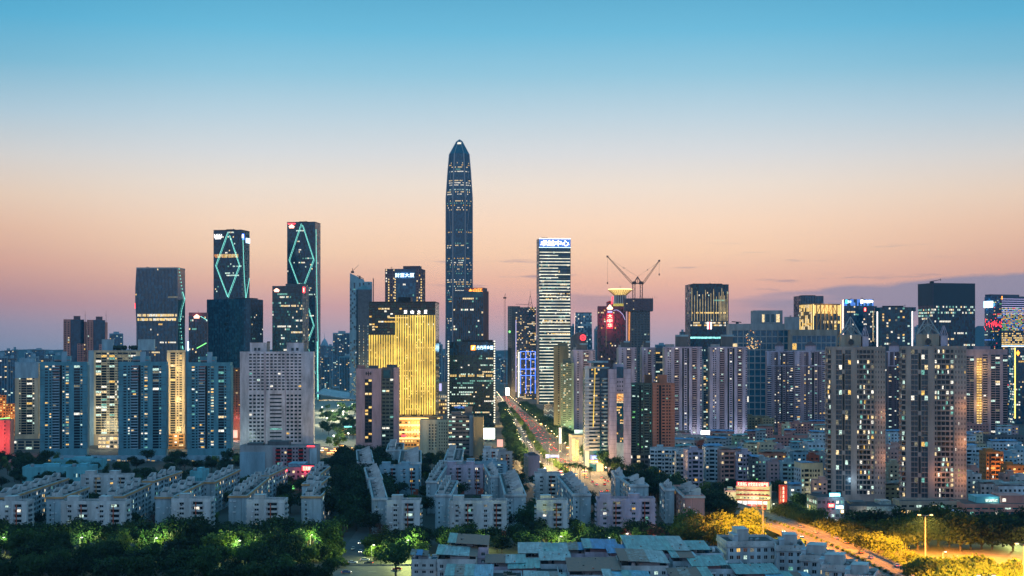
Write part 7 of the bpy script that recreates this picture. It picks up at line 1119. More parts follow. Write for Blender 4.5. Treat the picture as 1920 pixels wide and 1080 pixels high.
mb.build('road_markings', kind='structure'); mb = MB(); ribbon(mb, bf, -38, -28.2, .14, 'pave'); ribbon(mb, bf, 28.2, 38, .14, 'pave'); mb.build('pavement', kind='structure')
mb = MB(); wall_ribbon(mb, bf[14:], -5, 6, 0, .35, 'pave'); mb.build('median_kerb', kind='structure')
ec = path([(168, 520), (165.5, 600), (161, 690), (154.5, 764), (149, 804), (140, 860), (128, 920), (112, 1000), (90, 1075)], 8); ef = frames(ec); W2 = 11.0; ZR = 7.0
mb = MB(); ribbon(mb, ef, -W2, W2, ZR, 'conc_road'); wall_ribbon(mb, ef, -W2, .3, ZR - 1.4, ZR - .02, 'w_conc'); wall_ribbon(mb, ef, W2 - .3, .3, ZR - 1.4, ZR - .02, 'w_conc'); ribbon(mb, ef, W2, -W2, ZR - 1.42, 'w_conc'); mb.build('expressway', kind='structure')
mb = MB()
for o in (-7.6, -4.4, 4.2, 7.4): ribbon(mb, ef, o, o + .22, ZR + .05, 'paint_white', every=2)
for o in (-10.5, -1.4, 1.2, 10.3): ribbon(mb, ef, o, o + .2, ZR + .05, 'paint_white')
mb.build('lane_markings', kind='structure')
for o, lab in ((-W2 - .1, 'concrete crash barrier on the village side of the expressway'), (W2 - .25, 'concrete crash barrier on the far side of the expressway'), (-.35, 'central barrier along the middle of the expressway')):
    t = empty('crash_barrier', (ec[6].x, ec[6].y, ZR)); tag(t, lab, 'barrier'); mb = MB(); wall_ribbon(mb, [(p - ec[6], n) for p, n in ef], o, .35, .02, .85, 'w_conc'); mb.build('wall', t); mb = MB()
    for (p, n) in ef[::1]: q = p - ec[6] + n * (o + .17); mb.tube((q.x, q.y, .85), (q.x, q.y, 1.35), .06, 'metal_grey', 4)
    for (p, n), (q, k) in zip(ef, ef[1:]): a, b_ = p - ec[6] + n * (o + .17), q - ec[6] + k * (o + .17); mb.tube((a.x, a.y, 1.3), (b_.x, b_.y, 1.3), .07, 'metal_grey', 4)
    mb.build('rail', t)
for i, (p, n) in enumerate(ef[3::6]):
    mb = MB(); mb.box(-.9, .9, -1.2, 1.2, 0, ZR - 2.2, 'w_conc'); mb.hexa([(-1, -1.2, ZR - 2.2), (1, -1.2, ZR - 2.2), (1, 1.2, ZR - 2.2), (-1, 1.2, ZR - 2.2)], [(-7, -1.2, ZR - 1.45), (7, -1.2, ZR - 1.45), (7, 1.2, ZR - 1.45), (-7, 1.2, ZR - 1.45)], 'w_conc'); o = mb.build('viaduct_pier'); o.location = (p.x, p.y, 0); o.rotation_euler = (0, 0, math.atan2(n.y, n.x)); tag(o, 'concrete pier under the expressway', 'pier', 'piers under the expressway')
mb = MB(); mb.quad((-125, 652, .05), (120, 652, .05), (120, 690, .05), (-125, 690, .05), m='asphalt_pale'); mb.build('street', kind='structure'); mb = MB()
for i in range(22, 50): mb.quad((-300 + i * 8, 670.9, .1), (-296 + i * 8, 670.9, .1), (-296 + i * 8, 671.2, .1), (-300 + i * 8, 671.2, .1), m='paint_white')
mb.box(-125, 120, 690.2, 691, 0, .7, 'pave'); mb.build('street_markings', kind='structure'); mb = MB(); mb.quad((-88, 691, .055), (-72, 691, .055), (-76, 840, .055), (-90, 840, .055), m='asphalt'); mb.build('side_street', kind='structure')
mb = MB(); mb.quad((185, 560, .05), (250, 560, .05), (420, 900, .05), (230, 760, .05), m='asphalt_pale'); mb.build('slip_road', kind='structure'); mb = MB()
for i in range(10): x, y = 200 + i * 2, 640 + i * 9; mb.quad((x + 8, y, .1), (x + 8.4, y, .1), (x + 9, y + 4, .1), (x + 8.6, y + 4, .1), m='paint_white')
mb.build('slip_markings', kind='structure'); mb = MB(); mb.quad((-330, 1500, .05), (-120, 1500, .05), (-190, 3000, .05), (-420, 3000, .05), m='pave'); mb.build('plaza', kind='structure')

# ------------------------------------------------------------------ lamps
def point(parent, p, e, c, s=.4):
    li = bpy.data.lights.new('lamp_light', 'POINT'); li.energy = e; li.color = c; li.shadow_soft_size = s; o = bpy.data.objects.new('lamp_light', li); COL.objects.link(o); o.parent = parent; o.location = p
def mast_lamp(X_, Y_, z0, z1, lab, e, c=(1, .31, .025), hm='n_sodium'):
    t = empty('street_lamp', (X_, Y_, z0)); tag(t, lab, 'street lamp'); h = z1 - z0; m = MB(); m.tube((0, 0, 0), (0, 0, h), .42, 'metal_grey', 8, .24); m.box(-.7, .7, -.7, .7, 0, .5, 'w_conc'); m.build('pole', t)
    for s_ in (-1, 1):
        m = MB(); m.tube((0, 0, h - .3), (s_ * 2.4, 0, h + .3), .12, 'metal_grey', 5); ar = m.build('arm', t); m = MB(); m.box(s_ * 2.9 - .75, s_ * 2.9 + .75, -.35, .35, h + .25, h + .6, 'metal_grey'); m.box(s_ * 2.9 - .65, s_ * 2.9 + .65, -.38, .28, h + .02, h + .24, hm); m.build('lamp_head', ar); spotlight(t, (s_ * 2.9, -.2, h - .2), e, c)
mast_lamp(PX(1735, 681), 681, 0, PZ(966, 681), 'tall twin headed sodium street lamp among the glowing trees at right', 4600000)
for q, (x, y) in enumerate(((178, 508), (156, 520), (180, 540))): mast_lamp(x, y, 7, 19, ['expressway lamp on the far barrier below the bottom edge of the view', 'expressway lamp on the village side below the bottom edge of the view', 'expressway lamp on the far barrier just below the view'][q], 900000)

mast_lamp(213, 592, 0, 24, 'sodium street lamp just outside the right edge beside the hedge', 3600000); mast_lamp(243, 660, 0, 24, 'second sodium street lamp just outside the right edge', 2600000)
mast_lamp(PX(1430.5, 742), 742, 0, PZ(934, 742), 'tall twin headed sodium street lamp beside the bend of the expressway', 3200000)
def post_lamp(px, py, Y_, lab, e=2600, c=(.90, 1, .28), grp=None, h=None, hm='n_lampwhite'):
    e *= 15
    h = h or PZ(py, Y_); t = empty('street_lamp', (PX(px, Y_), Y_, 0)); tag(t, lab, 'street lamp', grp); m = MB(); m.tube((0, 0, 0), (0, 0, h), .14, 'metal_white', 6, .08); m.build('pole', t); m = MB(); m.tube((0, 0, h), (1.0, -.6, h + .3), .07, 'metal_white', 5); ar = m.build('arm', t); m = MB(); m.box(.6, 1.6, -1.0, -.4, h + .22, h + .4, 'metal_white'); m.box(.65, 1.55, -.95, -.45, h + .08, h + .21, hm); m.build('lamp_head', ar); point(t, (1.1, -1.0, h - .3), e, c, .3)
LAMPS = [(4, 1008, 718, 'park lamp lighting leaves green at the left edge', 2400), (150, 1008, 719, 'park lamp lighting a branch below the twin front block', 2000), (290, 1009, 718, 'park lamp beside the pale shrub at left', 2600), (446, 1014, 697, 'white topped park lamp post left of the light green tree', 2400), (582, 1003, 722, 'park lamp inside the brightest green tree below the lone gable', 2800), (762, 1013, 706, 'park lamp lighting the bright green crown by the street', 4600), (899, 1005, 747, 'park lamp behind the pinkish rusty roofed house', 500), (1048, 1006, 727, 'park lamp glowing behind the teal roofed house at the back', 3600), (1138, 1008, 738, 'park lamp glowing behind the two tone roof', 800), (1172, 1001, 740, 'white park lamp behind the largest teal roof', 500), (697, 1022, 716, 'lamp post by the parked cars in the side street', 700), (1768, 1035, 690, 'short white lamp post beside the slip road', 500), (1447, 945, 905, 'lamp post in the green lit tree by the fire station', 2600), (1507, 968, 850, 'lamp post lighting the tree beside the expressway', 2600), (1905, 1008, 760, 'lamp lighting a green crown at the right edge', 2400)]
for px, py, Y_, lab, e in LAMPS: post_lamp(px, py, Y_, lab, e)
for px, py, Y_ in ((1012, 850, 1275), (1036, 862, 1240), (1062, 852, 1235), (1090, 866, 1205), (1000, 828, 1420), (968, 806, 1700), (1030, 834, 1400), (952, 786, 1950), (985, 818, 1560), (946, 768, 2200), (1048, 846, 1290)): post_lamp(px, py, Y_, 'glaring warm lamp at the crowded near end of the boulevard', 12000, (1, .62, .25), 'glaring lamps at the near end of the boulevard', hm='n_sodium')
k = 0
for i, (p, n) in enumerate(bf):
    if i % 3 or p.y < 1100: continue
    for s_ in (-1, 1):
        q = p + n * 27 * s_; t = empty('street_lamp', (q.x, q.y, 0)); tag(t, 'warm street lamp lining the far boulevard', 'street lamp', 'street lamps lining the boulevard'); m = MB(); m.tube((0, 0, 0), (0, 0, 10), .18, 'metal_grey', 5, .1); m.tube((0, 0, 10), (-s_ * n.x * 3, -s_ * n.y * 3, 10.4), .1, 'metal_grey', 4); m.lathe([(.1, 9.9), (.55, 10.1), (.55, 10.4), (.1, 10.6)], lamp_mat('n_street', (1, .78, .42), 12), 6, -s_ * n.x * 3, -s_ * n.y * 3); m.build('lamp_post', t)
        if i % 2 == 0: point(t, (-s_ * n.x * 3, -s_ * n.y * 3, 9.2), 50000, (1, .58, .22), .5)
r = random.Random(12)
for i in range(10):
    x, y = r.uniform(-300, -150) * (1), r.uniform(1560, 2500); x = PX(r.uniform(603, 664), y); t = empty('street_lamp', (x, y, 0)); tag(t, 'bright lamp in the plaza between the white slab and the mauve tower', 'street lamp', 'lamps in the plaza'); m = MB(); m.tube((0, 0, 0), (0, 0, 9), .2, 'metal_grey', 5, .1); m.lathe([(.1, 8.9), (.9, 9.3), (.9, 9.9), (.1, 10.3)], 'n_lampwhite', 6); m.build('lamp_post', t); point(t, (0, -1.2, 8.4), 170000, (1, .95, .55), .5)
SP = []
for i in range(14): y = r.uniform(1400, 1520); SP.append((PX(r.uniform(602, 662), y), y, 'glowing night market stall at the near end of the plaza', 'night market stalls at the plaza'))
for i in range(22): p, n = bf[9 + i * 2]; s_ = 1 if i % 2 else -1; v = p + n * (30 + r.uniform(0, 6)) * s_; SP.append((v.x, v.y, 'glowing street stall on the pavement of the boulevard', 'street stalls along the boulevard'))
for i in range(10): y = r.uniform(1165, 1260); SP.append((PX(r.uniform(1040, 1100), y), y, 'glowing street stall at the bright boulevard corner', 'street stalls at the boulevard corner'))
for i, (x, y, lab, grp) in enumerate(SP):
    t = empty('market_stall', (x, y, 0), r.uniform(-.4, .4)); tag(t, lab, 'stall', grp); m = MB()
    for sx_ in (-2, 2):
        for sy_ in (-1.2, 1.2): m.tube((sx_, sy_, 0), (sx_, sy_, 2.6), .07, 'metal_grey', 4)
    m.box(-1.9, 1.9, -1, 1, .1, .95, 'w_tan'); m.build('counter', t); m = MB(); m.hexa([(-2.4, -1.7, 2.6), (2.4, -1.7, 2.6), (2.4, 1.7, 2.6), (-2.4, 1.7, 2.6)], [(-2.2, -.1, 3.4), (2.2, -.1, 3.4), (2.2, .1, 3.4), (-2.2, .1, 3.4)], ['w_red', 'w_white', 'tin_blue'][i % 3]); m.build('canopy', t); m = MB(); m.box(-2, 2, -1.75, -1.6, 1.9, 2.6, ['n_gold', 'n_sodium', 'n_orange', 'n_pale'][i % 4]); m.build('lamp', t); point(t, (0, -2.4, 2.4), 5000, (1, .7, .3), .3)
# exhibition hall and other things far down the open strips
b = Bld('exhibition_hall', 'low white roofed exhibition hall glowing behind the plaza', 'hall', 598, 668, 2900, 752, 120, rz=0); b.body('w_cool', tm='tin_pale'); m = MB(); n = 10; a = b.a
for i in range(n): t0, t1 = i / n, (i + 1) / n; f = lambda t_: b.h + 3 + 12 * (1 - t_) ** 1.4; m.hexa([(-a - 6 + (2 * a + 12) * t0, -b.b - 8, f(t0)), (-a - 6 + (2 * a + 12) * t1, -b.b - 8, f(t1)), (-a - 6 + (2 * a + 12) * t1, b.b, f(t1)), (-a - 6 + (2 * a + 12) * t0, b.b, f(t0))], [(-a - 6 + (2 * a + 12) * t0, -b.b - 8, f(t0) + 1.5), (-a - 6 + (2 * a + 12) * t1, -b.b - 8, f(t1) + 1.5), (-a - 6 + (2 * a + 12) * t1, b.b, f(t1) + 8), (-a - 6 + (2 * a + 12) * t0, b.b, f(t0) + 8)], 'w_cool')
b.parts['rf'] = ('swept_roof', m); b.grid(b.F, 0, b.F.W, 0, b.h - 2, 22, 3, .8, .7, .5, 'w_white', .9, 'warm'); m = MB()
for i in range(9): m.fb(b.F, b.F.W * (.45 + i * .06), b.F.W * (.5 + i * .06), 2, 7, 1, 1.4, ['n_red', 'n_lav', 'n_yel', 'n_lav', 'n_red', 'n_yel', 'n_lav', 'n_pink', 'n_yel'][i])
b.parts['bn'] = ('banner', m); b.lamp(b.F.p(b.F.W * .5, 14, 25), 90000, (1, .95, .85), 8); b.done()
b = Bld('pavilion', 'small pavilion with a bright cyan roof light left of the mauve tower', 'pavilion', 640, 668, 1720, 800, 16, rz=0); b.body('w_dgrey', tm='roof_dark'); b.grid(b.F, 0, b.F.W, 0, b.h - 2, 7, 2, .8, .6, .3, 'w_dgrey', .8, 'gold'); b.strip(b.F.p(b.F.W * .2, b.h, .5), b.F.p(b.F.W * .7, b.h, .5), .9, 'n_cyan'); b.done()
b = Bld('far_hall', 'lit far building with a lattice front between the gold tower and the beaded tower', 'building', 818, 838, 2300, 716, 30, rz=0); b.body('w_dgrey'); F = b.F; b.grid(F, 0, F.W, 0, b.h * .6, 5, 5, .7, .5, .4, 'w_brown', .6, 'gold'); m = MB(); m.fb(F, F.W * .0, F.W * .5, b.h * .72, b.h * .95, .3, .8, 'n_lav'); b.parts['sc'] = ('display', m); m = MB()
for i in range(10): m.tube(F.p(i * F.W / 10, b.h * .45, .7), F.p((i + 1.5) * F.W / 11.5, b.h * .62, .7), .5, 'w_white', 4)
b.parts['lt'] = ('lattice', m); b.done()
b = Bld('led_block', 'small block with a blue grey wave pattern front below the striped tower', 'building', 1020, 1039, 1900, 758, 24, rz=0); b.body('g_navy'); F = b.F; m = MB()
for j in range(16):
    for i in range(10): v = b.h * (.1 + .85 * j / 16); m.tube(F.p(i * F.W / 10, v + 1.2 * math.sin(i * 1.2), .4), F.p((i + 1) * F.W / 10, v + 1.2 * math.sin((i + 1) * 1.2), .4), .28, 'l_cool' if j % 4 == 0 else 'w_bluegrey', 3)
b.parts['wv'] = ('wave_panel', m); b.done()
b = Bld('shop_building', 'gold lit wedge shaped shop building at the foot of the pale apartment tower', 'shop building', 1073, 1100, 1330, 818, 22, rz=6); b.body('w_grey'); m = MB(); m.fb(b.F, 0, b.F.W * .45, .5, b.h - 3, .1, .6, 'l_gold'); b.parts['sf'] = ('shop_front', m); b.lamp(b.F.p(b.F.W * .3, 8, 8), 9000, (1, .7, .25), 2); b.parapet('w_cream'); b.done()
def panel(lab, px0, px1, py0, py1, Y_, m, cat='billboard', txt=None, tm='n_white', leg=True):
    z0, z1 = PZ(py1, Y_), PZ(py0, Y_); x0, x1 = PX(px0, Y_), PX(px1, Y_); t = empty(cat.replace(' ', '_'), ((x0 + x1) / 2, Y_, 0)); tag(t, lab, cat); w2 = (x1 - x0) / 2; mb = MB(); mb.box(-w2 - .2, w2 + .2, .05, .5, z0 - .2, z1 + .2, 'metal_dark'); mb.build('frame', t); mb = MB(); mb.box(-w2, w2, -.1, .04, z0, z1, m); mb.build('panel', t)
    mb = MB(); mb.box(-w2 * .7 - .15, -w2 * .7 + .15, .1, .4, 0, z0 - .2, 'metal_grey'); mb.build('leg', t); mb = MB(); mb.box(w2 * .7 - .15, w2 * .7 + .15, .1, .4, 0, z0 - .2, 'metal_grey'); mb.build('leg', t)
    if txt: sign_mb(Face((-w2, -.12, z0), (w2, -.12, z0), (w2, -.12, z1), (-w2, -.12, z1)), txt, w2 * .15, w2 * 1.85, (z1 - z0) * .2, (z1 - z0) * .8, tm, .05).build('lettering', t)
panel('glowing pale green billboard at the right side of the boulevard', 1077, 1098, 806, 834, 1420, lamp_mat('l_bill', (.75, 1, .8), 1.3, .6, .15)); panel('tall narrow pink white lit billboard beyond the boulevard', 1048, 1053, 802, 832, 1440, 'l_white'); panel('blue direction sign over the boulevard', 1031, 1048, 853, 858, 1290, surf('sign_blue', (.03, .09, .5), .4), 'road sign', '深南大道', 'w_white'); panel('small round marked blue sign beside the boulevard', 1023, 1030, 852, 859, 1292, 'sign_blue', 'road sign', 'P', 'w_white'); panel('white lit roof billboard between the lilac tower pairs', 1314, 1331, 807, 816, 1640, lamp_mat('n_bb', (.85, 1, 1), 3.5)); panel('white pink video wall far down the boulevard', 948, 955, 727, 741, 2700, 'n_screen', 'screen'); panel('red lit kiosk banner by the boulevard corner', 932, 943, 824, 838, 1450, 'n_pinkwarm'); panel('yellow lit shop banner right of the boulevard', 1072, 1079, 822, 852, 1310, 'l_gold')
for i, (px, py, Y_, m) in enumerate(((985, 803, 1950, 'n_green'), (990, 803, 1950, 'n_green'), (934, 738, 3000, 'n_green'), (1052, 886, 1200, 'n_red'))): t = empty('traffic_light', (PX(px, Y_), Y_, 0)); tag(t, 'traffic light showing ' + ('red' if 'red' in m else 'green') + ' on the boulevard', 'traffic light', 'traffic lights showing ' + ('red' if 'red' in m else 'green')); z = PZ(py, Y_) if Y_ < 2500 else 9; z = min(z, 9); q = MB(); q.tube((0, 0, 0), (0, 0, z), .15, 'metal_grey', 5); q.build('pole', t); q = MB(); q.lathe([(.1, z - .9), (1.0, z), (.1, z + .9)], m, 8); q.build('lamp', t)

# ------------------------------------------------------------------ vehicles
CARC = [surf('car_white', (.6, .6, .6), .35, .05), surf('car_black', (.02, .02, .022), .3, .05), surf('car_silver', (.32, .33, .35), .35, .05), surf('car_red', (.35, .02, .02), .35, .05), surf('car_blue', (.03, .07, .22), .35, .05)]
def car_shell(mb, c):
    y = [-2.25, -2.1, 2.15, 2.25]; mb.hexa([(-.85, -2.2, .32), (.85, -2.2, .32), (.85, 2.2, .32), (-.85, 2.2, .32)], [(-.9, -2.2, .78), (.9, -2.2, .78), (.9, 2.2, .82), (-.9, 2.2, .82)], c); mb.hexa([(-.86, -2.05, .78), (.86, -2.05, .78), (.86, 2.1, .82), (-.86, 2.1, .82)], [(-.8, -1.95, .92), (.8, -1.95, .92), (.8, 2.0, .96), (-.8, 2.0, .96)], c)
def car_cabin(mb): mb.hexa([(-.78, -1.0, .92), (.78, -1.0, .92), (.78, 1.7, .95), (-.78, 1.7, .95)], [(-.62, -.35, 1.42), (.62, -.35, 1.42), (.62, 1.1, 1.42), (-.62, 1.1, 1.42)], 'g_pane')
def car(X_, Y_, rz, c, lab, grp=None, z=.1, lights=True, parts=True):
    if not parts:
        key = ('car', c, lights)
        if key not in QM:
            mb = MB(); car_shell(mb, c); car_cabin(mb); mb.box(-.63, .63, -.36, 1.1, 1.42, 1.47, c)
            for sx_ in (-.8, .8):
                for yy in (-1.4, 1.4): mb.tube((sx_ - .1, yy, .33), (sx_ + .1, yy, .33), .33, 'metal_dark', 8)
            s_ = .95 if lights else .01
            for sx_ in (-.6, .6): mb.box(sx_ - .2 * s_, sx_ + .2 * s_, -2.3, -2.2, .5, .5 + .22 * s_, 'n_head'); mb.box(sx_ - .2 * s_, sx_ + .2 * s_, 2.2, 2.3, .5, .5 + .26 * s_, 'n_tail')
            QM[key] = mb.mesh('car')
        o = bpy.data.objects.new('car', QM[key]); COL.objects.link(o); o.location = (X_, Y_, z); o.rotation_euler = (0, 0, rz); tag(o, lab, 'car', grp); return
    t = empty('car', (X_, Y_, z), rz); tag(t, lab, 'car', grp); m = MB(); car_shell(m, c); m.box(-.63, .63, -.36, 1.1, 1.42, 1.47, c); m.build('body', t); m = MB(); car_cabin(m); m.build('cabin_glass', t)
    for sx_ in (-.8, .8):
        for yy in (-1.4, 1.4): m = MB(); m.tube((sx_ - .1, yy, .33), (sx_ + .1, yy, .33), .33, 'metal_dark', 10); wh = m.build('wheel', t); m = MB(); m.tube((sx_ * 1.13 - .02, yy, .33), (sx_ * 1.13 + .02, yy, .33), .2, 'metal_grey', 8); m.build('rim', wh)
        m = MB(); m.box(sx_ * .75 - .2, sx_ * .75 + .2, -2.26, -2.19, .55, .72, 'n_head' if lights else 'metal_white'); m.build('headlight', t); m = MB(); m.box(sx_ * .75 - .2, sx_ * .75 + .2, 2.19, 2.26, .6, .8, 'n_tail' if lights else 'w_red'); m.build('taillight', t)
r = random.Random(21)
for i, (p, n) in enumerate(bf):
    if p.y < 1040 or i >= len(bf) - 1: continue
    d = math.atan2(-(bf[i + 1][0] - p).x, (bf[i + 1][0] - p).y)
    for o in (-23, -17, -10, 6.5, 11, 17, 23):
        if r.random() < .36: away = o > 0; q = p + n * o + Vector((0, r.uniform(-6, 6))); car(q.x, q.y, d if not away else d + 0 if False else d, r.choice(CARC), 'car with its lights on in the queue along the far boulevard' if not away else 'car driving away with red tail lights on the boulevard', 'cars coming along the boulevard' if not away else 'cars driving away along the boulevard', parts=False) if not away else car(q.x, q.y, d + math.pi, r.choice(CARC), 'car driving away with red tail lights on the boulevard', 'cars driving away along the boulevard', parts=False)
for (X_, Y_, rz, c, lab, li) in [(PX(684, 706), 706, R(90), 0, 'white car crossing at the mouth of the side street', True), (PX(661, 697), 697, R(90), 0, 'white car waiting left of the crossing white car', True), (PX(691, 696), 695, R(-90), 1, 'dark car with red tail lights beside the lamp post', True), (PX(676, 735), 735, 0, 2, 'silver car coming out of the side street', True), (PX(675, 768), 768, 0, 0, 'white van like car farther up the side street', True), (PX(662, 745), 745, 0, 2, 'grey car parked at the left kerb of the side street', False), (PX(744, 676), 676, R(-90), 3, 'red car under the bright green crown by the street', True), (PX(650, 668), 667, R(90), 4, 'blue car low on the street at the bottom edge', True), (PX(206, 668), 668, R(-90), 3, 'red car glimpsed through the trees at bottom left', True)]: car(X_, Y_, rz, CARC[c], lab, lights=li)
for i, o in ((5, 10), (11, 6), (15, 9.8), (18, 5.8), (24, 9.6), (29, 6), (5, -9.5), (11, -6.2), (14, -9.6), (19, -6), (27, -6.2), (28, -9.8)): p, n = ef[i]; q = ef[i + 1][0] - p; d = math.atan2(-q.x, q.y); v = p + n * o; car(v.x, v.y, d + (math.pi if o > 0 else 0), CARC[i % 3], 'car in the evening traffic on the far carriageway of the expressway' if o > 0 else 'car in the evening traffic on the village side carriageway of the expressway', 'cars in the far carriageway traffic' if o > 0 else 'cars in the village side traffic', z=ZR + .08)
for j, (i, o, c) in enumerate(((9, 5.5, 0), (13, 9.5, 2), (20, 6, 1), (26, 10, 0), (32, 6, 4), (7, -6, 0), (16, -9.5, 2), (23, -6, 3), (30, -9.5, 0))):
    p, n = ef[min(i, len(ef) - 2)]; q = ef[min(i + 1, len(ef) - 1)][0] - p; d = math.atan2(-q.x, q.y); v = p + n * o; car(v.x, v.y, d + (math.pi if o > 0 else 0), CARC[c], ['white car nearest on the far carriageway of the expressway', 'silver car on the outer lane of the far carriageway', 'black car on the expressway beside the second parapet house', 'white car on the expressway at the start of the bend', 'blue car on the expressway beside the fire station trees', 'white car with headlights nearest on the village side carriageway', 'silver car on the village side outer lane of the expressway', 'red car with headlights in the bend of the expressway', 'white car with headlights beyond the bend lamp'][j], z=ZR + .08)

# ------------------------------------------------------------------ trees
def leaf(key, c, var=.45):
    m, t, b = _new(key); n = t.nodes; l = t.links; g = n.new('ShaderNodeNewGeometry'); a = n.new('ShaderNodeTexNoise'); a.inputs['Scale'].default_value = .22; a.inputs['Detail'].default_value = 5; l.new(g.outputs['Position'], a.inputs['Vector']); oi = n.new('ShaderNodeObjectInfo'); ad = n.new('ShaderNodeMath'); ad.operation = 'ADD'; mu = n.new('ShaderNodeMath'); mu.operation = 'MULTIPLY_ADD'; mu.inputs[1].default_value = .5; mu.inputs[2].default_value = -.25; l.new(oi.outputs['Random'], mu.inputs[0]); l.new(a.outputs[0], ad.inputs[0]); l.new(mu.outputs[0], ad.inputs[1]); r = n.new('ShaderNodeValToRGB'); r.color_ramp.elements[0].position = .25; r.color_ramp.elements[1].position = .75; r.color_ramp.elements[0].color = tuple(x * (1 - var) for x in c) + (1,); r.color_ramp.elements[1].color = tuple(x * (1 + var) for x in c) + (1,); l.new(ad.outputs[0], r.inputs[0]); l.new(r.outputs[0], b.inputs['Base Color']); b.inputs['Roughness'].default_value = .6; tb = n.new('ShaderNodeBsdfTranslucent'); l.new(r.outputs[0], tb.inputs[0]); mx = n.new('ShaderNodeMixShader'); mx.inputs[0].default_value = .4; l.new(b.outputs[0], mx.inputs[1]); l.new(tb.outputs[0], mx.inputs[2]); l.new(mx.outputs[0], [x for x in n if x.type == 'OUTPUT_MATERIAL'][0].inputs[0]); b.inputs['Specular IOR Level'].default_value = .25; MATS[key] = m
leaf('leaf_dark', (.011, .033, .016)); leaf('leaf_mid', (.024, .064, .022)); leaf('leaf_light', (.085, .15, .035)); leaf('leaf_amber_lit', (.050, .080, .018)); leaf('leaf_red', (.10, .045, .035)); surf('bark', (.05, .04, .032), .9, .3, .6)  # lit copy of the mid leaf: amber lamp glow mixed into its colour
def crown_mesh(kind, seed):
    r = random.Random(seed); mb = MB(); lf = {'round': 'leaf_dark', 'mid': 'leaf_mid', 'light': 'leaf_light', 'spire': 'leaf_light', 'bare': 'leaf_red', 'bush': 'leaf_light', 'olive': 'leaf_amber_lit'}[kind]; lobes = []
    if kind in ('round', 'mid', 'olive'):
        for i in range(11): q = r.uniform(0, 6.28); d = r.uniform(1.4, 4.6) if i else 0; lobes.append((d * math.cos(q), d * math.sin(q), 6.5 + r.uniform(-1.8, 3.6) * (1 - d / 9), r.uniform(1.6, 2.9)))
        n = 1500
    elif kind == 'light':
        for i in range(10): q = r.uniform(0, 6.28); d = r.uniform(1, 4.4); lobes.append((d * math.cos(q), d * math.sin(q), 6 + r.uniform(-2, 3), r.uniform(1.1, 2.1)))
        n = 1000
    elif kind == 'spire':
        for i in range(12): q = r.uniform(0, 6.28); d = r.uniform(.3, 3.2); lobes.append((d * math.cos(q), d * math.sin(q), 4.5 + r.uniform(-1, 4.5), r.uniform(.8, 1.4)))
        n = 1000
    elif kind == 'bush':
        for i in range(12): q = r.uniform(0, 6.28); d = r.uniform(0, 3.6); lobes.append((d * math.cos(q), d * math.sin(q), 1.6 + r.uniform(-.4, 1.6), r.uniform(1.0, 1.9)))
        n = 1100
    else:
        for i in range(14): q = r.uniform(0, 6.28); d = r.uniform(.8, 4); lobes.append((d * math.cos(q), d * math.sin(q), 6.5 + r.uniform(-2, 3.5), r.uniform(.9, 1.5)))
        n = 420
    for i in range(n):
        x, y, z, R_ = r.choice(lobes); v = Vector((r.gauss(0, 1), r.gauss(0, 1), r.gauss(0, 1))).normalized(); k = R_ * (r.uniform(.55, 1.08) if r.random() < .8 else r.uniform(1.0, 1.28)); c = Vector((x, y, z)) + Vector((v.x * k * 1.1, v.y * k * 1.1, v.z * k * (1.5 if kind == 'spire' else .8)))
        nn = (v + Vector((r.gauss(0, .55), r.gauss(0, .55), r.gauss(0, .55)))).normalized(); a = nn.orthogonal().normalized(); a.rotate(Matrix.Rotation(r.uniform(0, 6.28), 3, nn)); b_ = nn.cross(a); s_ = r.uniform(.24, .58) * (.8 if kind in ('bare', 'spire') else 1); t_ = s_ * r.uniform(.5, 1)
        mb.quad(c - a * s_, c - b_ * t_ + nn * .12, c + a * s_, c + b_ * t_ + nn * .12, m=lf if r.random() < .86 or kind == 'bare' else {'leaf_dark': 'leaf_mid', 'leaf_mid': 'leaf_dark', 'leaf_light': 'leaf_mid'}.get(lf, lf))
    return mb.mesh('crown'), lobes
def trunk_mesh(kind, lobes):
    mb = MB(); hb = .8 if kind == 'bush' else 3.4; mb.tube((0, 0, 0), (.1, 0, hb), .32, 'bark', 7, .24)
    for x, y, z, R_ in lobes[:8]: m_ = Vector((x * .45, y * .45, hb + (z - hb) * .5)); mb.tube((.1, 0, hb - .2), m_, .17, 'bark', 5, .1); mb.tube(m_, (x, y, z), .1, 'bark', 4, .04)
    return mb.mesh('trunk')
TV = {}
for kd, ns in (('round', 4), ('mid', 3), ('light', 2), ('spire', 2), ('bare', 2), ('bush', 3), ('olive', 3)):
    TV[kd] = []
    for i in range(ns): cm, lb = crown_mesh(kd, 100 + i * 7 + len(kd)); TV[kd].append((cm, trunk_mesh(kd, lb)))
TV['street'] = TV['mid']; TV['avenue'] = TV['round']; KN = dict(olive='leafy_tree', avenue='avenue_tree', street='street_tree', round='broadleaf_tree', mid='broadleaf_tree', light='light_tree', spire='feathery_tree', bare='reddish_tree', bush='shrub'); NT = [0]
tr = random.Random(33)
def tree(kd, X_, Y_, s_, lab, grp=None, cat='tree', zs=1.0, z=0):
    cm, tm = tr.choice(TV[kd]); t = empty(KN[kd], (X_, Y_, z), tr.uniform(0, 6.28)); sc = s_ * tr.uniform(.92, 1.08); t.scale = (sc, sc, sc * zs * tr.uniform(.92, 1.1)); tag(t, lab, cat, grp); NT[0] += 1
    for nm, me in (('crown', cm), ('trunk', tm)): o = bpy.data.objects.new(nm, me); COL.objects.link(o); o.parent = t
def at(px, py, h=0): Y_ = (CAMZ - h) * FPX / (py - HOR); return PX(px, Y_), Y_
KEEP = [(p, y) for p, _, y, *_ in LAMPS[:10]]
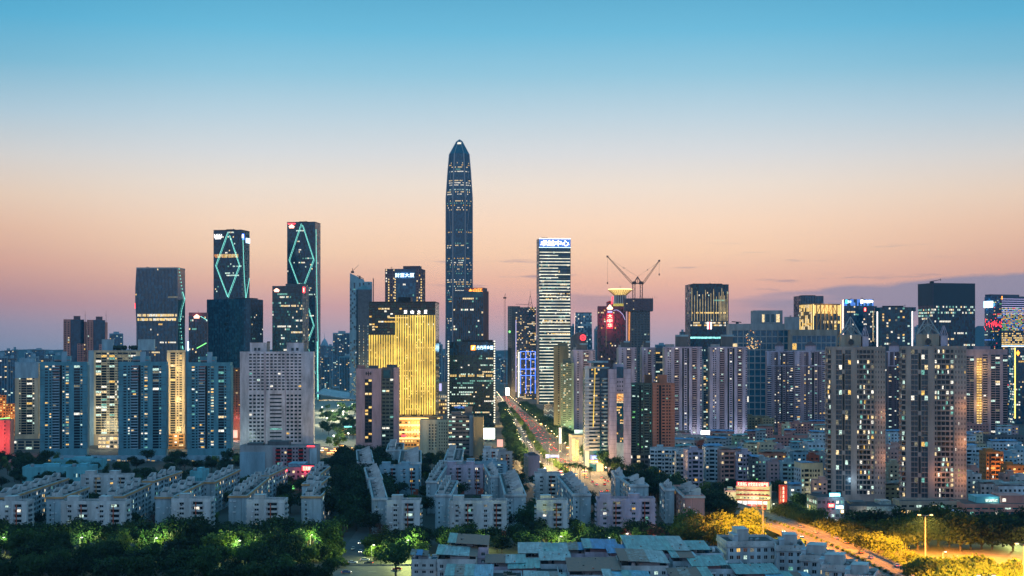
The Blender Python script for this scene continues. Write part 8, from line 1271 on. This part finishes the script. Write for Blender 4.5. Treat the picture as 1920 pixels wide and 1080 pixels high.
for Y_ in range(612, 752, 12):
    x = PX(-40, Y_) + tr.uniform(0, 9)
    while True:
        px = 960 + x / Y_ * FPX; yy = Y_ + tr.uniform(-5, 5)
        if px > (690 if Y_ > 700 else 640 if Y_ > 652 else 600): break
        skip = (648 < yy < 694 and px > 545) or any(abs(px - kp) < 12 and -9 < yy - ky < 8 for kp, ky in KEEP) or (Y_ > 690 and 634 < px < 700) or (yy > 778 and tr.random() < .3) or (Y_ > 765 and (110 < px < 240 or 318 < px < 398 or 460 < px < 536 or px < 55 or 560 < px < 605))
        if not skip: kd = tr.choices(['round', 'mid', 'light'], [8, 3, .4])[0]; tree(kd, x, yy, tr.uniform(1.3, 1.7) * (.62 if any(abs(px - kp) < 27 and -100 < yy - ky < 3 for kp, ky in KEEP) else 1.0 if Y_ > 690 else .9), 'dark leafy tree in the mass of park trees at the lower left', 'dark park trees at the lower left')
        x += tr.uniform(14, 18)
for px, py, kd, s_, lab in [(60, 1050, 'mid', 1.3, 'large rounded dark tree at the bottom left'), (205, 1075, 'mid', 1.5, 'biggest spreading tree at the bottom left with visible limbs'), (585, 1038, 'light', 1.35, 'bright green lamp lit tree below the lone gable block'), (545, 1042, 'spire', 1.2, 'green lit feathery tree left of the brightest green tree'), (385, 1030, 'spire', 1.3, 'pale green feathery shrub tree in front of the third front block'), (470, 1052, 'light', .8, 'small yellow green lamp lit tree by the white topped lamp post'), (300, 1040, 'light', 1.0, 'yellow green lamp lit tree at left'), (155, 1040, 'light', .7, 'lamp lit leafy branch tree below the twin block at left'), (245, 1062, 'light', .5, 'small bright green lit sapling at the bottom left'), (10, 1040, 'light', .8, 'yellow green lit tree at the left edge'), (400, 1062, 'bare', 1.2, 'reddish bare twigged tree at lower left'), (290, 995, 'bare', 1.0, 'reddish thin tree behind the lamp at left'), (640, 1020, 'bare', 1.0, 'grey red bare tree at the side street mouth'), (715, 1025, 'bare', 1.2, 'bare twigged tree right of the side street'), (765, 1046, 'mid', 1.35, 'bright green lamp lit crown right of the street cars'), (742, 1080, 'mid', 1.7, 'green tree in front of the street at the bottom'), (790, 1060, 'light', 1.1, 'light green tree left of the blue roofed house'), (610, 1100, 'mid', 1.1, 'dark green tree at the bottom edge beside the street'), (525, 1105, 'mid', 1.2, 'dark green tree at the bottom edge, second left of the street')]: tree(kd, *at(px, py), s_, lab)
for Y_ in range(842, 1290, 17):     # the dark avenue in the middle
    for dx_ in (-27, -9, 8):
        x = -86 - (Y_ - 842) * .085 + dx_ + tr.uniform(-2, 2); tree('avenue', x, Y_ + tr.uniform(-4, 4), tr.uniform(1.5, 1.85), 'dark tall tree in the avenue between the white blocks', 'dark avenue trees between the white blocks')
for Y_ in range(724, 764, 12):
    x = PX(725, Y_) + tr.uniform(0, 8)
    while 960 + x / Y_ * FPX < 1445:
        px = 960 + x / Y_ * FPX
        if not any(abs(px - kp) < 18 and -40 < Y_ - ky < 8 for kp, ky in KEEP) and not (Y_ > 770 and (720 < px < 792 or 838 < px < 955 or 1000 < px < 1068 or 1115 < px < 1232)) and not (px > 1380 and Y_ < 735) and x < 127: kd = tr.choices(['round' if px < 1270 else 'olive', 'mid' if px < 1270 else 'olive', 'spire', 'bare'], [7 if px < 1270 else 1, 3, 1, 1.2 if 1120 < px < 1265 else .1])[0]; tree(kd, x, Y_ + tr.uniform(-4, 4), tr.uniform(.95, 1.25) * (1.5 if px > 1270 else 1), 'leafy tree in the belt between the village roofs and the pale front blocks' if px < 1240 else 'amber lit tree left of the expressway bend', 'belt trees behind the village roofs' if px < 1240 else 'amber lit trees left of the expressway')
        x += tr.uniform(11, 15)
for px, py, h, kd, s_, lab in [(1050, 1035, 0, 'light', 1.2, 'yellow green lamp lit tree behind the teal roofed house'), (1085, 1030, 0, 'spire', 1.4, 'tall feathery tree with pointed top behind the back village roofs'), (1142, 1030, 0, 'light', .9, 'lamp lit green bush tree behind the two tone roof'), (905, 1025, 0, 'light', .9, 'lamp lit tree behind the pinkish house'), (1000, 980, 0, 'mid', 1.3, 'light green domed tree beside the broad gabled block'), (985, 1000, 0, 'mid', 1.4, 'large rounded green tree in front of the broad gabled block'), (1400, 1026, 0, 'olive', 1.9, 'brightest orange lit tree against the expressway lamp'), (1352, 1030, 0, 'olive', 1.8, 'orange lit tree next to the brightest one'), (1230, 1040, 0, 'bare', 1.3, 'reddish brown bare tree in the middle of the belt'), (1305, 1034, 0, 'spire', 1.7, 'amber lit feathery tree'), (1474, 1044, 0, 'bush', 2.2, 'round orange shrub between the parapet house and the expressway'), (1455, 985, 0, 'light', 1.1, 'lime green lit tree right of the fire station'), (1484, 984, 0, 'round', .85, 'dark tree right of the lime green one'), (1502, 988, 0, 'round', .85, 'dark tree before the neon shop wing'), (1523, 998, 0, 'light', .9, 'lime lit tree beside the expressway barrier'), (1548, 1004, 0, 'round', .8, 'dark tree below the neon corner'), (600, 1052, 0, 'bush', 1.8, 'dark bush under the brightest green tree'), (572, 1056, 0, 'bush', 1.9, 'second dark bush under the brightest green tree'), (640, 1004, 0, 'round', 1.2, 'dark tree on the left corner of the side street'), (694, 1006, 0, 'round', 1.2, 'dark tree on the right corner of the side street'), (668, 996, 0, 'round', 1.35, 'dark tree closing the end of the side street'), (652, 988, 0, 'mid', 1.3, 'tree behind the left corner of the side street'), (684, 988, 0, 'round', 1.4, 'tree behind the right corner of the side street')]: tree(kd, *at(px, py, h), s_, lab)
def free(x, y, mg):
    for cx, cy, rz, a, b_ in FOOT:
        if abs(x - cx) + abs(y - cy) > a + b_ + 90: continue
        c, sn = math.cos(rz), math.sin(rz); u, v = c * (x - cx) + sn * (y - cy), -sn * (x - cx) + c * (y - cy)
        if abs(u) < a + mg and abs(v) < b_ + mg: return False
    return all((Vector((x, y)) - p).length > W2 + 5 for p in ec) and all((Vector((x, y)) - p).length > 30 for p, n in bf)
k = 0; HB = 0
while k < 3000 and HB < 46:
    k += 1; y = tr.uniform(1130, 1720); px = tr.uniform(1225, 1550) if k % 4 else tr.uniform(1815, 1915); x = PX(px, y); a = tr.uniform(5, 9)
    if not free(x, y, 8.5) or (px < 1420 and y > 1480) or (px < 1290 and y < 1250): continue
    hh = tr.uniform(11, 19); top = HOR + (CAMZ - hh) / y * FPX; HB += 1; wn = tr.choice(['w_cool', 'w_rose', 'w_grey', 'w_mauve', 'w_beige', 'w_bluegrey', 'w_white', 'w_terra']); rf = tr.choice([None, TB, TT, 'tin_grey', TR])
    b = house('small plain house packed into the old low town' if px < 1600 else 'small plain house packed in at the right edge of the low town', px - a / y * FPX, px + a / y * FPX, top, y - 6, wn, rf, d=12, rz=tr.uniform(-18, 18), cap=20); b.root['group'] = 'small houses packed into the old low town' if px < 1600 else 'small houses at the right edge of the low town'
PT = []; k = 0
while k < 7000 and len(PT) < 290:
    k += 1; Y_ = tr.uniform(812, 1320); px = tr.uniform(-20, 1500); X_ = PX(px, Y_)
    if 625 < px < 690 or (1360 < px < 1475 and Y_ < 945) or (px > 1290 and Y_ > 1050) or any((X_ - a) ** 2 + (Y_ - b_) ** 2 < 64 for a, b_ in PT) or not free(X_, Y_, 3.4): continue
    PT.append((X_, Y_)); w_ = px > 1225; TV['yard'] = TV['round']; KN['yard'] = 'courtyard_tree'
    tree(tr.choice(['yard', 'yard', 'yard', 'mid']) if len(PT) % 9 else 'spire', X_, Y_, tr.uniform(.85, 1.2), 'dark leafy tree between the pink gable block and the fire station' if w_ else 'dark leafy tree between the pale walk-up blocks', 'trees left of the fire station' if w_ else 'trees between the walk-up blocks')
for i, (p, n) in enumerate(bf):
    if p.y < 1180 or p.y > 2500: continue
    for o, pr in ((-34, .95), (-2.5, .8), (33, .9), (41, .6)):
        if tr.random() < pr: q = p + n * o; tree('street' if o != -2.5 else 'bush', q.x, q.y, tr.uniform(1.2, 1.6) if o != -2.5 else 1.0, 'street tree lining the boulevard' if o != -2.5 else 'clipped shrub on the boulevard median', 'street trees lining the boulevard' if o != -2.5 else 'shrubs on the boulevard median', 'tree' if o != -2.5 else 'shrub')
for i in range(44): Y_ = tr.uniform(1470, 2500); tree(tr.choice(['mid', 'light']), PX(tr.uniform(602, 666), Y_), Y_, tr.uniform(.9, 1.3), 'lamp lit tree in the plaza left of the mauve tower', 'trees in the plaza')
for i in range(15): px = 1640 + i * 20; Y_ = 748 + tr.uniform(-9, 9); tree('olive' if px < 1810 else 'round', PX(px, Y_), Y_, tr.uniform(1.8, 2.2), 'amber lit street tree in the row before the mall' if px < 1800 else 'dark street tree in the row at the right edge', 'street trees in the row before the mall', z=-4.5)
for i, (p, n) in enumerate(ef):
    if 610 < p.y < 860 and i % 2 == 0:
        for o in (W2 + 7, W2 + 16): v = p + n * o + Vector((tr.uniform(-2, 2), tr.uniform(-3, 3))); tree('olive', v.x, v.y, tr.uniform(1.1, 1.4) if p.y > 690 else .8, 'amber lit tree along the far side of the expressway', 'trees along the far side of the expressway')
for px, py, s_ in ((622, 1048, 1.1), (632, 1064, 1.0), (702, 1042, 1.1), (716, 1048, 1.2), (628, 1030, 1.2), (700, 1026, 1.2)): tree('bush', *at(px, py), s_ * 1.3, 'dark bush crowding the mouth of the side street', 'bushes at the side street mouth', 'shrub')
for i, (p, n) in enumerate(ef):
    if 835 < p.y < 1060:
        v = p - n * (W2 + 6) + Vector((tr.uniform(-1, 1), tr.uniform(-2, 2)))
        if all(math.hypot(v.x - f[0], v.y - f[1]) > 16 for f in FOOT): tree('yard', v.x, v.y, tr.uniform(1.55, 1.8), 'tall dark tree screening the far end of the expressway', 'dark trees screening the far expressway')
for i in range(12): px = 1612 + i * 28; Y_ = 790 + tr.uniform(-8, 12); tree('round', PX(px, Y_), Y_, tr.uniform(1.3, 1.6), 'dark tree close to the mall wall', 'dark trees by the podium and mall')
for i in range(60):
    px = tr.uniform(1668, 1745) if i < 14 else tr.uniform(1765, 1930); Y_ = tr.uniform(592, 648) if i < 14 else tr.uniform(575, 652)
    if i < 14 and PX(px, Y_) < 161 + 14 + (690 - Y_) * .05 + 3: px = 1725 + tr.uniform(0, 20)
    tree('bush', PX(px, Y_), Y_, tr.uniform(1.6, 2.2), 'yellow lit shrub at the bottom right beside the slip road', 'yellow lit shrubs at the bottom right', 'shrub', 1.2)
for i in range(1, len(ef) - 1):
    p, n = ef[i]
    if p.y < 900: v = p + n * -.2; tree('bush', v.x, v.y, .34, 'low hedge bush on the central reserve of the expressway', 'hedge bushes on the central reserve', 'shrub', z=ZR)
def palm(px, py, h, lab):
    X_, Y_ = at(px, py); t = empty('palm_tree', (X_, Y_, 0)); tag(t, lab, 'palm', 'palms at the boulevard corner'); m = MB(); m.tube((0, 0, 0), (.3, 0, h), .32, 'bark', 7, .2); m.build('trunk', t); m = MB()
    for i in range(20):
        q = 2 * math.pi * i / 20 + tr.uniform(-.1, .1); L_ = tr.uniform(3.0, 4.2); up = tr.uniform(-.2, .9); pts = [(0.3 + math.cos(q) * L_ * k_, math.sin(q) * L_ * k_, h + up * L_ * k_ * 1.2 - 1.15 * L_ * k_ * k_) for k_ in (0, .25, .5, .75, 1)]
        for (a, b_), wd in zip(zip(pts, pts[1:]), (.25, .45, .42, .22)): s_ = Vector((-math.sin(q), math.cos(q), 0)) * wd; a, b_ = Vector(a), Vector(b_); m.quad(a - s_, b_ - s_, b_ + s_ + Vector((0, 0, .1)), a + s_ + Vector((0, 0, .1)), m='leaf_mid')
    m.build('crown', t)
for px, py in ((1060, 893), (1069, 896), (1078, 894), (1087, 897), (1096, 899), (1106, 901)): palm(px, py, tr.uniform(9.5, 11.5), 'palm tree at the bright boulevard corner')
# ------------------------------------------------------------------ air
m = bpy.data.materials.new('haze_air'); m.use_nodes = True; t = m.node_tree; t.nodes.clear(); o = t.nodes.new('ShaderNodeOutputMaterial'); v = t.nodes.new('ShaderNodeVolumePrincipled'); v.inputs['Color'].default_value = (.20, .55, .90, 1); v.inputs['Density'].default_value = AIR; v.inputs['Anisotropy'].default_value = 0.0; t.links.new(v.outputs[0], o.inputs['Volume']); MATS['haze_air'] = m
HAZE = True
if HAZE: mb = MB(); mb.box(-7200, 7200, -400, 7900, -1, 640, 'haze_air'); mb.build('haze', kind='stuff')
print('TREES', NT[0], 'OBJECTS', len(bpy.data.objects))
